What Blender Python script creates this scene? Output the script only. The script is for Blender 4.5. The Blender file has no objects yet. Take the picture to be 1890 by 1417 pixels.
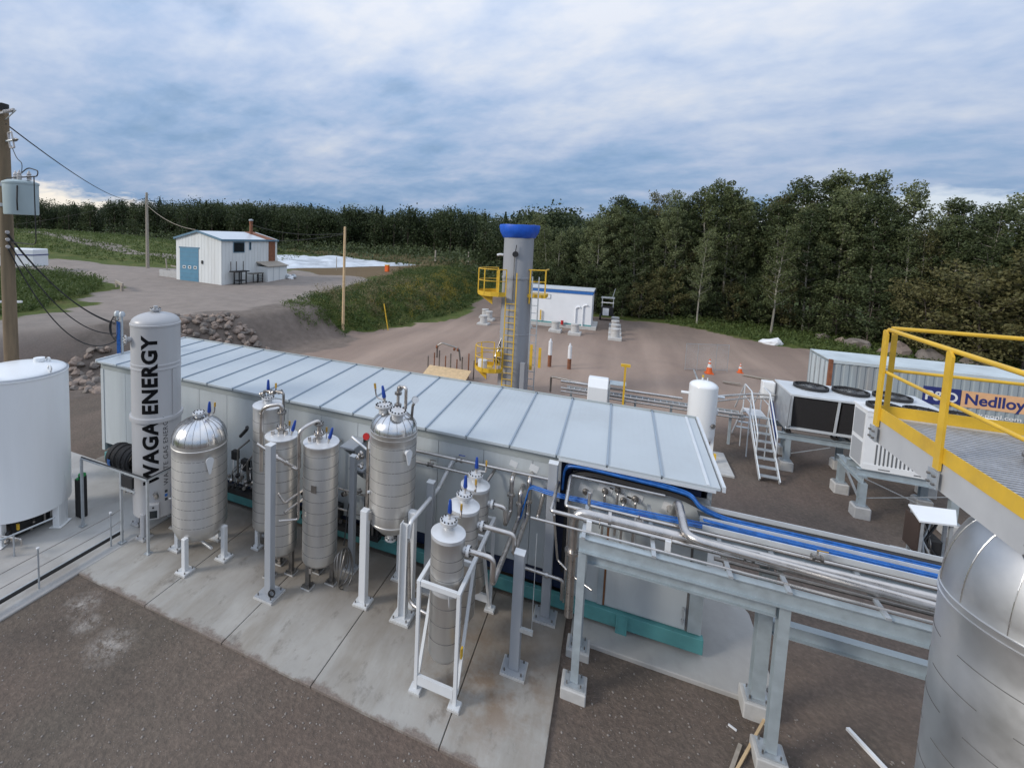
import bpy, bmesh, math, random
import numpy as np
from mathutils import Vector, Matrix, noise as mnoise

# ------------------------------------------------------------------ scene, camera, sky, sun
scene = bpy.context.scene
col = scene.collection
R = math.radians
random.seed(7)
rng = np.random.default_rng(7)

CAM = Vector((0, 0, 7.5))
YAW, PITCH, ROLL = -0.4079, 0.0824, 0.0323
cam_d = bpy.data.cameras.new('camera')
cam = bpy.data.objects.new('camera', cam_d)
col.objects.link(cam)
fw = Vector((math.sin(YAW) * math.cos(PITCH), math.cos(YAW) * math.cos(PITCH), -math.sin(PITCH)))
rt = Vector((math.cos(YAW), -math.sin(YAW), 0))
up = rt.cross(fw)
c_, s_ = math.cos(ROLL), math.sin(ROLL)
rt2, up2 = c_ * rt + s_ * up, -s_ * rt + c_ * up
cam.matrix_world = Matrix(((rt2.x, up2.x, -fw.x, CAM.x), (rt2.y, up2.y, -fw.y, CAM.y), (rt2.z, up2.z, -fw.z, CAM.z), (0, 0, 0, 1)))
cam_d.sensor_fit = 'HORIZONTAL'
cam_d.sensor_width = 36
cam_d.lens = 875.72 / 1890 * 36
cam_d.shift_x = (945 - 766.19) / 1890
cam_d.shift_y = (508.67 - 708.5) / 1890
cam_d.clip_start = 0.05
cam_d.clip_end = 6000
scene.camera = cam

SUN_TO = Vector((-0.72, -0.58, 0.46)).normalized()
world = bpy.data.worlds.new('World')
scene.world = world
world.use_nodes = True
nt = world.node_tree
nt.nodes.clear()
N = nt.nodes.new
L = nt.links.new
def nd(t, **kw):
    n = N(t)
    for k, v in kw.items():
        setattr(n, k, v)
    return n
def mth(op, a, b=None, clamp=False):
    n = nd('ShaderNodeMath', operation=op, use_clamp=clamp)
    for i, v in enumerate((a, b)):
        if v is None:
            continue
        if isinstance(v, (int, float)):
            n.inputs[i].default_value = v
        else:
            L(v, n.inputs[i])
    return n.outputs[0]
def ramp(fac, pts):
    n = nd('ShaderNodeValToRGB')
    cr = n.color_ramp
    while len(cr.elements) < len(pts):
        cr.elements.new(0.5)
    for e, (p, c) in zip(cr.elements, pts):
        e.position = p
        e.color = (*c, 1) if len(c) == 3 else c
    L(fac, n.inputs[0])
    return n.outputs[0]
def mixc(fac, a, b, bt='MIX'):
    n = nd('ShaderNodeMix', data_type='RGBA', blend_type=bt)
    for i, v in ((0, fac), (6, a), (7, b)):
        if isinstance(v, (int, float)):
            n.inputs[i].default_value = v
        elif isinstance(v, tuple):
            n.inputs[i].default_value = (*v, 1)
        else:
            L(v, n.inputs[i])
    return n.outputs[2]
tc = nd('ShaderNodeTexCoord')
sep = nd('ShaderNodeSeparateXYZ')
L(tc.outputs['Generated'], sep.inputs[0])
dx, dy, dz = sep.outputs
zc = mth('ADD', mth('MAXIMUM', dz, 0.0), 0.26)
px, py = mth('DIVIDE', dx, zc), mth('DIVIDE', dy, zc)
cmb = nd('ShaderNodeCombineXYZ')
L(px, cmb.inputs[0]); L(py, cmb.inputs[1])
def wnoise(vec, scale, detail, rough, dist, sx=1.0, sy=1.0, rot=0.0, off=(0, 0, 0)):
    mp = nd('ShaderNodeMapping')
    mp.inputs['Scale'].default_value = (sx, sy, 1)
    mp.inputs['Rotation'].default_value = (0, 0, rot)
    mp.inputs['Location'].default_value = off
    L(vec, mp.inputs[0])
    n = nd('ShaderNodeTexNoise')
    n.inputs['Scale'].default_value = scale
    n.inputs['Detail'].default_value = detail
    n.inputs['Roughness'].default_value = rough
    n.inputs['Distortion'].default_value = dist
    L(mp.outputs[0], n.inputs['Vector'])
    return n.outputs['Fac']
n_big = wnoise(cmb.outputs[0], 0.75, 4, 0.5, 0.2, 1.0, 1.6, 0.5, (3.1, 1.7, 0))
n_mid = wnoise(cmb.outputs[0], 2.3, 5, 0.52, 0.2, 1.0, 1.35, 0.4, (0.3, 5.7, 2))
n_fine = wnoise(cmb.outputs[0], 8.5, 5, 0.55, 0.2, 1.0, 1.25, 0.45, (9.3, 2.7, 1))
cl = mth('ADD', mth('ADD', mth('MULTIPLY', n_big, 0.85), mth('MULTIPLY', n_mid, 0.95)), mth('MULTIPLY', n_fine, 0.42))
cl = mth('SUBTRACT', cl, 0.63)                                   # about 0.2 .. 0.8
# higher, thinner cloud is paler; the deck darkens and turns blue low over the horizon
elev = ramp(dz, [(0.0, (0, 0, 0)), (0.07, (0.08,) * 3), (0.20, (0.55,) * 3), (0.42, (1, 1, 1))])
tone = mth('ADD', mth('MULTIPLY', cl, 1.15), mth('MULTIPLY', mth('SUBTRACT', elev, 0.58), 0.46))
cloud_col = ramp(tone, [(0.12, (0.175, 0.285, 0.455)), (0.36, (0.25, 0.35, 0.51)), (0.56, (0.335, 0.41, 0.55)), (0.72, (0.405, 0.465, 0.575)), (0.93, (0.50, 0.53, 0.59))])
sky = nd('ShaderNodeTexSky', sky_type='NISHITA')
sky.sun_disc = False
sky.sun_elevation = math.asin(SUN_TO.z)
sky.sun_rotation = math.atan2(SUN_TO.x, SUN_TO.y)
sky_s = mixc(1.0, sky.outputs[0], (0.075, 0.075, 0.075), 'MULTIPLY')
blue_gap = ramp(mth('ADD', n_mid, mth('MULTIPLY', n_big, 0.25)), [(0.34, (0.45,) * 3), (0.50, (0, 0, 0))])
base_sky = mixc(mth('MULTIPLY', blue_gap, 0.8), cloud_col, sky_s)
# clear pale strip under the edge of the cloud deck, low over the horizon
n_az = wnoise(tc.outputs['Generated'], 2.6, 2, 0.5, 0.0, 1, 1, 0, (1.2, 0.4, 3.3))
strip_h = mth('ADD', mth('MULTIPLY', mth('SUBTRACT', n_az, 0.5), 0.30), 0.042)
strip = mth('MULTIPLY', mth('SUBTRACT', strip_h, mth('SUBTRACT', dz, mth('MULTIPLY', mth('SUBTRACT', n_fine, 0.5), 0.05))), 45.0, clamp=True)
west = mth('ADD', mth('MULTIPLY', dx, -0.5), 0.5, clamp=True)
strip_col = mixc(west, (0.48, 0.60, 0.74), (0.95, 0.86, 0.72))
sky_out = mixc(mth('MULTIPLY', strip, 0.85), base_sky, strip_col)
# an overcast dome brightens evenly towards the zenith
bright = mth('ADD', mth('MULTIPLY', mth('MAXIMUM', dz, 0.0), 0.85), 0.76)
sky_out = mixc(1.0, sky_out, bright, 'MULTIPLY')
bg = nd('ShaderNodeBackground')
L(sky_out, bg.inputs[0])
bg.inputs[1].default_value = 1.0
wo = nd('ShaderNodeOutputWorld')
L(bg.outputs[0], wo.inputs[0])

sun_d = bpy.data.lights.new('sun', 'SUN')
sun_d.energy = 1.5
sun_d.angle = R(14)
sun_d.color = (1.0, 0.93, 0.84)
sun = bpy.data.objects.new('sun', sun_d)
col.objects.link(sun)
sun.rotation_euler = (-SUN_TO).to_track_quat('-Z', 'Y').to_euler()
scene.view_settings.view_transform = 'Standard'
scene.view_settings.look = 'None'
scene.view_settings.exposure = 0.55
scene.view_settings.gamma = 1.0
scene.view_settings.use_curve_mapping = False

# ------------------------------------------------------------------ materials
MATS = {}
def mat(name, c, rough=0.6, metal=0.0, var=0.10, scale=3.0, bump=0.0, bscale=60.0, dirt=None, dirt_amt=0.0, streak=False, spec=0.5, coat=0.0):
    m = bpy.data.materials.new(name)
    m.use_nodes = True
    t = m.node_tree
    b = t.nodes['Principled BSDF']
    b.inputs['Roughness'].default_value = rough
    b.inputs['Metallic'].default_value = metal
    b.inputs['Specular IOR Level'].default_value = spec
    b.inputs['Coat Weight'].default_value = coat
    co = t.nodes.new('ShaderNodeTexCoord')
    mp = t.nodes.new('ShaderNodeMapping')
    geo = t.nodes.new('ShaderNodeNewGeometry')
    t.links.new(geo.outputs['Position'], mp.inputs[0])
    if streak:
        mp.inputs['Scale'].default_value = (1, 1, 0.12)
    n = t.nodes.new('ShaderNodeTexNoise')
    n.inputs['Scale'].default_value = scale
    n.inputs['Detail'].default_value = 6
    n.inputs['Roughness'].default_value = 0.62
    t.links.new(mp.outputs[0], n.inputs['Vector'])
    hi = tuple(min(1, x * (1 + var)) for x in c)
    lo = tuple(x * (1 - var) for x in c)
    cr = t.nodes.new('ShaderNodeValToRGB')
    cr.color_ramp.elements[0].position = 0.32
    cr.color_ramp.elements[1].position = 0.68
    cr.color_ramp.elements[0].color = (*lo, 1)
    cr.color_ramp.elements[1].color = (*hi, 1)
    t.links.new(n.outputs['Fac'], cr.inputs[0])
    out = cr.outputs[0]
    if dirt_amt > 0:
        n2 = t.nodes.new('ShaderNodeTexNoise')
        n2.inputs['Scale'].default_value = scale * 0.45
        n2.inputs['Detail'].default_value = 9
        n2.inputs['Roughness'].default_value = 0.7
        t.links.new(mp.outputs[0], n2.inputs['Vector'])
        r2 = t.nodes.new('ShaderNodeValToRGB')
        r2.color_ramp.elements[0].position = 0.52
        r2.color_ramp.elements[1].position = 0.74
        t.links.new(n2.outputs['Fac'], r2.inputs[0])
        mm = t.nodes.new('ShaderNodeMath'); mm.operation = 'MULTIPLY'
        mm.inputs[1].default_value = dirt_amt
        t.links.new(r2.outputs[0], mm.inputs[0])
        mx = t.nodes.new('ShaderNodeMix'); mx.data_type = 'RGBA'
        t.links.new(mm.outputs[0], mx.inputs[0])
        t.links.new(out, mx.inputs[6])
        mx.inputs[7].default_value = (*(dirt or (0.2, 0.16, 0.12)), 1)
        out = mx.outputs[2]
    t.links.new(out, b.inputs['Base Color'])
    rr = t.nodes.new('ShaderNodeMapRange')
    rr.inputs['From Min'].default_value = 0.3; rr.inputs['From Max'].default_value = 0.7
    rr.inputs['To Min'].default_value = max(0.05, rough - 0.08); rr.inputs['To Max'].default_value = min(1, rough + 0.10)
    t.links.new(n.outputs['Fac'], rr.inputs['Value'])
    t.links.new(rr.outputs[0], b.inputs['Roughness'])
    if bump > 0:
        n3 = t.nodes.new('ShaderNodeTexNoise')
        n3.inputs['Scale'].default_value = bscale
        n3.inputs['Detail'].default_value = 4
        t.links.new(geo.outputs['Position'], n3.inputs['Vector'])
        bp = t.nodes.new('ShaderNodeBump')
        bp.inputs['Strength'].default_value = bump
        bp.inputs['Distance'].default_value = 0.02
        t.links.new(n3.outputs['Fac'], bp.inputs['Height'])
        t.links.new(bp.outputs[0], b.inputs['Normal'])
    MATS[name] = m
    return m
M = MATS
mat('steel_jacket', (0.56, 0.545, 0.52), 0.44, 0.92, 0.10, 2.2, 0.04, 9.0, (0.40, 0.37, 0.34), 0.25, True)
mat('steel_dome', (0.66, 0.66, 0.66), 0.26, 1.0, 0.05, 3.0, 0.05, 6.0)
mat('tank_jacket', (0.60, 0.60, 0.60), 0.42, 0.95, 0.10, 1.3, 0.10, 5.0, (0.34, 0.32, 0.30), 0.35)
mat('seam_dark', (0.13, 0.125, 0.12), 0.7, 0.0)
mat('side_brown', (0.055, 0.036, 0.028), 0.7)
mat('pipe_steel', (0.56, 0.53, 0.50), 0.30, 0.95, 0.12, 5.0, 0, 1, (0.35, 0.30, 0.25), 0.35)
mat('pipe_dark', (0.27, 0.255, 0.24), 0.38, 0.9, 0.15, 6.0)
mat('galv', (0.46, 0.49, 0.51), 0.48, 0.55, 0.10, 7.0, 0.03, 40, (0.33, 0.34, 0.35), 0.3)
mat('galv_beam', (0.40, 0.46, 0.49), 0.50, 0.35, 0.09, 6.0, 0.03, 40, (0.30, 0.32, 0.33), 0.35)
mat('grey_paint', (0.33, 0.35, 0.375), 0.5, 0.0, 0.05, 3.0, 0.02, 60, (0.24, 0.22, 0.20), 0.3, True)
mat('white_paint', (0.62, 0.635, 0.645), 0.40, 0.0, 0.04, 2.5, 0.0, 1, (0.48, 0.44, 0.38), 0.25, True)
mat('white_tank', (0.78, 0.80, 0.81), 0.34, 0.0, 0.03, 1.5, 0.02, 8, (0.58, 0.57, 0.53), 0.20, True, coat=0.2)
mat('tower_paint', (0.43, 0.43, 0.435), 0.40, 0.0, 0.04, 2.0, 0.02, 8, (0.42, 0.40, 0.38), 0.3, True)
mat('lid_white', (0.62, 0.63, 0.64), 0.38, 0.35, 0.05, 4.0)
mat('black_print', (0.008, 0.008, 0.009), 0.8, spec=0.1)
mat('grey_print', (0.07, 0.07, 0.075), 0.8, spec=0.1)
mat('navy', (0.012, 0.022, 0.065), 0.45, 0, 0.15, 2.0)
mat('black', (0.015, 0.015, 0.016), 0.6, 0, 0.2)
mat('rubber', (0.022, 0.021, 0.021), 0.65, 0, 0.2, 8)
mat('wall_panel', (0.50, 0.54, 0.555), 0.46, 0.1, 0.05, 1.5, 0.015, 30, (0.27, 0.27, 0.26), 0.35, True)
mat('wall_cap', (0.36, 0.39, 0.385), 0.5, 0.1, 0.06, 2)
mat('roof_panel', (0.44, 0.485, 0.51), 0.36, 0.05, 0.05, 0.7, 0.03, 1.3, (0.34, 0.355, 0.36), 0.45)
mat('roof_trim', (0.62, 0.65, 0.67), 0.4, 0.2, 0.05)
mat('seam_cap', (0.30, 0.36, 0.42), 0.45, 0.3, 0.05)
mat('teal', (0.085, 0.27, 0.27), 0.5, 0, 0.12, 3, 0, 1, (0.10, 0.13, 0.12), 0.4)
mat('blue_valve', (0.012, 0.055, 0.30), 0.35, 0, 0.1)
mat('blue_cable', (0.012, 0.105, 0.36), 0.42, 0, 0.35, 9)
mat('brass', (0.55, 0.33, 0.06), 0.4, 0.5, 0.1)
mat('yellow', (0.66, 0.41, 0.03), 0.46, 0, 0.10, 4, 0.02, 40, (0.36, 0.20, 0.05), 0.45)
mat('red', (0.45, 0.02, 0.02), 0.45)
mat('orange', (0.75, 0.13, 0.02), 0.5)
mat('stack_grey', (0.30, 0.31, 0.33), 0.50, 0, 0.05, 1.5, 0.02, 10, (0.18, 0.17, 0.165), 0.4, True)
mat('stack_blue', (0.01, 0.10, 0.55), 0.5, 0, 0.18, 3, 0.15, 5)
mat('grating', (0.42, 0.43, 0.45), 0.45, 0.6, 0.12, 12)
mat('wood_pole', (0.20, 0.145, 0.09), 0.85, 0, 0.25, 6, 0.3, 30, (0.11, 0.10, 0.06), 0.5, True)
mat('wood_grey', (0.33, 0.29, 0.24), 0.85, 0, 0.2, 8, 0.2, 30)
mat('plywood', (0.58, 0.42, 0.24), 0.75, 0, 0.15, 6)
mat('transformer', (0.38, 0.46, 0.48), 0.45, 0, 0.05)
mat('porcelain', (0.45, 0.43, 0.42), 0.3)
mat('shed_white', (0.72, 0.74, 0.73), 0.5, 0, 0.04, 2, 0, 1, (0.5, 0.47, 0.42), 0.3, True)
mat('shed_blue', (0.10, 0.25, 0.36), 0.5, 0, 0.06)
mat('shed_trim', (0.12, 0.22, 0.30), 0.5)
mat('shed_roof', (0.62, 0.66, 0.69), 0.4, 0.2, 0.05)
mat('rust', (0.235, 0.095, 0.05), 0.8, 0.1, 0.3, 4)
mat('building_white', (0.74, 0.76, 0.78), 0.45, 0, 0.03, 1.0)
mat('building_blue', (0.03, 0.14, 0.42), 0.45)
mat('glass_dark', (0.02, 0.025, 0.03), 0.08, 0, 0.2)
mat('mesh_dark', (0.022, 0.020, 0.020), 0.7, 0, 0.35, 30, 0.4, 120)
mat('chiller_white', (0.76, 0.77, 0.77), 0.42, 0, 0.03)
mat('chiller_mesh', (0.42, 0.43, 0.44), 0.55, 0.2, 0.10, 60, 0.3, 150)
mat('louver_dark', (0.13, 0.135, 0.14), 0.6)
mat('container_grey', (0.30, 0.345, 0.365), 0.55, 0, 0.08, 1.2, 0, 1, (0.24, 0.15, 0.10), 0.4, True)
mat('container_roof', (0.50, 0.56, 0.58), 0.5, 0, 0.10, 1.0, 0, 1, (0.36, 0.33, 0.29), 0.5)
mat('print_orange', (0.72, 0.42, 0.22), 0.6, 0, 0.08, 3)
mat('print_navy', (0.025, 0.035, 0.16), 0.5)
mat('print_white', (0.72, 0.72, 0.70), 0.6)
mat('tarp_white', (0.72, 0.73, 0.74), 0.5, 0, 0.08, 3)
mat('liner_white', (0.52, 0.56, 0.60), 0.40, 0, 0.25, 0.35, 0.4, 1.2, (0.14, 0.155, 0.17), 0.9)
mat('boulder', (0.25, 0.195, 0.16), 0.9, 0, 0.25, 1.6, 0.5, 8, (0.22, 0.20, 0.18), 0.5)
mat('boulder_grey', (0.185, 0.16, 0.14), 0.9, 0, 0.25, 1.9, 0.5, 8, (0.14, 0.125, 0.11), 0.5)
mat('gravel_stone', (0.255, 0.225, 0.20), 0.9, 0, 0.30, 30, 0.3, 60)
mat('bark_pale', (0.27, 0.255, 0.215), 0.9, 0, 0.3, 4, 0.3, 20, (0.07, 0.06, 0.05), 0.6, True)
mat('bark_dark', (0.075, 0.062, 0.05), 0.95, 0, 0.3, 4, 0.3, 20)
mat('block_concrete', (0.46, 0.455, 0.44), 0.85, 0, 0.10, 5, 0.2, 30, (0.30, 0.28, 0.25), 0.4)
mat('strap_dirt', (0.16, 0.07, 0.03), 0.8, 0, 0.3, 4)

def leaf_mat(name, c, c2):
    m = bpy.data.materials.new(name); m.use_nodes = True
    t = m.node_tree; b = t.nodes['Principled BSDF']
    oi = t.nodes.new('ShaderNodeObjectInfo')
    geo = t.nodes.new('ShaderNodeNewGeometry')
    n = t.nodes.new('ShaderNodeTexNoise'); n.inputs['Scale'].default_value = 0.9; n.inputs['Detail'].default_value = 5
    t.links.new(geo.outputs['Position'], n.inputs['Vector'])
    add = t.nodes.new('ShaderNodeMath'); add.operation = 'MULTIPLY_ADD'; add.inputs[1].default_value = 0.35
    t.links.new(oi.outputs['Random'], add.inputs[0]); t.links.new(n.outputs['Fac'], add.inputs[2])
    sub = t.nodes.new('ShaderNodeMath'); sub.operation = 'MULTIPLY_ADD'; sub.inputs[1].default_value = 0.5; sub.inputs[2].default_value = -0.1
    t.links.new(geo.outputs['Random Per Island'], sub.inputs[0])
    add2 = t.nodes.new('ShaderNodeMath'); add2.operation = 'ADD'
    t.links.new(add.outputs[0], add2.inputs[0]); t.links.new(sub.outputs[0], add2.inputs[1])
    cr = t.nodes.new('ShaderNodeValToRGB')
    cr.color_ramp.elements[0].position = 0.35; cr.color_ramp.elements[1].position = 1.15 if False else 1.0
    cr.color_ramp.elements[0].color = (*c, 1); cr.color_ramp.elements[1].color = (*c2, 1)
    t.links.new(add2.outputs[0], cr.inputs[0])
    t.links.new(cr.outputs[0], b.inputs['Base Color'])
    b.inputs['Roughness'].default_value = 0.6
    b.inputs['Specular IOR Level'].default_value = 0.25
    b.inputs['Transmission Weight'].default_value = 0.0
    tr = t.nodes.new('ShaderNodeBsdfTranslucent')
    t.links.new(cr.outputs[0], tr.inputs[0])
    mx = t.nodes.new('ShaderNodeMixShader'); mx.inputs[0].default_value = 0.25
    t.links.new(b.outputs[0], mx.inputs[1]); t.links.new(tr.outputs[0], mx.inputs[2])
    t.links.new(mx.outputs[0], t.nodes['Material Output'].inputs[0])
    M[name] = m
leaf_mat('leaf_aspen', (0.044, 0.062, 0.022), (0.125, 0.148, 0.062))
leaf_mat('leaf_dark', (0.028, 0.044, 0.017), (0.078, 0.100, 0.042))
leaf_mat('leaf_light', (0.060, 0.082, 0.032), (0.165, 0.190, 0.088))
leaf_mat('leaf_autumn', (0.052, 0.058, 0.021), (0.150, 0.140, 0.058))
leaf_mat('leaf_spruce', (0.020, 0.034, 0.017), (0.055, 0.074, 0.034))
leaf_mat('weed_green', (0.030, 0.058, 0.014), (0.10, 0.135, 0.040))
leaf_mat('weed_light', (0.075, 0.092, 0.022), (0.20, 0.20, 0.07))
leaf_mat('weed_dry', (0.10, 0.085, 0.040), (0.24, 0.20, 0.11))
leaf_mat('goldenrod', (0.16, 0.13, 0.02), (0.32, 0.25, 0.04))

# ------------------------------------------------------------------ mesh builder
class MB:
    def __init__(s):
        s.v = []; s.f = []
    def quad(s, *p):
        i = len(s.v); s.v += [tuple(q) for q in p]; s.f.append(tuple(range(i, i + len(p))))
        return s
    def box(s, c, d, rz=0.0, rx=0.0, ry=0.0):
        m = Matrix.Rotation(rz, 3, 'Z') @ Matrix.Rotation(ry, 3, 'Y') @ Matrix.Rotation(rx, 3, 'X')
        i = len(s.v)
        for x in (-.5, .5):
            for y in (-.5, .5):
                for z in (-.5, .5):
                    s.v.append(tuple(Vector(c) + m @ Vector((x * d[0], y * d[1], z * d[2]))))
        s.f += [tuple(i + k for k in q) for q in ((0, 1, 3, 2), (4, 6, 7, 5), (0, 4, 5, 1), (2, 3, 7, 6), (0, 2, 6, 4), (1, 5, 7, 3))]
        return s
    def bb(s, x0, x1, y0, y1, z0, z1):
        return s.box(((x0 + x1) / 2, (y0 + y1) / 2, (z0 + z1) / 2), (x1 - x0, y1 - y0, z1 - z0))
    def bar(s, p, q, w, h, upv=(0, 0, 1)):
        p, q = Vector(p), Vector(q); d = (q - p).normalized(); u = Vector(upv)
        if abs(d.dot(u)) > .98: u = Vector((0, 1, 0))
        a = d.cross(u).normalized(); b = a.cross(d)
        i = len(s.v)
        for e in (p, q):
            for sa, sb in ((-1, -1), (1, -1), (1, 1), (-1, 1)):
                s.v.append(tuple(e + a * sa * w / 2 + b * sb * h / 2))
        s.f += [(i, i + 1, i + 2, i + 3)[::-1], (i + 4, i + 5, i + 6, i + 7)] + [(i + k, i + (k + 1) % 4, i + 4 + (k + 1) % 4, i + 4 + k) for k in range(4)]
        return s
    def ibeam(s, p, q, w, h, t=.014, upv=(0, 0, 1)):
        p, q = Vector(p), Vector(q); d = (q - p).normalized(); u = Vector(upv)
        if abs(d.dot(u)) > .98: u = Vector((0, 1, 0))
        a = d.cross(u).normalized(); b = a.cross(d)
        s.bar(p + b * (h / 2 - t / 2), q + b * (h / 2 - t / 2), w, t, b)
        s.bar(p - b * (h / 2 - t / 2), q - b * (h / 2 - t / 2), w, t, b)
        s.bar(p, q, t, h - 2 * t - .001, b)
        return s
    def lathe(s, prof, c=(0, 0, 0), n=32, axis=None, a0=0.0, a1=None):
        full = a1 is None
        if full: a1 = a0 + 2 * math.pi
        if axis is None:
            X, Y, Z = Vector((1, 0, 0)), Vector((0, 1, 0)), Vector((0, 0, 1))
        else:
            Z = Vector(axis).normalized(); X = Z.orthogonal().normalized(); Y = Z.cross(X)
        c = Vector(c); i0 = len(s.v); cols = n if full else n + 1
        for r, z in prof:
            for k in range(cols):
                a = a0 + (a1 - a0) * k / n
                s.v.append(tuple(c + X * (r * math.cos(a)) + Y * (r * math.sin(a)) + Z * z))
        for j in range(len(prof) - 1):
            for k in range(n):
                k2 = (k + 1) % cols
                s.f.append((i0 + j * cols + k, i0 + j * cols + k2, i0 + (j + 1) * cols + k2, i0 + (j + 1) * cols + k))
        return s
    def cyl(s, p, q, r, n=16, r2=None):
        p, q = Vector(p), Vector(q); h = (q - p).length
        r2 = r if r2 is None else r2
        return s.lathe([(0.0001, 0), (r, 0), (r2, h), (0.0001, h)], p, n, q - p)
    def tube(s, pts, r, n=10, bend=None, seg=5, caps=True):
        P = [Vector(p) for p in pts]
        if bend is None: bend = r * 2.2
        Q = [P[0]]
        for k in range(1, len(P) - 1):
            a, b, c = P[k - 1], P[k], P[k + 1]
            d1, d2 = (a - b), (c - b)
            m = min(bend, d1.length * .49, d2.length * .49)
            if m < 1e-4 or d1.normalized().dot(d2.normalized()) < -.999:
                Q.append(b); continue
            e1, e2 = b + d1.normalized() * m, b + d2.normalized() * m
            for j in range(seg + 1):
                t = j / seg
                Q.append(e1 * (1 - t) ** 2 + b * 2 * t * (1 - t) + e2 * t * t)
        Q.append(P[-1])
        Q = [q for k, q in enumerate(Q) if k == 0 or (q - Q[k - 1]).length > 1e-5]
        T = []
        for k in range(len(Q)):
            a = Q[max(0, k - 1)]; b = Q[min(len(Q) - 1, k + 1)]
            T.append((b - a).normalized())
        u = T[0].orthogonal().normalized(); i0 = len(s.v)
        for k, q in enumerate(Q):
            u = (u - T[k] * u.dot(T[k]))
            u = u.normalized() if u.length > 1e-6 else T[k].orthogonal().normalized()
            w = T[k].cross(u)
            for j in range(n):
                a = 2 * math.pi * j / n
                s.v.append(tuple(q + u * (r * math.cos(a)) + w * (r * math.sin(a))))
        for k in range(len(Q) - 1):
            for j in range(n):
                s.f.append((i0 + k * n + j, i0 + k * n + (j + 1) % n, i0 + (k + 1) * n + (j + 1) % n, i0 + (k + 1) * n + j))
        if caps:
            s.f.append(tuple(i0 + j for j in range(n))[::-1])
            s.f.append(tuple(i0 + (len(Q) - 1) * n + j for j in range(n)))
        return s
    def prism(s, poly, z0, z1):
        i = len(s.v); n = len(poly)
        s.v += [(x, y, z0) for x, y in poly] + [(x, y, z1) for x, y in poly]
        s.f.append(tuple(range(i, i + n))[::-1]); s.f.append(tuple(range(i + n, i + 2 * n)))
        s.f += [(i + k, i + (k + 1) % n, i + n + (k + 1) % n, i + n + k) for k in range(n)]
        return s
    def extr(s, poly3, d):
        i = len(s.v); n = len(poly3); d = Vector(d)
        s.v += [tuple(Vector(p)) for p in poly3] + [tuple(Vector(p) + d) for p in poly3]
        s.f.append(tuple(range(i, i + n))[::-1]); s.f.append(tuple(range(i + n, i + 2 * n)))
        s.f += [(i + k, i + (k + 1) % n, i + n + (k + 1) % n, i + n + k) for k in range(n)]
        return s
    def build(s, name, m, parent=None, smooth=False, label=None, fix=True, bevel=0.0):
        me = bpy.data.meshes.new(name)
        o = parent.location if parent is not None else Vector((0, 0, 0))
        if parent is not None and parent.parent is not None:
            o = o + parent.parent.location
        me.from_pydata([(x - o[0], y - o[1], z - o[2]) for x, y, z in s.v], [], s.f)
        if fix:
            bm = bmesh.new(); bm.from_mesh(me)
            bmesh.ops.remove_doubles(bm, verts=bm.verts, dist=1e-5)
            if bevel > 0:
                ed = [e for e in bm.edges if len(e.link_faces) == 2 and e.calc_face_angle(0) > 0.8]
                bmesh.ops.bevel(bm, geom=ed, offset=bevel, segments=1, affect='EDGES', clamp_overlap=True)
            bmesh.ops.recalc_face_normals(bm, faces=bm.faces)
            bm.to_mesh(me); bm.free()
        if smooth:
            me.polygons.foreach_set('use_smooth', [True] * len(me.polygons))
            me.set_sharp_from_angle(angle=R(38))
        me.materials.append(M[m] if isinstance(m, str) else m)
        ob = bpy.data.objects.new(name, me)
        col.objects.link(ob)
        if parent is not None: ob.parent = parent
        if label: ob['label'] = label
        return ob
def tag(o, label, cat, group=None, kind=None):
    if label: o['label'] = label
    if cat: o['category'] = cat
    if group: o['group'] = group
    if kind: o['kind'] = kind
    return o
def thing(name, label, cat, loc, group=None):
    e = bpy.data.objects.new(name, None)
    e.empty_display_size = 0.2
    col.objects.link(e); e.location = loc
    return tag(e, label, cat, group)
def dup(o, name=None, loc=None, parent=None):
    c = o.copy(); col.objects.link(c)
    if parent is not None: c.parent = parent
    if loc is not None: c.location = loc
    return c
_txt = {}
def text_geo(body, size, bold=0.0, spacing=1.0, depth=0.0):
    cu = bpy.data.curves.new('lettering', 'FONT')
    cu.body = body; cu.size = size; cu.offset = bold; cu.space_character = spacing
    cu.resolution_u = 4; cu.extrude = depth
    ob = bpy.data.objects.new('lettering', cu); col.objects.link(ob)
    dg = bpy.context.evaluated_depsgraph_get(); ev = ob.evaluated_get(dg)
    me = bpy.data.meshes.new_from_object(ev)
    bpy.data.objects.remove(ob); bpy.data.curves.remove(cu)
    return me

def letters(me, name, parent, split):
    """hang lettering on its thing: one object for each letter, or one fine-print piece"""
    if not split:
        o = bpy.data.objects.new(name, me); col.objects.link(o); o.parent = parent; o['kind'] = 'stuff'
        return o
    bm = bmesh.new(); bm.from_mesh(me); bm.faces.ensure_lookup_table(); seen = set(); o = None
    for f in bm.faces:
        if f.index in seen: continue
        st = [f]; isl = []; seen.add(f.index)
        while st:
            g = st.pop(); isl.append(g)
            for v in g.verts:
                for h in v.link_faces:
                    if h.index not in seen: seen.add(h.index); st.append(h)
        vs = {}; V = []; F = []
        for g in isl:
            for v in g.verts:
                if v.index not in vs: vs[v.index] = len(V); V.append(tuple(v.co))
            F.append([vs[v.index] for v in g.verts])
        m2 = bpy.data.meshes.new(name); m2.from_pydata(V, [], F); m2.materials.append(me.materials[0])
        o = bpy.data.objects.new(name, m2); col.objects.link(o); o.parent = parent
    bm.free(); return o

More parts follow.
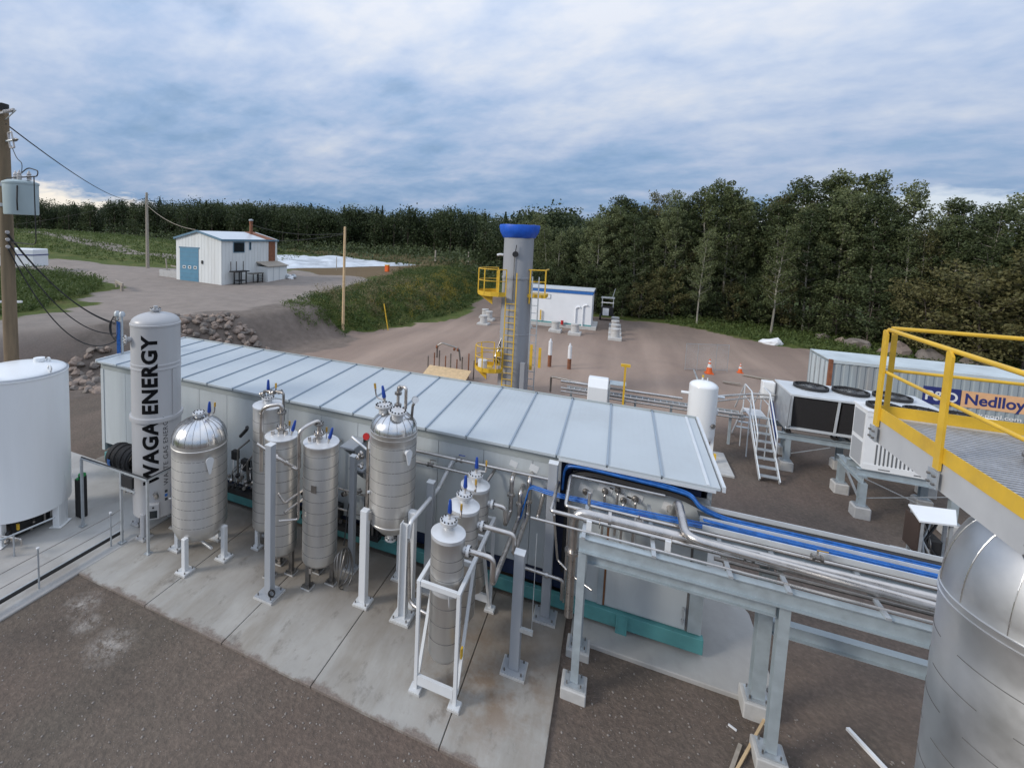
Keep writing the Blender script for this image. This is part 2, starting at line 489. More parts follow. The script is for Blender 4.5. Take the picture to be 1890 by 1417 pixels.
# ------------------------------------------------------------------ terrain
def smooth01(t):
    t = np.clip(t, 0, 1); return t * t * (3 - 2 * t)
TOE_Y = [-60, 12, 14.9, 16, 20, 22.7, 25.8, 29.9, 34.8, 41, 48.7, 65, 100, 300]
TOE_X = [-27, -24.5, -24, -23.5, -21.8, -20, -19.1, -18.3, -17.1, -15.7, -15, -17.7, -26, -70]
def vnoise(x, y, s, seed=0):
    # cheap smooth value noise, vectorised
    x = np.asarray(x, float) / s + 37.1 * seed; y = np.asarray(y, float) / s - 11.7 * seed
    xi, yi = np.floor(x).astype(int), np.floor(y).astype(int)
    fx, fy = x - xi, y - yi
    fx, fy = fx * fx * (3 - 2 * fx), fy * fy * (3 - 2 * fy)
    def hsh(a, b):
        n = (a * 374761393 + b * 668265263 + seed * 974711) & 0x7fffffff
        n = (n ^ (n >> 13)) * 1274126177 & 0x7fffffff
        return ((n ^ (n >> 16)) & 0xffff) / 65535.0
    return (hsh(xi, yi) * (1 - fx) + hsh(xi + 1, yi) * fx) * (1 - fy) + (hsh(xi, yi + 1) * (1 - fx) + hsh(xi + 1, yi + 1) * fx) * fy
def ground_h(x, y):
    x = np.asarray(x, float); y = np.asarray(y, float)
    toe = np.interp(y, TOE_Y, TOE_X)
    b = smooth01((toe - x) / np.interp(y, [10, 15, 22, 30, 40, 60], [4.2, 3.6, 3.2, 3.3, 4.6, 6]))
    h = -0.05 + 1.95 * b
    h = h + b * (0.35 * (vnoise(x, y, 6, 1) - .5))
    h = h + 3.6 * np.exp(-(((x + 118) / 42) ** 2 + ((y - 66) / 30) ** 2)) * b
    d = np.hypot(x, y)
    h = h + b * 1.4 * smooth01((d - 110) / 90)
    flat = 1 - b
    near = np.clip((np.hypot(x + 4, y - 9) - 10) / 8, 0, 1)
    h = h + flat * near * (0.16 * (vnoise(x, y, 7, 2) - .5) + 0.05 * (vnoise(x, y, 1.7, 3) - .5))
    for (ax, ay, bx, by, cx_, cy_) in ((-30, 40, -10, 33, 16, 35), (-14, 27, 2, 30, 20, 33), (-13, 60, -6, 38, 9, 25)):
        t = np.clip(((x - ax) * (cx_ - ax) + (y - ay) * (cy_ - ay)) / ((cx_ - ax) ** 2 + (cy_ - ay) ** 2), 0, 1)
        qx = ax * (1 - t) ** 2 + 2 * bx * t * (1 - t) + cx_ * t * t; qy = ay * (1 - t) ** 2 + 2 * by * t * (1 - t) + cy_ * t * t
        dd = np.hypot(x - qx, y - qy)
        h = h - flat * .05 * np.exp(-((dd - .95) / .33) ** 2)
    h = h + flat * 0.35 * smooth01((y - 46 - vnoise(x, y, 9, 4) * 3) / 8) * smooth01((x - 2) / 6)
    return h
def inpoly(x, y, poly):
    x = np.asarray(x); y = np.asarray(y); r = np.zeros(x.shape, bool); n = len(poly)
    for i in range(n):
        x1, y1 = poly[i]; x2, y2 = poly[(i + 1) % n]
        c = ((y1 > y) != (y2 > y)) & (x < (x2 - x1) * (y - y1) / ((y2 - y1) or 1e-9) + x1)
        r ^= c
    return r
GRAVEL_TOP = [(-18, 6), (-19, 22), (-20.5, 27), (-23.5, 31.5), (-24.5, 40), (-26, 49), (-34, 55), (-43, 55), (-40, 47), (-46, 44), (-57, 46), (-78, 41), (-110, 36), (-108, 30), (-66, 29.5), (-54, 32.5), (-47, 31), (-40.5, 27.6), (-36.5, 22.5), (-33, 18.6), (-30.6, 14), (-29, 6)]
GRAVEL_TRACK = [(-50, 62), (-75, 58), (-105, 63), (-140, 70), (-140, 66), (-105, 58.5), (-75, 54), (-50, 57)]
ISLAND_PATCH = [(-34, 12), (-37.5, 17), (-40, 16), (-38, 11)]
YARD = [(-18, 8), (-20, 23), (-18.5, 27.5), (-17.6, 30.5), (-16.5, 35), (-15, 41), (-14, 49), (-15.5, 62), (-12, 66), (-9, 58), (-8, 52.5), (4.3, 50.8), (7.8, 47.8), (11, 45), (13.4, 43.6), (16.9, 41.5), (23, 40.6), (45, 37), (80, 30), (80, -60), (-18, -60)]
BARE_BANK = [(-18, 6), (-18, 20), (-17.2, 27), (-17.8, 29.5), (-20, 30.4), (-24, 31.5), (-28, 30), (-30, 20), (-29, 6)]
DRY = [(-30, 52), (-45, 57), (-52, 66), (-40, 82), (-30, 92), (-28, 66)]
def axis_pts(a, b, step, lo, hi):
    core = list(np.arange(a, b + 1e-6, step))
    s = step; p = core[-1]; r = []
    while p < hi:
        s *= 1.13; p += s; r.append(p)
    s = step; p = core[0]; l = []
    while p > lo:
        s *= 1.13; p -= s; l.append(p)
    return np.array(l[::-1] + core + r)
gx_ = axis_pts(-60, 30, 0.4, -3500, 3500)
gy_ = axis_pts(-2, 64, 0.4, -1500, 4500)
GX, GY = np.meshgrid(gx_, gy_)
GZ = ground_h(GX, GY)
def np_mesh(name, V, F, m, parent=None, attrs=None, smooth=False):
    me = bpy.data.meshes.new(name)
    k = F.shape[1]
    me.vertices.add(len(V)); me.vertices.foreach_set('co', np.ascontiguousarray(V, np.float32).ravel())
    me.loops.add(F.size); me.loops.foreach_set('vertex_index', np.ascontiguousarray(F, np.int32).ravel())
    me.polygons.add(len(F)); me.polygons.foreach_set('loop_start', np.arange(0, F.size, k, dtype=np.int32))
    me.polygons.foreach_set('loop_total', np.full(len(F), k, np.int32))
    if smooth: me.polygons.foreach_set('use_smooth', np.ones(len(F), bool))
    me.update(calc_edges=True)
    for an, av in (attrs or {}).items():
        a = me.attributes.new(an, 'FLOAT', 'POINT'); a.data.foreach_set('value', np.ascontiguousarray(av, np.float32).ravel())
    me.materials.append(M[m] if isinstance(m, str) else m)
    o = bpy.data.objects.new(name, me); col.objects.link(o)
    if parent is not None: o.parent = parent
    return o
def zone(x, y):
    wx = x + 2.4 * (vnoise(x, y, 3.2, 5) - .5) + 1.0 * (vnoise(x, y, 1.1, 6) - .5)
    wy = y + 2.4 * (vnoise(x, y, 3.2, 7) - .5) + 1.0 * (vnoise(x, y, 1.1, 8) - .5)
    bare = inpoly(wx, wy, GRAVEL_TOP) | inpoly(wx, wy, GRAVEL_TRACK) | inpoly(wx, wy, YARD) | inpoly(wx, wy, BARE_BANK) | inpoly(wx, wy, ISLAND_PATCH)
    return (~bare).astype(float), inpoly(wx, wy, DRY).astype(float)
gr, dry = zone(GX, GY)
fines = smooth01((GY - np.interp(GX, [-30, 3, 8, 12], [17, 19, 25, 27]) + 3 * (vnoise(GX, GY, 4, 9) - .5)) / 5) * (1 - .55 * smooth01((GY - 36) / 12))
upper = smooth01((np.interp(GY, TOE_Y, TOE_X) - GX) / 5.2)
ny, nx = GX.shape
idx = np.arange(ny * nx).reshape(ny, nx)
F = np.stack([idx[:-1, :-1], idx[:-1, 1:], idx[1:, 1:], idx[1:, :-1]], -1).reshape(-1, 4)

def ground_material():
    m = bpy.data.materials.new('ground'); m.use_nodes = True
    t = m.node_tree; b = t.nodes['Principled BSDF']
    def n(ty, **k):
        q = t.nodes.new(ty)
        for a, v in k.items(): setattr(q, a, v)
        return q
    geo = n('ShaderNodeNewGeometry'); P = geo.outputs['Position']
    def noise(s, d=5, r=.6, sc=None):
        q = n('ShaderNodeTexNoise'); q.inputs['Scale'].default_value = s; q.inputs['Detail'].default_value = d; q.inputs['Roughness'].default_value = r
        if sc:
            mp = n('ShaderNodeMapping'); mp.inputs['Scale'].default_value = sc[:3]; mp.inputs['Rotation'].default_value = (0, 0, sc[3])
            t.links.new(P, mp.inputs[0]); t.links.new(mp.outputs[0], q.inputs['Vector'])
        else:
            t.links.new(P, q.inputs['Vector'])
        return q.outputs['Fac']
    def rmp(f, pts):
        q = n('ShaderNodeValToRGB'); cr = q.color_ramp
        while len(cr.elements) < len(pts): cr.elements.new(.5)
        for e, (p, c) in zip(cr.elements, pts): e.position = p; e.color = (*c, 1)
        t.links.new(f, q.inputs[0]); return q.outputs[0]
    def mix(f, a, c, bt='MIX'):
        q = n('ShaderNodeMix', data_type='RGBA', blend_type=bt)
        for i, v in ((0, f), (6, a), (7, c)):
            if isinstance(v, (int, float)): q.inputs[i].default_value = v
            elif isinstance(v, tuple): q.inputs[i].default_value = (*v, 1)
            else: t.links.new(v, q.inputs[i])
        return q.outputs[2]
    big = noise(.14, 5, .6); mid = noise(.9, 6, .65); fine = noise(14, 4, .7)
    trk = noise(.35, 4, .55, (1.0, .12, 1, .5))
    grav = mix(rmp(big, [(.35, (0, 0, 0)), (.65, (1, 1, 1))]), (.208, .160, .135), (.174, .154, .130))
    grav = mix(mixf(t, n, rmp(trk, [(.45, (0, 0, 0)), (.62, (1, 1, 1))]), .45), grav, (.300, .238, .200))
    grav = mix(mixf(t, n, rmp(mid, [(.48, (0, 0, 0)), (.70, (1, 1, 1))]), .50), grav, (.120, .106, .094))
    grav = mix(.55, grav, rmp(fine, [(.3, (.10, .09, .08)), (.52, (.24, .21, .19)), (.72, (.46, .42, .38))]), 'OVERLAY')
    vor = n('ShaderNodeTexVoronoi'); vor.inputs['Scale'].default_value = 17; t.links.new(P, vor.inputs['Vector'])
    pb = rmp(vor.outputs['Distance'], [(.0, (1, 1, 1)), (.12, (0, 0, 0))])
    sel = n('ShaderNodeSeparateColor'); t.links.new(vor.outputs['Color'], sel.inputs[0])
    s2 = n('ShaderNodeMath', operation='GREATER_THAN'); s2.inputs[1].default_value = .80; t.links.new(sel.outputs[0], s2.inputs[0])
    s3 = n('ShaderNodeMath', operation='MULTIPLY'); t.links.new(s2.outputs[0], s3.inputs[0]); t.links.new(pb, s3.inputs[1])
    grav = mix(s3.outputs[0], grav, (.50, .46, .42))
    # beyond the building the yard is laid with pale pinkish fines
    af = n('ShaderNodeAttribute', attribute_name='fines')
    grav = mix(mixf(t, n, af.outputs['Fac'], .80), grav, mix(rmp(trk, [(.40, (0, 0, 0)), (.66, (1, 1, 1))]), (.285, .213, .172), (.405, .306, .245)))
    # the loose surface of the upper road is greyer
    au = n('ShaderNodeAttribute', attribute_name='upper')
    grav = mix(mixf(t, n, au.outputs['Fac'], .85), grav, mix(rmp(mid, [(.38, (0, 0, 0)), (.62, (1, 1, 1))]), (.225, .198, .176), (.275, .240, .212)))
    ae = n('ShaderNodeAttribute', attribute_name='shaded_earth')  # bare bank soil, with the shade of the slope painted into its colour
    grav = mix(mixf(t, n, ae.outputs['Fac'], .80), grav, rmp(noise(1.6, 6, .7), [(.3, (.095, .080, .068)), (.6, (.165, .138, .118)), (.8, (.21, .18, .155))]))
    for (dx_, dy_, rad_) in ((-9.45, 5.62, .42), (-8.05, 5.22, .50), (-8.9, 5.35, .30)):
        dn = n('ShaderNodeVectorMath', operation='DISTANCE'); dn.inputs[1].default_value = (dx_, dy_, -.05); t.links.new(P, dn.inputs[0])
        mr = n('ShaderNodeMapRange'); mr.inputs['From Min'].default_value = rad_; mr.inputs['From Max'].default_value = 0; t.links.new(dn.outputs['Value'], mr.inputs['Value'])
        mq = n('ShaderNodeMath', operation='MULTIPLY'); t.links.new(mr.outputs[0], mq.inputs[0]); t.links.new(rmp(noise(6, 6, .75), [(.42, (0, 0, 0)), (.62, (1, 1, 1))]), mq.inputs[1])
        grav = mix(mixf(t, n, mq.outputs[0], .9), grav, (.44, .41, .375))
    gn = noise(.5, 6, .7); gf = noise(6, 5, .7)
    grass = rmp(gn, [(.30, (.050, .075, .018)), (.50, (.085, .110, .028)), (.68, (.150, .140, .055))])
    grass = mix(.6, grass, rmp(gf, [(.3, (.12, .14, .08)), (.6, (.55, .55, .45))]), 'OVERLAY')
    ad = n('ShaderNodeAttribute', attribute_name='dry')
    grass = mix(mixf(t, n, ad.outputs['Fac'], .8), grass, (.15, .095, .06))
    ag = n('ShaderNodeAttribute', attribute_name='grass')
    mg = n('ShaderNodeMath', operation='MULTIPLY_ADD', use_clamp=True); mg.inputs[1].default_value = 2.2
    off = n('ShaderNodeMath', operation='MULTIPLY_ADD'); off.inputs[1].default_value = 1.4; off.inputs[2].default_value = -1.3
    t.links.new(mid, off.inputs[0]); t.links.new(ag.outputs['Fac'], mg.inputs[0]); t.links.new(off.outputs[0], mg.inputs[2])
    t.links.new(mix(mg.outputs[0], grav, grass), b.inputs['Base Color'])
    b.inputs['Roughness'].default_value = .95; b.inputs['Specular IOR Level'].default_value = .2
    bp = n('ShaderNodeBump'); bp.inputs['Strength'].default_value = .85; bp.inputs['Distance'].default_value = .04
    sm = n('ShaderNodeMath', operation='ADD'); t.links.new(fine, sm.inputs[0]); t.links.new(s3.outputs[0], sm.inputs[1])
    sm2 = n('ShaderNodeMath', operation='ADD'); t.links.new(sm.outputs[0], sm2.inputs[0]); t.links.new(mid, sm2.inputs[1])
    t.links.new(sm2.outputs[0], bp.inputs['Height']); t.links.new(bp.outputs[0], b.inputs['Normal'])
    return m
def mixf(t, n, f, k):
    q = n('ShaderNodeMath', operation='MULTIPLY'); q.inputs[1].default_value = k
    t.links.new(f, q.inputs[0]); return q.outputs[0]
ground = np_mesh('ground', np.stack([GX, GY, GZ], -1).reshape(-1, 3), F, ground_material(), None, {'shaded_earth': inpoly(GX + 1.2 * (vnoise(GX, GY, 1.6, 10) - .5), GY + 1.2 * (vnoise(GX, GY, 1.6, 12) - .5), [(-25.6, 12.5), (-22, 12.2), (-19.6, 16), (-18.6, 21.5), (-16.9, 26), (-17.0, 30), (-20, 31), (-23.4, 32), (-24.3, 28.5), (-23.8, 25.5), (-26, 23), (-26.5, 19), (-25.8, 15)]).astype(float), 'grass': gr, 'dry': dry, 'upper': upper, 'fines': fines}, True)
tag(ground, 'brown gravel yard with rutted tracks running out to grass and woods', 'ground', kind='structure')

# ------------------------------------------------------------------ concrete pads
def concrete_material(name, base, seed, stain_shade):
    m = bpy.data.materials.new(name); m.use_nodes = True
    t = m.node_tree; b = t.nodes['Principled BSDF']
    def n(ty, **k):
        q = t.nodes.new(ty)
        for a, v in k.items(): setattr(q, a, v)
        return q
    P = n('ShaderNodeNewGeometry').outputs['Position']
    def noise(s, d, r, sc=(1, 1, 1), rot=0.0, off=(0, 0, 0)):
        mp = n('ShaderNodeMapping'); mp.inputs['Scale'].default_value = sc; mp.inputs['Rotation'].default_value = (0, 0, rot); mp.inputs['Location'].default_value = off
        t.links.new(P, mp.inputs[0])
        q = n('ShaderNodeTexNoise'); q.inputs['Scale'].default_value = s; q.inputs['Detail'].default_value = d; q.inputs['Roughness'].default_value = r
        t.links.new(mp.outputs[0], q.inputs['Vector']); return q.outputs['Fac']
    def rmp(f, pts):
        q = n('ShaderNodeValToRGB'); cr = q.color_ramp
        while len(cr.elements) < len(pts): cr.elements.new(.5)
        for e, (p, c) in zip(cr.elements, pts): e.position = p; e.color = (*c, 1)
        t.links.new(f, q.inputs[0]); return q.outputs[0]
    def mix(f, a, c):
        q = n('ShaderNodeMix', data_type='RGBA')
        for i, v in ((0, f), (6, a), (7, c)):
            if isinstance(v, (int, float)): q.inputs[i].default_value = v
            elif isinstance(v, tuple): q.inputs[i].default_value = (*v, 1)
            else: t.links.new(v, q.inputs[i])
        return q.outputs[2]
    k = base
    c = rmp(noise(.9, 6, .6, off=(seed, 0, 0)), [(.3, tuple(x * .86 for x in k)), (.7, tuple(min(1, x * 1.12) for x in k))])
    streak = rmp(noise(1.1, 6, .65, (1.3, .35, 1), 0.0, (seed, 3, 0)), [(.44, (0, 0, 0)), (.66, (1, 1, 1))])
    c = mix(mixf(t, n, streak, .60 * stain_shade), c, (.215, .185, .145))
    spots = rmp(noise(2.6, 7, .7, (1, .55, 1), .2, (seed, 7, 0)), [(.56, (0, 0, 0)), (.70, (1, 1, 1))])
    c = mix(mixf(t, n, spots, .65 * stain_shade), c, (.11, .095, .08))
    # rust and mud trodden in by the building and the filters
    sx = n('ShaderNodeSeparateXYZ'); t.links.new(P, sx.inputs[0])
    dist = n('ShaderNodeVectorMath', operation='DISTANCE'); dist.inputs[1].default_value = (-1.6, 7.6, 0); t.links.new(P, dist.inputs[0])
    rr = rmp(noise(1.7, 7, .7, off=(seed, 11, 0)), [(.42, (0, 0, 0)), (.62, (1, 1, 1))])
    near = n('ShaderNodeMapRange'); near.inputs['From Min'].default_value = 0.4; near.inputs['From Max'].default_value = 1.7; near.inputs['To Min'].default_value = 1; near.inputs['To Max'].default_value = 0
    t.links.new(dist.outputs['Value'], near.inputs['Value'])
    mu = n('ShaderNodeMath', operation='MULTIPLY'); t.links.new(rr, mu.inputs[0]); t.links.new(near.outputs[0], mu.inputs[1])
    c = mix(mixf(t, n, mu.outputs[0], .75 * stain_shade), c, (.20, .125, .07))
    back = n('ShaderNodeMapRange'); back.inputs['From Min'].default_value = 6.9; back.inputs['From Max'].default_value = 8.5  # stained band towards the wall, painted darker as contact shade under the vessels
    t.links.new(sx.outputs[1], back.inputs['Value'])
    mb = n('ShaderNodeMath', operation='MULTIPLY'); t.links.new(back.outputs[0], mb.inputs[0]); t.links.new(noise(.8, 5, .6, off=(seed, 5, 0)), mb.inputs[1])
    c = mix(mixf(t, n, mb.outputs[0], 1.25 * stain_shade), c, (.150, .120, .092))
    # gravel tracked onto the open edge of the slabs
    edge = n('ShaderNodeMapRange'); edge.inputs['From Min'].default_value = 6.08; edge.inputs['From Max'].default_value = 6.42; edge.inputs['To Min'].default_value = .30; edge.inputs['To Max'].default_value = -.12
    t.links.new(sx.outputs[1], edge.inputs['Value'])
    ea = n('ShaderNodeMath', operation='ADD'); t.links.new(edge.outputs[0], ea.inputs[0]); t.links.new(noise(1.3, 8, .72, off=(seed, 21, 0)), ea.inputs[1])
    c = mix(mixf(t, n, rmp(ea.outputs[0], [(.66, (0, 0, 0)), (.76, (1, 1, 1))]), .9 * min(1, stain_shade)), c, rmp(noise(30, 4, .7), [(.3, (.12, .10, .085)), (.7, (.26, .21, .18))]))
    t.links.new(c, b.inputs['Base Color']); b.inputs['Roughness'].default_value = .82; b.inputs['Specular IOR Level'].default_value = .3
    bp = n('ShaderNodeBump'); bp.inputs['Strength'].default_value = .25; bp.inputs['Distance'].default_value = .01
    t.links.new(noise(45, 4, .7), bp.inputs['Height']); t.links.new(bp.outputs[0], b.inputs['Normal'])
    M[name] = m; return m
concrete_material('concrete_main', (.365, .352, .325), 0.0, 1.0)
concrete_material('concrete_clean', (.43, .425, .41), 4.0, 0.25)
pad = tag(thing('concrete_pad', 'stained concrete pad of five slabs under the steel vessels', 'pad', (0, 0, 0)), None, None, None, 'structure')
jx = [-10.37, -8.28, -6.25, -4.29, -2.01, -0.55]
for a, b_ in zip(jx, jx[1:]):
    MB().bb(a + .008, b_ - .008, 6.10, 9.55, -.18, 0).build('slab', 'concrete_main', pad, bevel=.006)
tank_pad = MB().bb(-18.5, -10.385, 2.2, 9.55, -.20, -.012).build('tank_pad', 'concrete_clean', bevel=.015)
tag(tank_pad, 'clean pale concrete pad under the white tank', 'pad', kind='structure')
end_pad = MB().prism([(-.44, 8.98), (2.38, 8.98), (2.86, 9.5), (2.86, 11.2), (2.66, 11.7), (2.66, 13.2), (-.44, 13.2)], -.25, .03).build('end_pad', 'concrete_clean', bevel=.015)
tag(end_pad, 'pale concrete footing under the building end with cut corner', 'pad', kind='structure')
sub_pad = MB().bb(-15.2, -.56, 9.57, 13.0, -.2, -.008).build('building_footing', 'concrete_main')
tag(sub_pad, 'concrete footing strip beneath the long grey building', 'pad', kind='structure')

# ------------------------------------------------------------------ loose stones, weeds, grass
def rock_mesh(name, seed, sub=2, rough=.35, flat=.75):
    bm = bmesh.new(); bmesh.ops.create_icosphere(bm, subdivisions=sub, radius=1)
    o = Vector((seed * 3.7, seed * 1.9, seed * 5.3))
    cuts = []
    r_ = random.Random(seed)
    for _ in range(7):
        d = Vector((r_.uniform(-1, 1), r_.uniform(-1, 1), r_.uniform(-1, 1))).normalized(); cuts.append((d, r_.uniform(.55, .85)))
    for v in bm.verts:
        p = v.co.copy()
        for d, k in cuts:
            e = p.dot(d)
            if e > k: p -= d * (e - k)
        p *= 1 + rough * (mnoise.noise(p * 1.6 + o))
        p.z *= flat; v.co = p
    me = bpy.data.meshes.new(name); bm.to_mesh(me); bm.free()
    return me
def leaf_quads(C, size, up_bias=0.3, aspect=.55, rs=None):
    """one bent quad of the given size at each centre"""
    rs = rs or rng
    n = len(C)
    d = rs.normal(size=(n, 3)); d[:, 2] = d[:, 2] * .7 + up_bias; d /= np.linalg.norm(d, axis=1, keepdims=True)
    e = rs.normal(size=(n, 3)); e -= d * (d * e).sum(1, keepdims=True); e /= np.linalg.norm(e, axis=1, keepdims=True)
    s = (size * rs.uniform(.6, 1.35, n))[:, None] if np.isscalar(size) else (size * rs.uniform(.6, 1.35, n))[:, None]
    a, b = d * s, e * s * aspect
    V = np.stack([C - a * .5, C + b * .5, C + a * .5, C - b * .5], 1).reshape(-1, 3)
    return V, np.arange(4 * n).reshape(n, 4)
def scatter(poly, n, seed=0):
    rs = np.random.default_rng(seed); p = np.array(poly)
    lo, hi = p.min(0), p.max(0); out = []
    tot = 0
    while tot < n:
        q = rs.uniform(lo, hi, (n * 2, 2)); k = inpoly(q[:, 0], q[:, 1], poly); out.append(q[k]); tot += k.sum()
    return np.concatenate(out)[:n]
# foreground pebbles
peb = []
Vs, Fs, off = [], [], 0
base = rock_mesh('pebble', 3, 1, .2, .6); bv = np.array([v.co[:] for v in base.vertices]); bf = np.array([p.vertices[:] for p in base.polygons])
q = np.concatenate([scatter([(-10.2, 2), (2.2, 2), (5, 6), (5, 9), (3, 9), (2.5, 8.9), (-.4, 8.85), (-.5, 6.0), (-10.2, 6.0)], 6500, 1)])
for x, y in q:
    s = .005 + .018 * rng.random() ** 5
    a = rng.random() * 6.28; ca, sa = math.cos(a), math.sin(a)
    w = bv * s * np.array([1.3, .9, 1.0]); w = np.stack([w[:, 0] * ca - w[:, 1] * sa, w[:, 0] * sa + w[:, 1] * ca, w[:, 2]], 1)
    Vs.append(w + np.array([x, y, float(ground_h(x, y)) + s * .25])); Fs.append(bf + off); off += len(bv)
tag(np_mesh('loose_gravel', np.concatenate(Vs), np.concatenate(Fs), 'gravel_stone'), 'small pale stones strewn over the foreground gravel', 'gravel', kind='stuff')

def weeds(name, label, poly, n, per, hgt, spread, leaf, m, seed, clump=None, keep=None):
    rs = np.random.default_rng(seed)
    if clump:
        c = scatter(poly, clump, seed); k = rs.integers(0, clump, n); q = c[k] + rs.normal(size=(n, 2)) * spread * 2
        q = q[inpoly(q[:, 0], q[:, 1], poly)]
    else:
        q = scatter(poly, n, seed)
    if keep is not None: q = q[keep(q[:, 0], q[:, 1])]
    z = ground_h(q[:, 0], q[:, 1]); hh = hgt * rs.uniform(.35, 1.15, len(q)) * (.55 + .9 * vnoise(q[:, 0], q[:, 1], 2.2, seed))
    C = np.repeat(np.c_[q, z], per, 0); H = np.repeat(hh, per)
    r = rs.random(len(C)) ** .8
    C = C + np.c_[rs.normal(size=(len(C), 2)) * (spread * (.4 + .6 * r))[:, None], r * H]
    V, F_ = leaf_quads(C, leaf, .9, .32, rs)
    return tag(np_mesh(name, V, F_, m), label, 'weeds', kind='stuff')
BANK = [(-24.5, 31.8), (-20.5, 30.4), (-18.2, 29.6), (-17, 34.5), (-15.6, 41), (-14.8, 49), (-16.5, 62), (-20, 90), (-32, 92), (-30, 66), (-27, 50), (-25.3, 40)]
weeds('bank_weeds', 'rank green weeds covering the bank beside the yard', BANK, 6500, 9, .62, .22, .22, 'weed_green', 11)
weeds('bank_dry_weeds', 'pale seed heads standing in the weeds on the bank', [(-24, 33), (-19, 31), (-16.6, 41), (-18, 52), (-26, 50)], 900, 12, .95, .16, .13, 'weed_dry', 12, 70)
weeds('bank_goldenrod', 'yellow goldenrod flowering among the weeds on the bank', [(-20, 36), (-17, 36), (-15.4, 47), (-17, 66), (-24, 66)], 700, 12, .9, .16, .13, 'goldenrod', 13, 60)
ISLAND = [(-33.5, 13), (-35, 18.5), (-39, 24), (-42.5, 28), (-48.5, 31), (-55, 31.6), (-62, 27), (-58, 16), (-46, 12), (-41, 17.5), (-37.5, 18)]
weeds('island_weeds', 'dark green weed patch enclosed by the upper gravel road', ISLAND, 4200, 8, .95, .22, .25, 'weed_green', 14)
weeds('field_grass', 'rough green grass on the field past the pole', [(-48, 46), (-58, 47.5), (-110, 43), (-150, 45), (-160, 110), (-70, 96), (-52, 66)], 6000, 6, .55, .4, .42, 'weed_green', 15)
weeds('lagoon_grass', 'brown green grass between the white liner and the woods', [(-30, 60), (-30, 118), (-74, 112), (-78, 92), (-56, 95), (-36, 86)], 3000, 6, .7, .4, .42, 'weed_dry', 16)
STRIP = [(4.5, 51), (7.9, 48.2), (11.2, 45.4), (13.6, 44), (17, 42), (23, 41), (40, 38.5), (46, 50), (14, 57), (4, 55)]
weeds('edge_grass', 'bright green grass strip between gravel yard and woods', STRIP, 5200, 7, .42, .2, .24, 'weed_green', 17)
weeds('bank_scrub', 'lighter yellow green grass mixed through the bank weeds', BANK, 3200, 8, .5, .25, .20, 'weed_light', 19, 260)
weeds('slope_tufts', 'scattered green tufts on the bare gravel bank', [(-24, 29), (-19.5, 26), (-18.2, 30), (-24, 32)], 260, 9, .45, .14, .15, 'weed_green', 18, 30)

# riprap: loose stones on the slope behind the building
rk = [rock_mesh('rock', s) for s in range(1, 8)]
for i, me in enumerate(rk):
    me.materials.append(M['boulder'] if i % 3 else M['boulder_grey'])
def put_rock(x, y, s, label, group, name='rock', sink=.35):
    o = bpy.data.objects.new(name, rk[random.randrange(7)]); col.objects.link(o)
    o.location = (x, y, float(ground_h(x, y)) + s * (.55 - sink)); o.rotation_euler = (random.uniform(-.4, .4), random.uniform(-.4, .4), random.uniform(0, 6.28))
    o.scale = (s * random.uniform(.85, 1.25), s * random.uniform(.8, 1.1), s * random.uniform(.75, 1.05))
    return tag(o, label, 'rock', group)
for x, y in scatter([(-24.8, 19.5), (-22.0, 18.9), (-19.3, 21.6), (-19.9, 23.4), (-22.6, 23.6), (-25.2, 21.6)], 170, 21):
    put_rock(x, y, random.uniform(.13, .33), 'rounded brown stone in the heap behind the grey roof', 'stones heaped behind the roof')
for x, y in scatter([(-25, 13.2), (-21.0, 13.6), (-20.3, 16.5), (-23.5, 17.8), (-25.5, 16)], 120, 22):
    put_rock(x, y, random.uniform(.10, .30), 'broken dark stone in the rubble left of the grey building', 'rubble stones by the grey building')
for (x, y, s, lb) in [(16.1, 50.2, .55, 'small tan boulder in the grass, first of the row by the woods'), (16.9, 48.9, .5, 'small tan boulder second in the row by the woods'),
                      (17.4, 47.2, 1.0, 'large round tan boulder in the grass behind the container'), (18.9, 46.0, 1.0, 'broad low tan boulder in the grass behind the yellow corner post'),
                      (20.6, 45.0, .95, 'tan boulder seen between the two yellow corner posts'), (22.4, 44.2, .8, 'flat tan boulder just above the container roof')]:
    put_rock(x, y, s, lb, 'boulders along the wood edge', 'boulder', .3)

# ------------------------------------------------------------------ long equipment building
B = thing('equipment_building', 'long low grey insulated metal building with pale ribbed flat roof', 'building', (-6.5, 11, 0))
Y0, Y1, X0, X1 = 9.60, 12.62, -14.78, 1.72
MB().bb(X0 + .1, X1 - .1, 9.82, Y1 - .1, .36, 3.16).build('container_core', 'navy', B)
MB().bb(-14.7, -.60, 9.53, 9.66, .09, .355).bb(-14.7, 1.72, Y1 - .15, Y1, .09, .355).bb(X0 + .02, X0 + .15, 9.67, Y1 - .16, .09, .355).build('skid_beam', 'teal', B, bevel=.008)
MB().bb(-.59, 1.80, 9.51, 9.66, .10, .39).build('skid_beam', 'teal', B, bevel=.008)
MB().bb(.34, .54, 9.46, 9.507, .03, .42).build('lifting_pocket', 'teal', B)
MB().bb(.375, .505, 9.452, 9.459, .06, .36).build('pocket_rim', 'teal', B, bevel=.005)
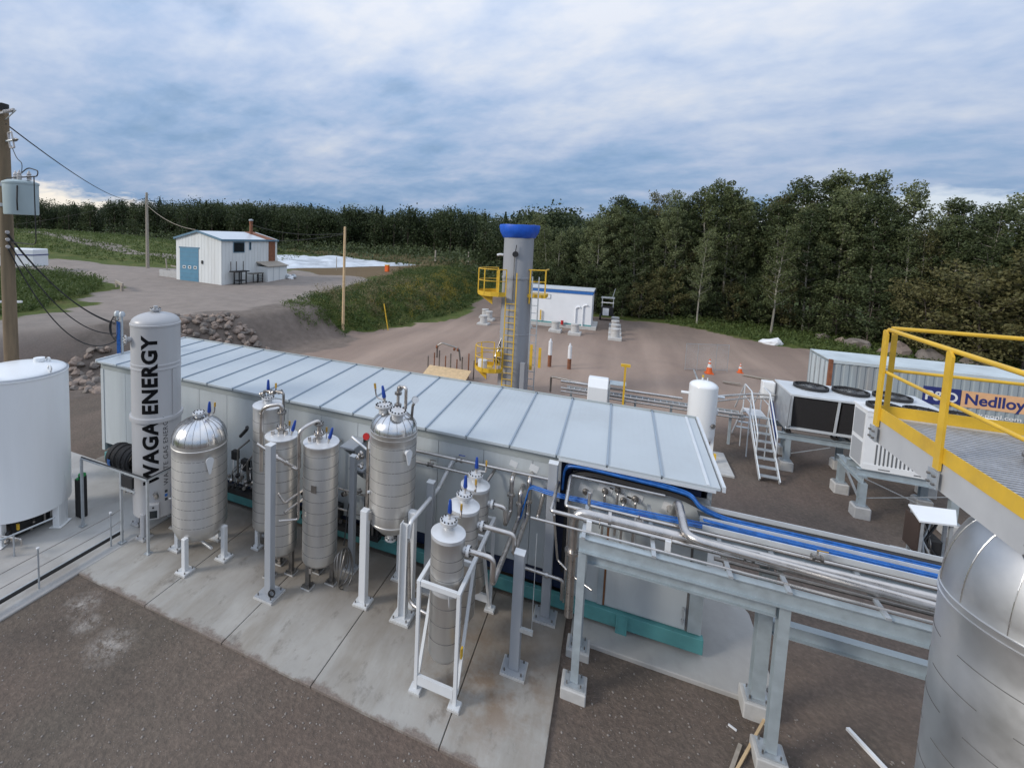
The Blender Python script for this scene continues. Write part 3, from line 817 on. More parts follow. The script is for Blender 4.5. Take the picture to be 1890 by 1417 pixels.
# cladding panels, front
w = 1.03; x = X0
while x < -.95 - .05:
    xe = min(x + w, -.90)
    zlo = .62 if x < -5 else .78
    MB().bb(x + .004, xe - .004, Y0, Y0 + .08, zlo, 3.02).build('wall_panel', 'wall_panel', B, bevel=.004)
    x += w
for k in range(3):
    ya = Y0 + .09 + k * .98
    MB().bb(X0 - .08, X0 - .003, ya, ya + .972, .38, 3.17).build('wall_panel', 'wall_panel', B, bevel=.004)
MB().bb(X0 - .09, -.90, Y0 - .012, Y0 + .10, 3.024, 3.225).build('eave_fascia', 'wall_cap', B)
MB().bb(X0 - .10, X0 + .03, Y0 - .02, Y0 + .085, .38, 3.02).build('corner_trim', 'wall_panel', B)
for k in range(4):
    ya = Y0 + .25 + k * .74
    MB().bb(X1 + .003, X1 + .075, ya, ya + .73, .40, 3.15).build('wall_panel', 'wall_panel', B, bevel=.004)
MB().bb(X0, X1, Y1 + .003, Y1 + .08, .38, 3.2).build('rear_cladding', 'wall_panel', B)
# the end bay: a lower box front below an open strip, and the navy frame showing beside it
MB().bb(-.60, 1.70, Y0 + .02, Y0 + .18, .40, 2.86).build('bay_front', 'wall_panel', B)
MB().bb(-.62, 1.74, Y0 - .01, Y0 + .2, 2.862, 2.90).build('bay_cap', 'galv', B)
MB().bb(-.64, -.585, Y0 - .015, Y0 + .2, .40, 2.86).build('bay_edge', 'galv', B)
MB().bb(.12, 1.50, Y0 - .012, Y0 + .018, .44, 2.10).build('bay_door', 'wall_panel', B, bevel=.004)
MB().bb(.085, .118, Y0 - .016, Y0 + .017, .42, 2.14).build('door_jamb', 'strap_dirt', B)
MB().bb(1.503, 1.53, Y0 - .016, Y0 + .017, .42, 2.14).build('door_jamb', 'seam_dark', B)
MB().bb(1.54, 1.76, Y0 - .014, Y0 + .019, .41, 2.45).build('corner_post', 'galv_beam', B)
MB().bb(-.02, .08, Y0 - .014, Y0 + .019, .41, 2.14).build('corner_post', 'galv_beam', B)
dh = MB().cyl((1.45, Y0 - .06, .55), (1.45, Y0 - .06, .9), .012, 8)
dh.bb(1.43, 1.47, Y0 - .07, Y0 - .012, .60, .64).bb(1.43, 1.47, Y0 - .07, Y0 - .012, .82, .86).build('door_bar', 'galv', B)
MB().bb(-.895, -.645, Y0 + .14, Y0 + .2, .37, 3.15).build('frame_strip', 'navy', B)
MB().bb(-.90, -.83, Y0 - .03, Y0 + .12, 2.30, 3.16).build('frame_corner', 'galv', B)
MB().bb(-2.9, -.91, Y0 + .085, Y0 + .2, .40, .77).build('frame_sill', 'navy', B)
MB().bb(-.88, 1.78, Y0 - .15, Y0 - .02, 3.19, 3.245).build('gutter', 'roof_trim', B)
# roof panels
PN, pw = 18, (1.86 - (-14.86)) / 18
for k in range(PN):
    xa = -14.86 + k * pw
    m_ = MB()
    ya, yb = 9.46, 12.76
    for (z0, z1) in ((0, .06),):
        P8 = [(xa + .014, ya, 3.235 + z0), (xa + pw - .014, ya, 3.235 + z0), (xa + pw - .014, yb, 3.35 + z0), (xa + .014, yb, 3.35 + z0)]
        m_.extr(P8, (0, 0, z1 - z0))
    p = m_.build('roof_panel', 'roof_panel', B, bevel=.004)
    # shallow pressed ribs
    for j in range(1, 8):
        xr = xa + pw * j / 8
        MB().bar((xr, ya + .02, 3.2952), (xr, yb - .02, 3.4102), .03, .002).build('pressed_rib', 'roof_panel', p)
    if k:
        MB().bar((xa, ya - .012, 3.305), (xa, yb + .01, 3.42), .034, .034).build('seam_cap', 'seam_cap', B)
        MB().bb(xa - .03, xa + .03, yb + .0, yb + .045, 3.36, 3.445).build('seam_clip', 'galv', B)
MB().bar((-14.88, 12.785, 3.40), (1.88, 12.785, 3.40), .05, .09).build('rear_gutter', 'wall_cap', B)
MB().bar((1.895, 9.45, 3.285), (1.895, 12.76, 3.40), .05, .10).build('verge_trim', 'roof_trim', B)
MB().bar((-14.895, 9.45, 3.285), (-14.895, 12.76, 3.40), .05, .10).build('verge_trim', 'roof_trim', B)
MB().bar((1.66, 9.47, 3.303), (1.66, 12.74, 3.418), .05, .02).build('seam_cap', 'roof_trim', B)
# white patches round the pipe penetrations of the front wall
for (x, z, s) in [(-1.78, 2.86, .16), (-1.36, 2.86, .18), (-1.10, 2.56, .14)]:
    MB().box((x, Y0 - .004, z), (s, .006, s * .8), ry=.3).build('seal_patch', 'white_paint', B)
for (x, z) in [(0.0, 2.72), (.22, 2.80), (.33, 2.62), (.53, 2.70), (-.35, 2.62), (1.12, 2.64)]:
    pt = MB().box((x, Y0 + .014, z + .03), (.26, .006, .16), ry=.25).build('seal_patch', 'white_paint', B)
    MB().lathe([(.001, 0), (.058, 0), (.058, .05), (.04, .07), (.001, .07)], (x, Y0 + .015, z), 14, (0, -1, 0)).build('gland', 'pipe_dark', pt, True)

# ------------------------------------------------------------------ vessel fittings
def bands(r, z0, z1, step, first=.25, bead=.0):
    p = [(r, z0)]; z = z0 + first
    while z < z1 - .1:
        if bead > 0: p += [(r, z - .014), (r + bead, z - .008), (r + bead, z + .008), (r, z + .014)]
        else: p += [(r + .0016, z - .004), (r - .0016, z + .004)]
        z += step
    p.append((r, z1)); return p
def seams(o_parent, cx, cy, r, z0, z1, step, first=.25):
    """dark overlap lines where jacket sheets meet"""
    z = z0 + first
    while z < z1 - .1:
        m_ = MB().lathe([(r + .0018, z - .010), (r + .0026, z - .009), (r + .0026, z - .001), (r - .001, z + .001)], (cx, cy, 0), 40)
        m_.build('lap_seam', 'seam_dark', o_parent, True); z += step
def flange(parent, c, r, axis=(0, 0, 1), m='lid_white', bolts=12, t=.04, stem=None, name='flange'):
    f = MB().lathe([(.001, 0), (r, 0), (r, t), (r * .98, t + .003), (.001, t + .004)], c, 24, axis)
    o = f.build(name, m, parent, True)
    A = Vector(axis).normalized(); X = A.orthogonal().normalized(); Yv = A.cross(X); b = MB()
    for k in range(bolts):
        a = 2 * math.pi * k / bolts; p = Vector(c) + (X * math.cos(a) + Yv * math.sin(a)) * r * .83
        b.cyl(p - A * .012, p + A * (t + .022), max(.009, r * .095), 6)
    b.build('bolt_ring', 'black', o if parent.parent is None else parent)['kind'] = 'stuff'
    if stem:
        MB().cyl(Vector(c) - A * stem, c, r * .62, 20).build('nozzle', m, parent, True)
    return o
def relief_valve(parent, c, tilt=(0, 0, 1), s=1.0):
    A = Vector(tilt).normalized(); c = Vector(c)
    MB().lathe([(.001, 0), (.022 * s, 0), (.022 * s, .06 * s), (.03 * s, .065 * s), (.03 * s, .09 * s), (.012 * s, .10 * s), (.001, .1 * s)], c, 10, A).build('valve_stem', 'pipe_steel', parent, True)
    MB().lathe([(.001, 0), (.03 * s, 0), (.042 * s, .02 * s), (.036 * s, .1 * s), (.028 * s, .2 * s), (.02 * s, .24 * s), (.001, .245 * s)], c + A * .095 * s, 12, A).build('valve_handle', 'blue_valve', parent, True)
def tap(parent, c, s=1.0, tilt=(0, 0, 1)):
    A = Vector(tilt).normalized(); c = Vector(c)
    MB().lathe([(.001, 0), (.016 * s, 0), (.016 * s, .1 * s), (.022 * s, .11 * s), (.022 * s, .14 * s), (.001, .145 * s)], c, 8, A).build('tap_body', 'pipe_steel', parent, True)
    MB().bar(c + A * .15 * s, c + A * .26 * s, .035 * s, .035 * s).build('tap_lever', 'brass', parent)
def leg(parent, x, y, z1, w=.14, m='white_paint', plate=.30, name='leg', z0=0.0):
    MB().bb(x - w / 2, x + w / 2, y - w / 2, y + w / 2, z0 + .05, z1).build(name, m, parent, bevel=.008)
    p = MB().bb(x - plate / 2, x + plate / 2, y - plate / 2, y + plate / 2, z0 + .03, z0 + .052)
    o = p.build('base_plate', m, parent)
    MB().bb(x - plate * .55, x + plate * .55, y - plate * .55, y + plate * .55, z0 + .001, z0 + .03).build('grout', 'block_concrete', parent)
    b = MB()
    for sx in (-1, 1):
        for sy in (-1, 1):
            b.cyl((x + sx * plate * .38, y + sy * plate * .38, z0 + .05), (x + sx * plate * .38, y + sy * plate * .38, z0 + .09), .014, 6)
    b.build('anchor_bolts', 'pipe_dark', o)['kind'] = 'stuff'
def dome_prof(r, h, z, n=8):
    return [(max(.0005, r * math.cos(a)), z + h * math.sin(a)) for a in [math.pi / 2 * k / n for k in range(n + 1)]]
def gores(parent, cx, cy, r, h, z, n=18, m='seam_dark', rad=.004):
    for k in range(n):
        a = 2 * math.pi * (k + .5) / n
        pts = [(cx + rr * math.cos(a), cy + rr * math.sin(a), zz) for rr, zz in dome_prof(r + .003, h + .003, z, 8)[:-1]]
        MB().tube(pts, rad, 5, 0).build('gore_seam', m, parent)

# ------------------------------------------------------------------ white storage tank at the left edge
cx, cy, r = -13.35, 6.62, .98
T = thing('white_storage_tank', 'large glossy white storage tank cut off by the left edge', 'tank', (cx, cy, 0))
shell = [(.05, .50), (r * .6, .50), (r, .56)] + [(r, 3.85), (r + .012, 3.86), (r + .012, 3.90), (r, 3.91)] + [(rr, zz) for rr, zz in dome_prof(r - .02, .16, 3.912, 8)]
MB().lathe(shell, (cx, cy, 0), 72).build('shell', 'white_tank', T, True)
MB().lathe([(r - .03, 3.925), (r + .006, 3.90), (r + .006, 3.915), (r - .025, 3.94)], (cx, cy, 0), 72).build('rim_seam', 'grey_paint', T, True)
for a in (.45, 2.0, 3.6, 5.2):
    lx, ly = cx + (r - .10) * math.cos(a), cy + (r - .10) * math.sin(a)
    m_ = MB(); m_.box((lx, ly, .29), (.16, .34, .56), rz=a); m_.box((lx, ly, .005), (.30, .42, .02), rz=a)
    m_.build('leg', 'white_tank', T, bevel=.01)
for (a, rr_) in ((1.35, .60), (.2, .92), (-1.2, .92)):
    lx, ly = cx + rr_ * math.cos(a), cy + rr_ * math.sin(a)
    m_ = MB()
    for k in range(12):
        t0, t1 = 2 * math.pi * k / 12, 2 * math.pi * (k + 1) / 12
        m_.bar((lx + .065 * math.cos(t0), ly, 4.06 + .065 * math.sin(t0)), (lx + .065 * math.cos(t1), ly, 4.06 + .065 * math.sin(t1)), .03, .035)
    m_.bb(lx - .04, lx + .04, ly - .02, ly + .02, 3.9, 4.01)
    m_.build('lifting_lug', 'white_tank', T)
MB().lathe([(.001, 4.06), (.12, 4.06), (.12, 4.15), (.001, 4.155)], (cx + .05, cy + .42, 0), 20).build('vent_cap', 'white_tank', T, True)
und = MB()
for k in range(9):
    a = rng.random() * 6.28; b = rng.random() * 6.28
    und.tube([(cx + .7 * math.cos(a), cy + .7 * math.sin(a), .5), (cx + .7 * math.cos(a), cy + .7 * math.sin(a), .12 + .25 * rng.random()), (cx + .75 * math.cos(b), cy + .75 * math.sin(b), .12 + .25 * rng.random())], .025, 8)
und.build('belly_pipes', 'pipe_dark', T, True)
MB().bb(cx - .45, cx + .55, cy - .55, cy + .3, .05, .42).build('pump_box', 'black', T, bevel=.03)
for k in range(7): MB().lathe([(.001, 0), (.05, 0), (.06, .05), (.03, .11), (.001, .11)], (cx - .2 + .16 * k, cy - .72 + .05 * (k % 3), .2 + .1 * (k % 2)), 10, rng.normal(size=3)).build('valve_body', ('pipe_dark', 'black')[k % 2], T, True)
MB().tube([(cx + .55, cy - .95, .42), (cx + 1.25, cy - .7, .36), (cx + 1.25, cy - .7, .2)], .02, 8).build('drain_pipe', 'pipe_steel', T, True)
MB().bb(cx + .66, cx + .72, cy - .5, cy - .46, .30, .44).build('warning_tag', 'yellow', T)
MB().lathe([(.001, 0), (.075, 0), (.075, .04), (.001, .04)], (cx + .62, cy - 1.18, .30), 14, (1, -.3, 0)).build('hand_wheel', 'red', T, True)

# ------------------------------------------------------------------ lettered tower
cx, cy, r = -10.34, 8.02, .545
T = thing('lettered_tower', 'tall pale grey tower with black vertical WAGA ENERGY lettering', 'tower', (cx, cy, 0))
prof = [(.05, .36), (r * .7, .38), (r, .50), (r, 2.86), (r + .045, 2.87), (r + .05, 2.92), (r + .045, 2.97), (r, 2.98), (r, 4.12), (r + .012, 4.13), (r + .012, 4.16), (r, 4.17), (r, 4.22), (r + .012, 4.23), (r + .012, 4.26), (r, 4.27), (r, 5.16), (r + .014, 5.17), (r + .014, 5.21), (r, 5.22)] + [(rr, 5.22 + (zz - 5.22)) for rr, zz in dome_prof(r - .005, .24, 5.222, 9)]
MB().lathe(prof, (cx, cy, 0), 64).build('shell', 'tower_paint', T, True)
flange(T, (cx, cy, 5.50), .125, m='tower_paint', bolts=8, stem=.08)
MB().lathe([(.001, 0), (.05, 0), (.05, .07), (.001, .075)], (cx, cy, 5.54), 12).build('top_plug', 'tower_paint', T, True)
for z, a in ((4.85, -1.95), (1.18, -2.1)):
    d = Vector((math.cos(a), math.sin(a), 0)); c = Vector((cx, cy, z)) + d * (r + .10)
    MB().cyl(Vector((cx, cy, z)) + d * (r - .02), c, .065, 16).build('side_nozzle', 'tower_paint', T, True)
    flange(T, c, .115, d, 'tower_paint', 8, .03)
tx = (cx + (r + .012) * math.cos(.12), cy + (r + .012) * math.sin(.12))
MB().bar((tx[0], tx[1], 2.98), (tx[0], tx[1], 4.12), .13, .02, (math.cos(.12), math.sin(.12), 0)).build('cable_cover', 'tower_paint', T)
def wrap_text(body, size, z_base, ang0, m, name, parent, bold, spacing, length=None, split=False):
    me = text_geo(body, size, bold, spacing)
    bm = bmesh.new(); bm.from_mesh(me)
    xs = [v.co.x for v in bm.verts]; ys = [v.co.y for v in bm.verts]
    k = (length / (max(xs) - min(xs))) if length else 1.0
    for i in range(1, 9):
        yv = min(ys) + (max(ys) - min(ys)) * i / 9
        bmesh.ops.bisect_plane(bm, geom=bm.verts[:] + bm.edges[:] + bm.faces[:], plane_co=(0, yv, 0), plane_no=(0, 1, 0))
    o = parent.location; x0 = min(xs); y0 = min(ys)
    for zc_ in (4.11, 4.12, 4.28, 4.29):
        bmesh.ops.bisect_plane(bm, geom=bm.verts[:] + bm.edges[:] + bm.faces[:], plane_co=(x0 + (zc_ - z_base) / k, 0, 0), plane_no=(1, 0, 0))
    for v in bm.verts:
        z = z_base + (v.co.x - x0) * k
        rad = r + (.0155 if 4.115 < z < 4.285 else .0035)
        a = ang0 - (v.co.y - y0) / rad
        v.co = Vector((cx + rad * math.cos(a) - o.x, cy + rad * math.sin(a) - o.y, z - o.z))
    bm.to_mesh(me); bm.free()
    me.materials.clear(); me.materials.append(M[m])
    return letters(me, name, parent, split)
view = math.atan2(-cy, -cx)           # bearing from the tower to the camera stand
wrap_text('WAGA ENERGY', .47, 1.33, view + .06, 'black_print', 'letter', T, .019, 1.10, 3.66, True)
wrap_text('WASTE GAS ENERGY', .155, 1.28, view + .43, 'grey_print', 'small_print', T, 0.0, 1.10, 1.72)
for a in (.3, 1.87, 3.44, 5.01):
    leg(T, cx + .52 * math.cos(a), cy + .52 * math.sin(a), .62, .13, 'tower_paint', .26)
# control box and stickers low on the tower
a = view - .16; d = Vector((math.cos(a), math.sin(a), 0))
p = Vector((cx, cy, 0)) + d * (r + .05)
cb = MB().box((p.x, p.y, .72), (.12, .26, .38), rz=a).build('control_box', 'tower_paint', T, bevel=.015)
q = p + d * .062
MB().box((q.x, q.y, .66), (.008, .17, .18), rz=a).build('screen', 'glass_dark', cb)
MB().box((q.x, q.y, .83), (.01, .04, .04), rz=a).build('push_button', 'black', cb)
a2 = view - .05; d2 = Vector((math.cos(a2), math.sin(a2), 0)); p2 = Vector((cx, cy, 0)) + d2 * r
MB().tube([p2 + Vector((0, 0, 1.02)), p2 + d2 * .14 + Vector((0, 0, 1.12)), p2 + d2 * .18 + Vector((-.04, 0, 1.2))], .055, 12, .05).build('vent_spout', 'pipe_steel', T, True)
for k, (z, mm) in enumerate(((1.12, 'grey_print'), (1.02, 'blue_cable'), (.92, 'grey_print'))):
    a3 = view + .33; rr_ = r + .004
    MB().lathe([(rr_, z - .035), (rr_, z + .035)], (cx, cy, 0), 3, None, a3 - .06, a3 + .06).build('sticker', mm, T)
for k in range(4):
    a3 = view + .55 + .05 * k; rr_ = r + .03
    MB().tube([(cx + rr_ * math.cos(a3), cy + rr_ * math.sin(a3), 1.28 - .1 * k), (cx + rr_ * math.cos(a3), cy + rr_ * math.sin(a3), .62)], .014, 6).build('blue_hose', 'blue_cable', T)

# ------------------------------------------------------------------ domed vessel on white legs
cx, cy, r = -8.54, 7.70, .585
T = thing('domed_vessel', 'wide stainless vessel with ribbed dome top on white legs', 'vessel', (cx, cy, 0))
prof = [(.08, .47), (r * .55, .51), (r * .86, .61), (r, .79)] + bands(r, .80, 2.62, .215, .16)[0:] + [(r + .01, 2.66), (r + .01, 2.69), (r, 2.70), (r, 2.78)]
MB().lathe(prof, (cx, cy, 0), 56).build('jacket', 'steel_jacket', T, True)
dm = MB().lathe(dome_prof(r, .50, 2.782, 10), (cx, cy, 0), 56).build('dome', 'steel_dome', T, True)
gores(dm, cx, cy, r, .50, 2.782, 22)
seams(T, cx, cy, r, .80, 2.62, .215, .16)
flange(T, (cx - .02, cy, 3.33), .135, m='lid_white', bolts=10, stem=.07)
relief_valve(T, (cx + .20, cy + .08, 3.28), (0.05, 0, 1), 1.05)
MB().tube([(cx + .2, cy + .08, 3.30), (cx + .31, cy + .1, 3.36), (cx + .34, cy + .1, 3.42)], .018, 8).build('tap_pipe', 'pipe_steel', T, True)
tap(T, (cx + .34, cy + .1, 3.40), .9, (.1, 0, 1))
for a in (-1.25, .20, 1.7, 3.30):
    leg(T, cx + .62 * math.cos(a), cy + .62 * math.sin(a), .78, .11, 'white_paint', .28)
    MB().bar((cx + .42 * math.cos(a), cy + .42 * math.sin(a), .72), (cx + .58 * math.cos(a), cy + .58 * math.sin(a), .72), .09, .09).build('leg_bracket', 'white_paint', T)
for a in (-.42, 2.72):
    d = Vector((math.cos(a), math.sin(a), 0)); s_v = Vector((-d.y, d.x, 0)); c = Vector((cx, cy, 2.42)) + d * (r + .05)
    MB().cyl(Vector((cx, cy, 2.45)) + d * (r - .03), c + Vector((0, 0, .03)), .04, 12).build('lug_stub', 'white_paint', T, True)
    poly = [c + s_v * (.085 * math.cos(t)) + Vector((0, 0, .05 + .085 * math.sin(t))) for t in [math.pi * k / 8 for k in range(9)]] + [c - s_v * .02 + Vector((0, 0, -.24)), c + s_v * .02 + Vector((0, 0, -.24))]
    MB().extr(poly, d * .018).build('lifting_lug', 'white_paint', T)
MB().tube([(cx + .05, cy, .5), (cx + .05, cy, .32), (cx + .40, cy - .05, .28)], .035, 10).build('drain_pipe', 'lid_white', T, True)
flange(T, (cx + .05, cy, .36), .09, (0, 0, 1), 'lid_white', 8, .03)
MB().lathe([(.001, 0), (.022, 0), (.022, .05), (.001, .05)], (cx - r * .76, cy - r * .68, 1.42), 8, (-.7, -.7, 0)).build('gauge_tap', 'pipe_steel', T, True)

# ------------------------------------------------------------------ three slim columns
def column(name, label, cx, cy, r, z0, z1, legs_h, lid=True):
    T = thing(name, label, 'vessel', (cx, cy, 0), 'slim stainless columns')
    prof = [(.06, z0), (r * .9, z0), (r, z0 + .05)] + bands(r, z0 + .06, z1, .24, .2) + [(r + .006, z1 + .002), (r + .006, z1 + .03), (r, z1 + .032)]
    MB().lathe(prof, (cx, cy, 0), 44).build('jacket', 'steel_jacket', T, True)
    seams(T, cx, cy, r, z0 + .06, z1, .24, .2)
    MB().lathe([(r + .008, z1 + .034), (r + .008, z1 + .055), (.08, z1 + .10), (.001, z1 + .102)], (cx, cy, 0), 44).build('lid', 'lid_white', T, True)
    for a in (-1.9, .2, 2.3):
        leg(T, cx + (r - .08) * math.cos(a), cy + (r - .08) * math.sin(a), z0 + .05, .09, legs_h, .20)
    return T
T4 = column('slim_column', 'tallest slim stainless column standing behind the grey post', -7.42, 8.70, .36, .45, 3.38, 'white_paint')
z = 3.48; cx, cy = -7.42, 8.70
flange(T4, (cx, cy - .02, z + .10), .15, bolts=12, stem=.12)
relief_valve(T4, (cx - .04, cy + .02, z + .2), (0, 0, 1), 1.0); tap(T4, (cx + .17, cy + .04, z + .22), 1.0)
MB().tube([(cx - .25, cy + .1, z + .0), (cx - .25, cy + .1, z + .2), (cx - .05, cy, z + .26), (cx + .22, cy, z + .30), (cx + .46, cy - .04, z + .32), (cx + .46, cy - .04, z - .35)], .032, 10).build('top_pipe', 'pipe_dark', T4, True)
for (dx_, dy_, dz_) in ((-.12, .1, .22), (.1, -.06, .26), (.26, .02, .28), (-.2, -.05, .18)):
    MB().lathe([(.001, 0), (.055, 0), (.055, .03), (.03, .035), (.03, .07), (.055, .075), (.055, .1), (.001, .1)], (cx + dx_, cy + dy_, z + dz_), 12, (1, .1 * dx_, .3)).build('valve_body', 'pipe_steel', T4, True)
T5 = column('slim_column', 'slim stainless column with flat lid beside the grey post', -6.52, 8.06, .345, .52, 3.06, 'pipe_dark')
cx, cy, z = -6.52, 8.06, 3.14
flange(T5, (cx, cy, z + .12), .12, m='pipe_steel', bolts=10, stem=.14)
MB().tube([(cx, cy, z + .12), (cx, cy, z + .66), (cx - .30, cy - .10, z + .60), (cx - .45, cy - .12, z + .48), (cx - .45, cy - .12, z - .9)], .045, 12, .1).build('top_pipe', 'pipe_steel', T5, True)
flange(T5, (cx, cy, z + .46), .10, m='pipe_dark', bolts=8)
relief_valve(T5, (cx + .22, cy + .05, z), (.25, .1, 1), 1.0); tap(T5, (cx + .10, cy + .14, z + .02), .9)
for k in range(3): MB().lathe([(.001, 0), (.04, 0), (.04, .08), (.001, .09)], (cx - .14 + .13 * k, cy - .12 + .06 * k, z), 10).build('lid_boss', 'pipe_steel', T5, True)
MB().bb(cx - .06, cx + .06, cy - .06, cy + .06, .35, .52).build('bottom_outlet', 'pipe_dark', T5)
T6 = column('slim_column', 'slim stainless column with pale lid in front of the hose', -5.58, 8.19, .372, .50, 3.06, 'pipe_dark')
cx, cy, z = -5.58, 8.19, 3.14
flange(T6, (cx - .06, cy, z + .12), .12, m='pipe_steel', bolts=10, stem=.14)
MB().tube([(cx - .06, cy, z + .12), (cx - .06, cy, z + .42), (cx - .20, cy - .22, z + .36), (cx - .30, cy - .36, z + .26), (cx - .30, cy - .36, z - .52)], .042, 12, .09).build('top_pipe', 'pipe_steel', T6, True)
flange(T6, (cx - .06, cy, z + .32), .10, m='pipe_dark', bolts=8)
relief_valve(T6, (cx + .20, cy - .04, z), (.25, .1, 1), 1.0); tap(T6, (cx + .06, cy + .1, z + .02), .9)
for k in range(3): MB().lathe([(.001, 0), (.035, 0), (.035, .08), (.001, .09)], (cx - .2 + .12 * k, cy - .14, z), 10).build('lid_boss', 'pipe_steel', T6, True)
MB().box((cx + .08, cy - .37, 2.25), (.12, .014, .16)).build('name_plate', 'pipe_dark', T6)
MB().lathe([(.001, 0), (.04, 0), (.04, .12), (.001, .12)], (cx - .02, cy - .30, .36), 10, (0, 0, 1)).build('bottom_outlet', 'pipe_steel', T6, True)

# ------------------------------------------------------------------ big domed vessel with two top flanges
cx, cy, r = -4.05, 8.53, .475
T = thing('flanged_vessel', 'stainless vessel with two bolted white flanges on its dome', 'vessel', (cx, cy, 0))
prof = [(.10, 1.38), (r * .55, 1.42), (r * .95, 1.62), (r, 1.66), (r + .008, 1.67), (r + .008, 1.69), (r, 1.70)] + bands(r, 1.71, 3.42, .235, .2) + [(r + .01, 3.46), (r + .01, 3.485), (r, 3.49), (r, 3.54), (r + .01, 3.55), (r + .01, 3.575), (r, 3.58)]
MB().lathe(prof, (cx, cy, 0), 48).build('jacket', 'steel_jacket', T, True)
seams(T, cx, cy, r, 1.71, 3.42, .235, .2)
dm = MB().lathe(dome_prof(r, .36, 3.582, 10), (cx, cy, 0), 48).build('dome', 'steel_dome', T, True)
gores(dm, cx, cy, r, .36, 3.582, 16)
for (dx_, dy_, zt) in ((-.20, -.02, 4.0), (.14, -.16, 4.0)):
    A = Vector((dx_ * .5, dy_ * .5, 1)).normalized(); c = Vector((cx + dx_ * 1.15, cy + dy_ * 1.15, zt))
    MB().cyl(c - A * .22, c, .115, 20).build('nozzle', 'lid_white', T, True)
    flange(T, c, .185, A, 'lid_white', 14, .035)
relief_valve(T, (cx - .25, cy + .06, 4.05), (-.2, 0, 1), 1.05)
MB().tube([(cx - .25, cy + .06, 4.10), (cx - .42, cy + .06, 4.12), (cx - .46, cy + .06, 4.18)], .02, 8).build('tap_pipe', 'pipe_steel', T, True)
tap(T, (cx - .46, cy + .06, 4.16), 1.0, (-.15, 0, 1))
MB().tube([(cx + .02, cy + .12, 3.85), (cx + .02, cy + .12, 4.42), (cx + .24, cy + .02, 4.46), (cx + .24, cy + .02, 4.02)], .034, 10, .07).build('top_pipe', 'pipe_steel', T, True)
for zz in (4.0, 4.25): MB().lathe([(.001, 0), (.075, 0), (.075, .05), (.001, .05)], (cx + .02, cy + .12, zz), 12).build('pipe_collar', 'pipe_dark', T, True)
MB().lathe([(.001, 0), (.06, 0), (.06, .04), (.001, .04)], (cx + .06, cy + .1, 4.40), 12, (1, -.4, 0)).build('valve_body', 'pipe_dark', T, True)
MB().tube([(cx + .36, cy + .06, 3.78), (cx + .38, cy + .06, 4.10), (cx + .41, cy + .06, 4.14)], .028, 10).build('gauge_pipe', 'pipe_dark', T, True)
MB().lathe([(.001, 0), (.065, 0), (.065, .035), (.001, .036)], (cx + .43, cy + .05, 4.22), 18, (.5, -.8, .35)).build('pressure_gauge', 'lid_white', T, True)
MB().lathe([(.055, 0), (.07, 0), (.07, .03), (.055, .03)], (cx + .427, cy + .053, 4.222), 18, (.5, -.8, .35)).build('gauge_rim', 'pipe_dark', T, True)
for a in (-.55, 2.6):
    d = Vector((math.cos(a), math.sin(a), 0)); s_v = Vector((-d.y, d.x, 0)); c = Vector((cx, cy, 3.25)) + d * (r + .09)
    MB().cyl(Vector((cx, cy, 3.25)) + d * (r - .03), c, .05, 12).build('lug_stub', 'white_paint', T, True)
    poly = [c + s_v * (.075 * math.cos(t)) + Vector((0, 0, .01 + .075 * math.sin(t))) for t in [math.pi * k / 8 for k in range(9)]] + [c - s_v * .018 + Vector((0, 0, -.22)), c + s_v * .018 + Vector((0, 0, -.22))]
    MB().extr(poly, d * .018).build('lifting_lug', 'white_paint', T)
MB().cyl((cx, cy, 1.22), (cx, cy, 1.42), .07, 16).build('bottom_nozzle', 'lid_white', T, True)
flange(T, (cx, cy, 1.18), .12, (0, 0, 1), 'lid_white', 8, .035)
for (lx, ly) in ((-4.40, 8.04), (-4.02, 9.02), (-3.52, 8.42)):
    leg(T, lx, ly, 2.0, .15, 'white_paint', .30)
    MB().bar((lx, ly, 1.86), (cx + (lx - cx) * .7, cy + (ly - cy) * .7, 1.86), .12, .16).build('leg_bracket', 'steel_jacket', T)
MB().lathe([(.001, 0), (.03, 0), (.03, .05), (.001, .05)], (cx - .34, cy - .34, 2.30), 8, (-.6, -.7, 0)).build('gauge_tap', 'lid_white', T, True)

# ------------------------------------------------------------------ three small filters in a white frame
FR = thing('filter_frame', 'white welded square tube frame holding the three small filters', 'frame', (-2.34, 7.8, 0))
fx0, fx1, fyA, fyB, fz = -2.68, -2.0, 6.78, 9.0, 1.92
for (x, y) in ((fx0, fyA), (fx1, fyA), (fx0, 7.86), (fx1, 7.86), (fx0, fyB), (fx1, fyB)):
    if y != 7.86:
        MB().bb(x - .03, x + .03, y - .03, y + .03, .05, fz - .032).build('leg', 'white_paint', FR, bevel=.004)
        MB().bb(x - .09, x + .09, y - .09, y + .09, .035, .055).build('base_plate', 'white_paint', FR)
        MB().bb(x - .10, x + .10, y - .10, y + .10, .001, .035).build('grout', 'block_concrete', FR)
for x in (fx0, fx1):
    MB().bb(x - .032, x + .032, fyA - .04, fyB + .04, fz - .03, fz + .034).build('top_rail', 'white_paint', FR, bevel=.004)
    MB().bar((x, 7.62, fz - .06), (x, fyA + .08, .16), .05, .05).build('diagonal_brace', 'white_paint', FR)
    MB().bar((x, 8.2, fz - .06), (x, fyB - .08, .16), .05, .05).build('diagonal_brace', 'white_paint', FR)
for y in (fyA, 7.55, 8.35, fyB):
    MB().bb(fx0 + .034, fx1 - .034, y - .03, y + .03, fz - .06, fz + .03).build('cross_rail', 'white_paint', FR, bevel=.004)
MB().bb(fx0 + .034, fx1 - .034, fyA - .028, fyA + .028, .14, .30).build('foot_rail', 'white_paint', FR)
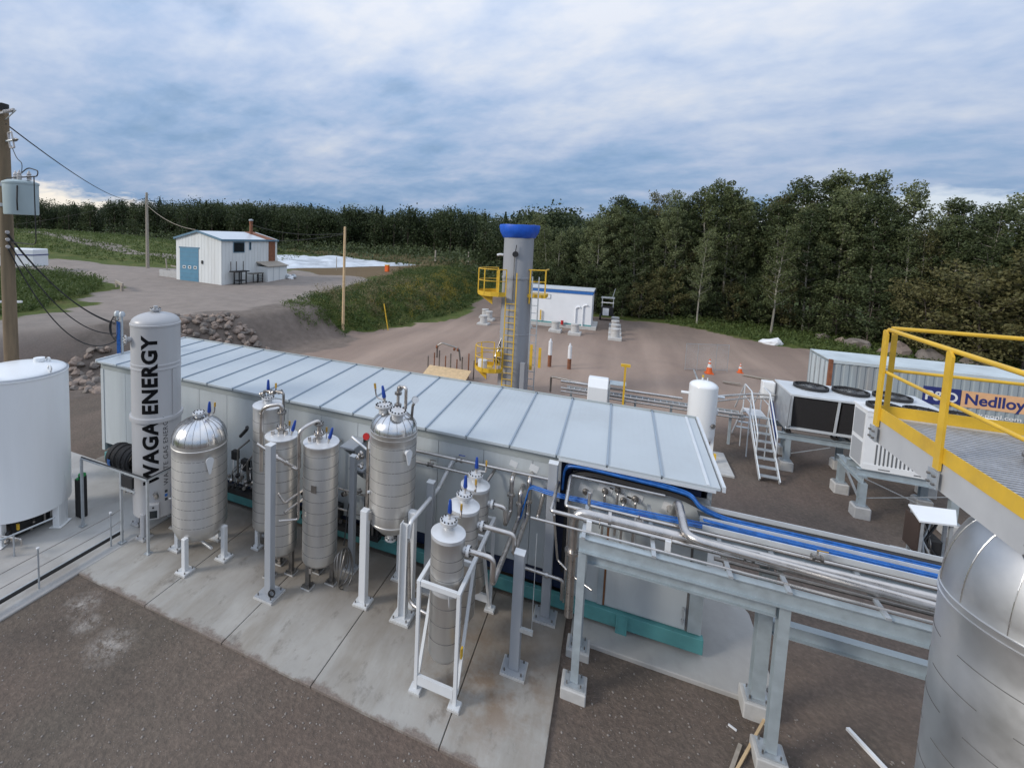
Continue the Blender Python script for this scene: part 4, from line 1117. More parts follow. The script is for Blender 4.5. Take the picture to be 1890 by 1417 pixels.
MB().bb(fx0 + .034, fx1 - .034, fyB - .028, fyB + .028, .14, .30).build('foot_rail', 'white_paint', FR)
MB().bb(fx1 + .034, fx1 + .06, 6.86, 6.93, .78, .95).build('yellow_tag', 'yellow', FR)
flt = ['nearest of the three small filters, its pale lid lowest in the picture', 'middle of the three small lidded filters in the white frame', 'rear small filter nearest the grey wall with blue valve']
for i, (cx, cy) in enumerate(((-2.33, 7.12), (-2.34, 8.0), (-2.36, 8.80))):
    r = .28
    T = thing('small_filter', flt[i], 'filter', (cx, cy, 0), 'small filters in the white frame')
    MB().lathe([(.05, .50), (r * .8, .52), (r * .97, .62), (r * .97, 1.80), (r, 1.86)] + bands(r, 1.87, 2.58, .17, .12) + [(r, 2.62)], (cx, cy, 0), 40).build('jacket', 'steel_jacket', T, True)
    seams(T, cx, cy, r, 1.87, 2.58, .17, .12)
    for z in (.9, 1.2, 1.5):
        MB().lathe([(r * .97 + .001, z - .006), (r * .97 + .004, z), (r * .97 + .001, z + .006)], (cx, cy, 0), 36).build('lap_seam', 'seam_dark', T, True)
    MB().lathe([(r + .006, 2.60), (r + .008, 2.66), (.10, 2.73), (.001, 2.732)], (cx, cy, 0), 40).build('lid', 'lid_white', T, True)
    MB().cyl((cx, cy, 2.72), (cx, cy, 2.82), .085, 20).build('nozzle', 'lid_white', T, True)
    flange(T, (cx, cy, 2.82), .145, bolts=12, t=.05)
    relief_valve(T, (cx + .0, cy + .03, 2.88), (0, .02, 1), .95)
    MB().tube([(cx + .02, cy + .03, 2.93), (cx + .17, cy + .05, 2.93), (cx + .19, cy + .05, 2.97)], .018, 8).build('tap_pipe', 'pipe_steel', T, True)
    tap(T, (cx + .19, cy + .05, 2.93), .9)
    zo = (2.44, 2.36, 2.34)[i]
    MB().cyl((cx + r - .02, cy, zo), (cx + r + .06, cy, zo), .055, 14).build('side_nozzle', 'lid_white', T, True)
    flange(T, (cx + r + .05, cy, zo), .09, (1, 0, 0), 'lid_white', 8, .045)
    if i == 0:
        MB().tube([(cx - .1, cy - .05, .52), (cx, cy - .1, .42), (cx + .13, cy - .12, .52), (cx + .13, cy - .24, 1.75)], .016, 8, .06).build('drain_hose', 'lid_white', T, True)
    MB().lathe([(r * .97 + .002, 1.70), (r + .02, 1.83)], (cx, cy, 0), 40).build('skirt_flare', 'lid_white', T, True)

# ------------------------------------------------------------------ pipes from the wall to the filters
def pipe(pts, r, label, m='pipe_steel', bend=None, name='pipe', collars=(), cat='pipe', n=12):
    p0 = pts[0]
    T = thing(name, label, cat, p0)
    MB().tube(pts, r, n, bend).build('tube', m, T, True)
    for (c, ax) in collars:
        MB().lathe([(.001, -.025), (r * 1.75, -.025), (r * 1.75, .025), (.001, .025)], c, 14, ax).build('collar', m, T, True)
    return T
pipe([(-1.97, 7.12, 2.44), (-1.56, 7.12, 2.44), (-1.56, 7.12, 2.0), (-1.56, 9.3, 1.9), (-1.56, 9.3, 2.45), (-1.56, 9.62, 2.45)], .045, 'grey pipe elbowing down from the nearest filter and back to the wall', bend=.10, collars=[((-1.56, 9.3, 2.2), (0, 0, 1))])
pipe([(-1.97, 8.0, 2.36), (-1.40, 8.0, 2.36), (-1.40, 8.0, 2.0), (-1.40, 9.32, 2.0), (-1.40, 9.32, 2.74), (-1.40, 9.62, 2.74)], .045, 'pipe from the middle filter with long elbow towards the wall', bend=.10, collars=[((-1.40, 9.32, 2.3), (0, 0, 1))])
pipe([(-1.97, 8.80, 2.34), (-1.74, 8.80, 2.34), (-1.74, 8.80, 1.98), (-1.74, 9.3, 1.98), (-1.74, 9.3, 2.70), (-1.74, 9.62, 2.70)], .045, 'short looping pipe from the rear filter up the grey wall', bend=.10, collars=[((-1.74, 9.3, 2.35), (0, 0, 1))])
pipe([(-1.12, 9.62, 2.48), (-1.12, 9.42, 2.48), (-1.20, 9.36, 2.02), (-1.2, 9.30, 1.98)], .035, 'short slanting pipe at the wall beside the blue cable loop')
pipe([(-2.16, 9.62, 2.66), (-2.16, 9.42, 2.66), (-2.25, 9.3, 2.5), (-2.3, 9.0, 2.5)], .03, 'stubby pipe leaving the wall behind the rear filter', 'pipe_dark')
pipe([(-1.4, 9.2, .97), (-.65, 9.2, .95), (-.65, 9.2, .55)], .035, 'low horizontal drain pipe in front of the navy sill', collars=[((-.95, 9.2, .958), (1, 0, 0))])
pipe([(-.62, 9.3, 2.5), (-.62, 9.28, .45)], .022, 'thin vertical pipe at the navy edge of the end bay')
pipe([(-.80, 8.32, 2.72), (-.72, 8.62, 1.72), (-.45, 8.4, 1.66), (-.1, 8.2, 1.64)], .02, 'thin kinked tube hanging from the rack end')
pipe([(-4.6, 9.4, 2.76), (-.85, 9.4, 2.80), (-.85, 8.30, 2.79), (5.4, 8.30, 2.79)], .034, 'long thin pipe crossing the wall then bending onto the rack', bend=.06)
pipe([(-4.6, 9.4, 2.52), (-2.62, 9.4, 2.52), (-2.62, 9.4, 2.2)], .03, 'lower of the two parallel pipes on the wall behind the filters', bend=.06)
pipe([(-3.10, 9.62, 2.62), (-3.10, 9.5, 2.62), (-3.30, 9.3, 2.1), (-3.42, 8.10, 1.98), (-3.42, 8.02, 1.7)], .045, 'white diagonal pipe from the wall down to the white post', 'lid_white', .06)
pipe([(-2.72, 9.62, 2.3), (-2.72, 9.3, 2.15), (-2.80, 8.6, 2.05)], .035, 'second white pipe slanting off the wall beside the filters', 'lid_white', .06)
pipe([(-3.42, 8.02, 1.62), (-3.36, 8.0, .42), (-3.0, 7.9, .40), (-2.76, 7.9, .40)], .035, 'grey pipe dropping beside the white post to the filter frame', bend=.12)
# rack pipes
pipe([(-1.15, 8.02, 2.74), (5.4, 8.02, 2.74)], .020, 'thinnest tube running along the front edge of the rack', collars=[])
pipe([(1.0, 9.42, 2.97), (-.63, 9.42, 2.97), (-.63, 8.56, 2.80), (5.4, 8.56, 2.80)], .033, 'thin pipe looping round the end bay front onto the rack', bend=.06)
pipe([(-.25, 8.72, 3.06), (-.25, 8.72, 2.82), (5.4, 8.72, 2.82)], .028, 'thin pipe with a short upright stub on the rack', bend=.05)
pipe([(-.46, 8.40, .9), (-.46, 8.40, 2.84), (5.4, 8.40, 2.84)], .075, 'thick insulated pipe rising to a wide elbow on the rack', bend=.22, n=16, collars=[((-.46, 8.40, 2.1), (0, 0, 1)), ((.1, 8.40, 2.84), (1, 0, 0))])
pipe([(1.12, 9.63, 2.66), (1.16, 9.36, 2.66), (1.18, 9.20, 3.04), (1.20, 8.16, 2.98), (5.4, 8.12, 2.84)], .066, 'thick pipe climbing out of the bay wall and sweeping onto the rack', bend=.24, n=16)
pipe([(1.6, 8.24, 2.72), (5.4, 8.24, 2.72)], .03, 'pipe tucked below the thick pipes on the rack', 'pipe_dark')
lbn = ['first thin stub pipe on the end bay wall, next to the corner', 'tall thin stub pipe second on the end bay wall', 'third stub pipe on the end bay wall', 'fourth stub pipe on the end bay wall']
for (x, z), lb in zip(((0.0, 2.72), (.22, 2.80), (.33, 2.62), (.53, 2.70)), lbn):
    pipe([(x, 9.62, z), (x, 9.45, z), (x - .01, 9.40, z - .8)], .022, lb, bend=.05)
pipe([(.55, 9.45, 2.1), (.55, 9.40, 1.92), (1.05, 9.3, 1.90)], .02, 'small bent pipe low on the end bay wall')

for i, (c, ax, lb) in enumerate((((.55, 8.56, 2.84), (1, 0, 0), 'small valve on the thin rack pipe near the white bracket'), ((2.05, 8.30, 2.82), (1, 0, 0), 'small valve on the rack pipe above the front column'), ((3.0, 8.72, 2.86), (1, 0, 0), 'small valve on the rear rack pipe'), ((-2.9, 9.4, 2.77), (1, 0, 0), 'inline valve on the upper wall pipe'), ((-3.55, 9.4, 2.52), (1, 0, 0), 'inline valve on the lower wall pipe'))):
    T = thing('line_valve', lb, 'valve', c, 'small valves on the pipes')
    MB().lathe([(.001, -.07), (.05, -.07), (.05, -.04), (.035, -.03), (.035, .03), (.05, .04), (.05, .07), (.001, .07)], c, 12, ax).build('body', 'pipe_dark', T, True)
    MB().cyl(c, (c[0], c[1], c[2] + .11), .012, 8).build('stem', 'pipe_steel', T, True)
    MB().bar((c[0] - .01, c[1], c[2] + .115), (c[0] + .13, c[1], c[2] + .12), .022, .01).build('handle', ('blue_valve', 'pipe_dark', 'brass')[i % 3], T)
# ------------------------------------------------------------------ pipe rack
RK = thing('pipe_rack', 'galvanised steel rack carrying pipes from the building to the right', 'pipe rack', (2.0, 8.4, 0))
def rack_col(x, y, h, s=.15, ped=.14):
    MB().ibeam((x, y, ped + .03), (x, y, h), s, s, .012).build('column', 'galv_beam', RK)
    MB().bb(x - .15, x + .15, y - .15, y + .15, ped + .001, ped + .025).build('base_plate', 'galv', RK)
    MB().bb(x - .20, x + .20, y - .20, y + .20, -.25, ped).build('pedestal', 'block_concrete', RK, bevel=.015)
    b = MB()
    for sx in (-1, 1):
        for sy in (-1, 1): b.cyl((x + sx * .11, y + sy * .11, ped), (x + sx * .11, y + sy * .11, ped + .08), .012, 6)
    b.build('anchor_bolts', 'pipe_dark', RK)['kind'] = 'stuff'
rack_col(-.28, 7.93, 2.44, .12); rack_col(-.28, 8.80, 2.44, .12, .10)
rack_col(2.45, 8.02, 2.44, .135); rack_col(2.46, 8.86, 2.44, .19, .22)
rack_col(5.3, 8.02, 2.44, .17); rack_col(5.3, 8.86, 2.44, .17)
MB().ibeam((-.34, 7.95, 2.575), (5.4, 7.95, 2.575), .14, .25, .014).build('front_beam', 'galv_beam', RK)
MB().ibeam((-.2, 8.03, 2.335), (2.36, 8.03, 2.335), .12, .21, .012).build('stringer', 'galv_beam', RK)
MB().ibeam((-.2, 8.86, 2.575), (5.4, 8.86, 2.575), .12, .22, .012).build('rear_beam', 'galv_beam', RK)
MB().ibeam((2.57, 8.86, 1.50), (5.2, 8.86, 1.50), .14, .22, .012).build('tie_beam', 'galv_beam', RK)
for x in (-.28, .75, 1.75, 2.45, 3.5, 4.6):
    MB().bar((x, 7.85, 2.72), (x, 9.42, 2.72), .06, .038).build('cross_bar', 'galv', RK)
for x in (-.28, 1.02, 2.45, 3.9):
    MB().bar((x, 8.42, 2.74), (x, 8.42, 2.765), .1, .1).build('pipe_shoe', 'galv', RK)
for x in (-.05, 1.02, 2.3, 3.5):
    m_ = MB()
    for (y, z, rr_) in ((8.40, 2.84, .085), (8.30, 2.79, .042)):
        m_.tube([(x, y - rr_, 2.72), (x, y - rr_, z), (x, y, z + rr_), (x, y + rr_, z), (x, y + rr_, 2.72)], .008, 6, .06)
    m_.build('u_bolt', 'pipe_dark', RK, True)['kind'] = 'stuff'
for x in (-.21, .95):
    MB().bb(x - .04, x + .04, 8.06, 8.10, 2.70, 2.90).build('pipe_bracket', 'white_paint', RK)
# cable trays and cables
TR = thing('cable_tray', 'pale channel tray carrying blue cables along the rack', 'cable tray', (3.3, 9.15, 2.8))
MB().bb(1.52, 5.4, 8.88, 9.46, 2.80, 2.812).build('tray_floor', 'galv', TR)
MB().bb(1.52, 5.4, 8.862, 8.878, 2.79, 2.88).build('tray_side', 'roof_trim', TR)
MB().bb(1.52, 5.4, 9.14, 9.155, 2.815, 2.885).build('tray_divider', 'roof_trim', TR)
MB().bb(1.52, 5.4, 9.462, 9.478, 2.79, 2.93).build('tray_side', 'roof_trim', TR)
for x in (2.2, 3.4, 4.5): MB().bb(x - .03, x + .03, 8.9, 9.44, 2.76, 2.80).build('tray_bracket', 'galv', TR)
def cables(name, label, path, n, r, m, spread=(0, .02, .02), cat='cable'):
    T = thing(name, label, cat, path[0])
    for k in range(n):
        o = Vector((spread[0] * (k - n / 2), spread[1] * (k - n / 2), spread[2] * rng.uniform(-1, 1)))
        pts = [Vector(p) + o + Vector((0, rng.uniform(-.006, .006), rng.uniform(-.008, .008))) for p in path]
        MB().tube(pts, r, 7, .25, 6).build('cable', m, T, True)
    return T
cables('blue_cable_bundle', 'thick blue cable bundle sweeping down from the roof edge into the tray', [(-.78, 9.56, 2.6), (-.76, 9.54, 3.10), (-.4, 9.5, 3.16), (1.05, 9.47, 3.12), (1.42, 9.44, 3.08), (1.52, 9.25, 2.98), (1.9, 9.27, 2.86), (5.4, 9.27, 2.85)], 7, .018, 'blue_cable', (0, .024, .025))
cables('blue_cable_bundle', 'flat blue cable bundle running along the middle of the rack', [(-1.52, 9.3, 1.95), (-1.42, 9.32, 2.45), (-1.38, 9.32, 2.62), (-.9, 9.1, 2.68), (.1, 8.90, 2.80), (1.6, 8.96, 2.83), (5.4, 8.98, 2.83)], 6, .013, 'blue_cable', (0, .024, .01))
cables('black_cable_bundle', 'black cables lying under the blue bundle in the roof recess', [(-.70, 9.6, .9), (-.70, 9.6, 2.9), (-.3, 9.58, 3.02), (1.2, 9.55, 2.99), (1.50, 9.45, 2.93), (1.75, 9.40, 2.84), (5.4, 9.40, 2.84)], 6, .026, 'rubber', (0, .028, .025))
cables('blue_cable_bundle', 'three separate blue cables lying in the tray beside the divider', [(1.55, 9.02, 2.90), (2.0, 9.08, 2.85), (5.4, 9.08, 2.84)], 3, .014, 'blue_cable', (0, .032, .006))

# ------------------------------------------------------------------ free-standing support posts
def post(x, y, h, s, m, label, section='box', plate=.36):
    T = thing('support_post', label, 'post', (x, y, 0), 'steel support posts on the pad')
    if section == 'box':
        MB().bb(x - s / 2, x + s / 2, y - s / 2, y + s / 2, .055, h).build('shaft', m, T, bevel=.008)
        MB().bb(x - s / 2 - .004, x + s / 2 + .004, y - s / 2 - .004, y + s / 2 + .004, h + .001, h + .012).build('cap_plate', 'white_paint', T)
    else:
        MB().ibeam((x, y, .055), (x, y, h), s, s, .014, (1, 0, 0)).build('shaft', m, T)
    pl = MB().bb(x - plate / 2, x + plate / 2, y - plate / 2, y + plate / 2, .035, .055).build('base_plate', m, T)
    MB().bb(x - plate / 2 - .02, x + plate / 2 + .02, y - plate / 2 - .02, y + plate / 2 + .02, .001, .035).build('grout', 'block_concrete', T)
    b = MB()
    for sx in (-1, 1):
        for sy in (-1, 1): b.cyl((x + sx * plate * .38, y + sy * plate * .38, .05), (x + sx * plate * .38, y + sy * plate * .38, .10), .015, 6)
    b.build('anchor_bolts', 'pipe_dark', pl)['kind'] = 'stuff'
    return T
pA = post(-6.25, 7.39, 3.22, .155, 'grey_paint', 'tall grey square post standing before the slim columns', plate=.42)
MB().lathe([(.05, -.01), (.075, -.01), (.075, .02), (.05, .02)], (-6.12, 7.30, .14), 16, (0.3, -1, 0.2)).build('earth_clip', 'rubber', pA, True)
post(-3.51, 8.04, 1.96, .16, 'white_paint', 'white H-section post carrying the diagonal white pipe', 'h', .36)
post(-3.36, 8.98, 2.38, .15, 'grey_paint', 'grey square post against the wall left of the filters')
post(-5.13, 8.78, 2.64, .13, 'grey_paint', 'thin grey post between the slim column and the flanged vessel', plate=.26)
pF = post(-1.27, 7.87, 2.16, .17, 'grey_paint', 'short thick grey post alone on the last slab', plate=.38)
MB().bb(-1.20, -.98, 7.78, 7.84, .80, .87).build('bracket', 'galv', pF)
MB().cyl((-1.0, 7.80, .83), (-1.0, 7.80, 2.62), .006, 6).build('earth_wire', 'galv', pF)
post(-.95, 9.30, 3.20, .17, 'grey_paint', 'tall grey post at the left edge of the end bay', plate=.40)

# small instruments and pipework between the vessels
pipe([(-6.97, 7.94, 2.24), (-6.97, 7.94, 2.9)], .028, 'upright pipe with brass cock left of the grey post', 'pipe_dark')
pipe([(-6.7, 7.5, 3.1), (-5.9, 7.75, 2.62), (-5.88, 7.83, 2.62)], .03, 'steel pipe crossing from the grey post to the slim columns', 'pipe_steel', collars=[((-6.3, 7.62, 2.86), (.8, .25, -.48)), ((-6.1, 7.69, 2.74), (.8, .25, -.48))])
pipe([(-6.2, 7.48, 2.92), (-5.88, 7.83, 2.60), (-5.88, 7.83, 1.5), (-6.2, 7.6, 1.5)], .026, 'square looped thin pipe hung in front of the slim column', bend=.05)
pipe([(-6.1, 7.45, 2.2), (-5.98, 7.50, 2.0), (-5.86, 8.6, 2.05)], .024, 'upper thin pipe bent round behind the slim column')
pipe([(-5.98, 7.50, 1.8), (-5.86, 8.6, 1.85)], .024, 'lower thin pipe running back beside the slim column')
pipe([(-5.25, 8.9, 3.0), (-4.62, 8.7, 2.82)], .028, 'short pipe joining the slim column to the flanged vessel', 'lid_white')
pipe([(-4.60, 8.46, .3), (-4.60, 8.46, 3.1), (-4.60, 8.46, 3.2)], .034, 'tall vertical pipe close by the flanged vessel', 'pipe_steel')
V = thing('relief_valve_set', 'red and black valve with white cap beside the flanged vessel', 'valve', (-4.62, 8.46, 3.2))
MB().lathe([(.001, 0), (.05, 0), (.07, .05), (.05, .10), (.001, .1)], (-4.62, 8.46, 3.2), 12).build('body', 'pipe_dark', V, True)
MB().lathe([(.001, 0), (.07, 0), (.07, .05), (.001, .05)], (-4.62, 8.42, 3.33), 16, (.2, -1, .2)).build('hand_wheel', 'red', V, True)
MB().lathe([(.001, 0), (.075, 0), (.075, .03), (.001, .03)], (-4.66, 8.44, 3.26), 16, (-1, -.3, 0)).build('dial', 'black', V, True)
MB().box((-4.55, 8.44, 3.18), (.06, .08, .24)).build('cap', 'white_paint', V, bevel=.02)
V = thing('valve_cluster', 'dark tangle of small valves left of the tall vertical pipe', 'valve', (-4.75, 8.5, 2.6))
for k in range(7):
    c = (-4.78 + .12 * rng.uniform(-1, 1), 8.5 + .1 * rng.uniform(-1, 1), 2.72 + .16 * rng.uniform(-1, 1))
    MB().lathe([(.001, 0), (.03, 0), (.045, .03), (.03, .08), (.001, .08)], c, 10, rng.normal(size=3)).build('valve_body', 'pipe_dark' if k % 2 else 'pipe_steel', V, True)
# angle brackets on the wall
for i, (x, z, lb) in enumerate(((-5.6, 2.35, 'upper grey wall bracket behind the slim column'), (-5.35, 1.9, 'wide grey wall bracket lower behind the slim column'))):
    T = thing('wall_bracket', lb, 'bracket', (x, 9.5, z), 'grey brackets on the wall')
    MB().bb(x, x + .36, 8.95, 9.585, z + .30, z + .34).build('arm', 'grey_paint', T)
    MB().extr([(x + .02, 9.585, z - .2), (x + .02, 9.585, z + .298), (x + .02, 9.0, z + .298)], (.016, 0, 0)).extr([(x + .32, 9.585, z - .2), (x + .32, 9.585, z + .298), (x + .32, 9.0, z + .298)], (.016, 0, 0)).build('gusset', 'grey_paint', T)
# instrument manifold behind the domed vessel
V = thing('instrument_manifold', 'cluttered black and steel valve manifold between domed vessel and wall', 'manifold', (-8.9, 9.2, 1.2))
MB().bb(-9.35, -8.0, 9.12, 9.34, .62, .74).build('shelf', 'black', V)
for k in range(26):
    c = (-9.3 + 1.25 * rng.random(), 9.2 + .1 * rng.uniform(-1, 1), .78 + .35 * rng.random())
    MB().lathe([(.001, 0), (.04, 0), (.05, .03), (.03, .09), (.001, .1)], c, 8, rng.normal(size=3)).build('valve_body', ('pipe_steel', 'pipe_dark', 'black')[k % 3], V, True)
for (x, zt, xe) in ((-8.95, 1.75, -8.7), (-8.62, 1.5, -8.45)):
    MB().tube([(x, 9.3, .8), (x, 9.3, zt), (xe, 9.45, zt + .25)], .026, 8).build('riser', 'pipe_dark', V, True)
for (x, z, w_, h_, mm) in ((-8.75, 1.35, .22, .30, 'black'), (-8.5, 1.15, .16, .22, 'louver_dark'), (-9.1, 1.55, .18, .24, 'black'), (-8.4, 1.62, .14, .30, 'pipe_steel')):
    MB().bb(x - w_ / 2, x + w_ / 2, 9.30, 9.44, z - h_ / 2, z + h_ / 2).build('instrument_box', mm, V, bevel=.01)
for k in range(12):
    p = (-9.2 + 1.0 * rng.random(), 9.25, .85 + .25 * rng.random()); q = (p[0] + .3 * rng.uniform(-1, 1), 9.36, 1.2 + .5 * rng.random())
    MB().tube([p, (p[0], 9.22, (p[2] + q[2]) / 2), q], .011, 6, .1).build('tubing', ('pipe_steel', 'rubber', 'pipe_dark')[k % 3], V, True)
MB().bb(-8.25, -7.95, 9.36, 9.54, .75, 2.15).build('panel_box', 'wall_cap', V)
MB().tube([(-9.0, 9.45, 2.05), (-8.55, 9.2, 2.42), (-8.5, 9.15, 2.5)], .045, 10).build('actuator', 'black', V, True)
# gas panel and dark pipework crowded against the wall between the slim columns and the flanged vessel
V = thing('gas_panel', 'dark gas panel crowded with pipes on the wall behind the slim columns', 'gas panel', (-5.6, 9.3, 0))
MB().bb(-6.9, -4.75, 9.30, 9.50, .42, .52).build('sill', 'black', V)
for k, (x, z0_, z1_, mm) in enumerate(((-6.85, .5, 2.1, 'pipe_dark'), (-6.3, .5, 1.5, 'black'), (-6.05, .5, 2.4, 'pipe_dark'), (-5.05, .5, 2.0, 'black'), (-4.92, .5, 2.5, 'pipe_dark'), (-4.80, .5, 1.7, 'rubber'))):
    MB().tube([(x, 9.36, z0_), (x, 9.36, z1_), (x + .1, 9.58, z1_ + .12)], .045 if mm == 'black' else .03, 8).build('riser', mm, V, True)
for k in range(18):
    c = (-6.9 + 2.1 * rng.random(), 9.3 + .1 * rng.random(), .6 + 1.0 * rng.random())
    MB().lathe([(.001, 0), (.05, 0), (.06, .04), (.035, .1), (.001, .11)], c, 9, rng.normal(size=3)).build('valve_body', ('pipe_dark', 'black', 'pipe_steel')[k % 3], V, True)
for (x, z, w_, h_, mm) in ((-5.0, 1.25, .30, .45, 'black'), (-6.55, 1.2, .35, .5, 'louver_dark'), (-5.95, .85, .3, .3, 'black')):
    MB().bb(x - w_ / 2, x + w_ / 2, 9.34, 9.52, z - h_ / 2, z + h_ / 2).build('instrument_box', mm, V, bevel=.012)
for z in (.95, 1.45): MB().tube([(-6.9, 9.33, z), (-4.7, 9.33, z)], .024, 8).build('header', 'pipe_steel', V, True)
# hose coiled on the floor behind the slim column
V = thing('hose_coil', 'grey hose coiled upright on the pad by the thin post', 'hose', (-5.05, 8.15, 0))
for k in range(4):
    rr_ = .26 + .03 * k; m_ = MB(); pts = [(-5.1 + .05 * k + .04 * math.sin(2 * t + k), 8.25 + rr_ * .75 * math.cos(t), .42 + rr_ * 1.25 * math.sin(t)) for t in [2 * math.pi * j / 28 for j in range(29)]]
    m_.tube(pts, .013, 6, 0).build('loop', 'pipe_dark', V, True)
MB().tube([(-5.1, 8.4, .8), (-5.2, 8.7, 1.5), (-5.12, 8.9, 2.0)], .014, 6, .2).build('tail', 'rubber', V, True)

# ------------------------------------------------------------------ left hand side: pipe shelf, kerb pipe, wire fence, hose
S = thing('pipe_shelf', 'waist-high shelf of square steel tube around the tower foot', 'shelf', (-10.4, 7.3, 0))
for (a, b_) in (((-11.96, 7.18, 1.76), (-9.60, 7.18, 1.76)), ((-9.60, 7.18, 1.76), (-9.60, 8.7, 1.76))):
    MB().bar(a, b_, .05, .04).build('rail', 'galv', S)
    MB().bar(Vector(a) + Vector((0, 0, .032)), Vector(b_) + Vector((0, 0, .032)), .02, .018).build('rail_tube', 'black', S)
for (x, y) in ((-9.60, 7.18), (-10.5, 7.18), (-11.96, 7.18), (-9.60, 8.6)):
    MB().bb(x - .025, x + .025, y - .025, y + .025, .0, 1.738).build('post', 'galv', S)
    MB().bb(x - .07, x + .07, y - .07, y + .07, .001, .015).build('base_plate', 'galv', S)
MB().bb(-10.45, -10.1, 7.16, 7.22, 1.42, 1.68).build('meter_box', 'black', S)
MB().bb(-10.47, -9.98, 7.14, 7.158, 1.36, 1.41).build('meter_sill', 'galv', S)
K = pipe([(-10.72, 3.0, .12), (-10.72, 7.35, .12)], .045, 'black insulated pipe lying along the pad edge by the white tank', 'rubber', n=14)
MB().bar((-10.72, 3.0, .168), (-10.72, 7.35, .168), .035, .006).build('clip_strip', 'galv', K)
W = thing('wire_fence', 'low fence of slim posts and wires on the tank pad', 'fence', (-10.6, 6, 0))
for (x, y, h) in ((-10.62, 5.48, .85), (-10.60, 6.98, .80), (-10.62, 3.9, .85)):
    MB().cyl((x, y, -.012), (x, y, h), .018, 10).build('post', 'galv', W, True)
    MB().lathe([(.001, 0), (.03, 0), (.03, .03), (.001, .04)], (x, y, h), 10).build('post_cap', 'white_paint', W, True)
for z in (.74, .45):
    MB().tube([(-10.62, 3.0, z), (-10.62, 5.48, z), (-10.60, 6.98, z), (-10.50, 7.18, z + .1)], .008, 6, .01).build('wire', 'pipe_dark', W)
W = thing('wire_fence', 'short handrail tube running past the white tank leg', 'fence', (-12.2, 6, 0))
for (x, y, h) in ((-12.19, 5.82, .52), (-12.4, 5.0, .52)):
    MB().cyl((x, y, -.012), (x, y, h), .018, 10).build('post', 'galv', W, True)
MB().tube([(-12.5, 4.4, .50), (-12.19, 5.82, .50), (-12.05, 6.6, .52)], .02, 8).build('rail', 'galv', W, True)
C = thing('hose_stand', 'black upright hose stand with green fittings behind the white tank', 'stand', (-12.4, 7.45, 0))
MB().bb(-12.5, -12.3, 7.40, 7.52, -.012, 1.1).build('column', 'black', C, bevel=.02)
for k in range(4): MB().cyl((-12.52 + .06 * k, 7.36, 0), (-12.52 + .06 * k, 7.36, 1.0), .02, 8).build('hose', 'rubber', C, True)
mat('green_paint', (.03, .28, .08), .5)
for (z, dx_) in ((1.12, 0), (1.16, .1), (.98, -.1)): MB().lathe([(.001, 0), (.05, 0), (.05, .08), (.001, .08)], (-12.4 + dx_, 7.4, z), 12, (1, 0, .2)).build('fitting', 'green_paint', C, True)
for i, (x, mm, lb) in enumerate(((-12.75, 'rubber', 'black hose coil with blue band hung by the tower'), (-12.30, 'rubber', 'dark brown hose coil hung next to the blue banded one'))):
    C = thing('hose_coil', lb, 'hose', (x, 8.75, .6), 'hose coils hung by the tower')
    for k in range(7):
        rr_ = .30 + .015 * (k % 3); xo = x - .20 + .065 * k
        pts = [(xo, 8.75 + rr_ * math.cos(t), .98 + rr_ * math.sin(t)) for t in [2 * math.pi * j / 26 for j in range(27)]]
        MB().tube(pts, .036, 8, 0).build('loop', mm, C, True)
    if i == 0:
        MB().lathe([(.385, -.06), (.392, 0), (.385, .06)], (x, 8.75, .98), 10, (1, 0, 0), 2.2, 3.6).build('blue_band', 'blue_cable', C, True)
    MB().bb(x - .02, x + .02, 8.70, 8.80, -.01, .98).build('stand', 'black', C)

# ------------------------------------------------------------------ insulated tank and yellow platform at the right
cx, cy, r = 4.12, 6.30, .875
T = thing('insulated_tank', 'huge aluminium clad tank with domed top in the lower right corner', 'tank', (cx, cy, 0))
prof = [(r - .05, .0), (r, .02)] + bands(r, .05, 3.98, .36, .3, 0) + [(r, 3.98), (r + .012, 3.985), (r + .012, 4.01), (r, 4.015), (r, 4.06), (r + .010, 4.065), (r + .010, 4.085), (r, 4.09)]
MB().lathe(prof, (cx, cy, 0), 72).build('jacket', 'tank_jacket', T, True)
k = 0
for z in np.arange(.35, 3.9, .36):                      # dark laps: each sheet overlaps part of the way round
    for j in range(7):
        a0 = j * .9 + .37 * k; MB().lathe([(r + .0015, z - .005), (r + .0035, z - .003), (r + .0035, z + .003), (r + .0015, z + .005)], (cx, cy, 0), 14, None, a0, a0 + .62).build('lap_seam', 'seam_dark', T, True)
    k += 1
tank_dome = [(max(.0005, (r - .004) * max(0.0, math.cos(a)) ** .60), 4.10 + .98 * math.sin(a)) for a in [math.pi / 2 * k / 14 for k in range(15)]]
dm = MB().lathe([(r, 4.09)] + tank_dome, (cx, cy, 0), 72).build('dome', 'tank_jacket', T, True)
for k in range(14):
    a = 2 * math.pi * (k + .3) / 14
    MB().tube([(cx + (rr + .003) * math.cos(a), cy + (rr + .003) * math.sin(a), zz) for rr, zz in tank_dome[:-1]], .004, 5, 0).build('gore_seam', 'steel_dome', dm)
MB().lathe([(.001, 5.0), (.22, 5.0), (.22, 5.3), (.001, 5.3)], (cx, cy, 0), 32).build('neck', 'tank_jacket', T, True)
for a in (.6, 2.2, 3.8, 5.4):
    x, y = cx + .72 * math.cos(a), cy + .72 * math.sin(a)
    MB().bb(x - .04, x + .04, y - .04, y + .04, 4.6, 5.21).build('platform_leg', 'galv', T)

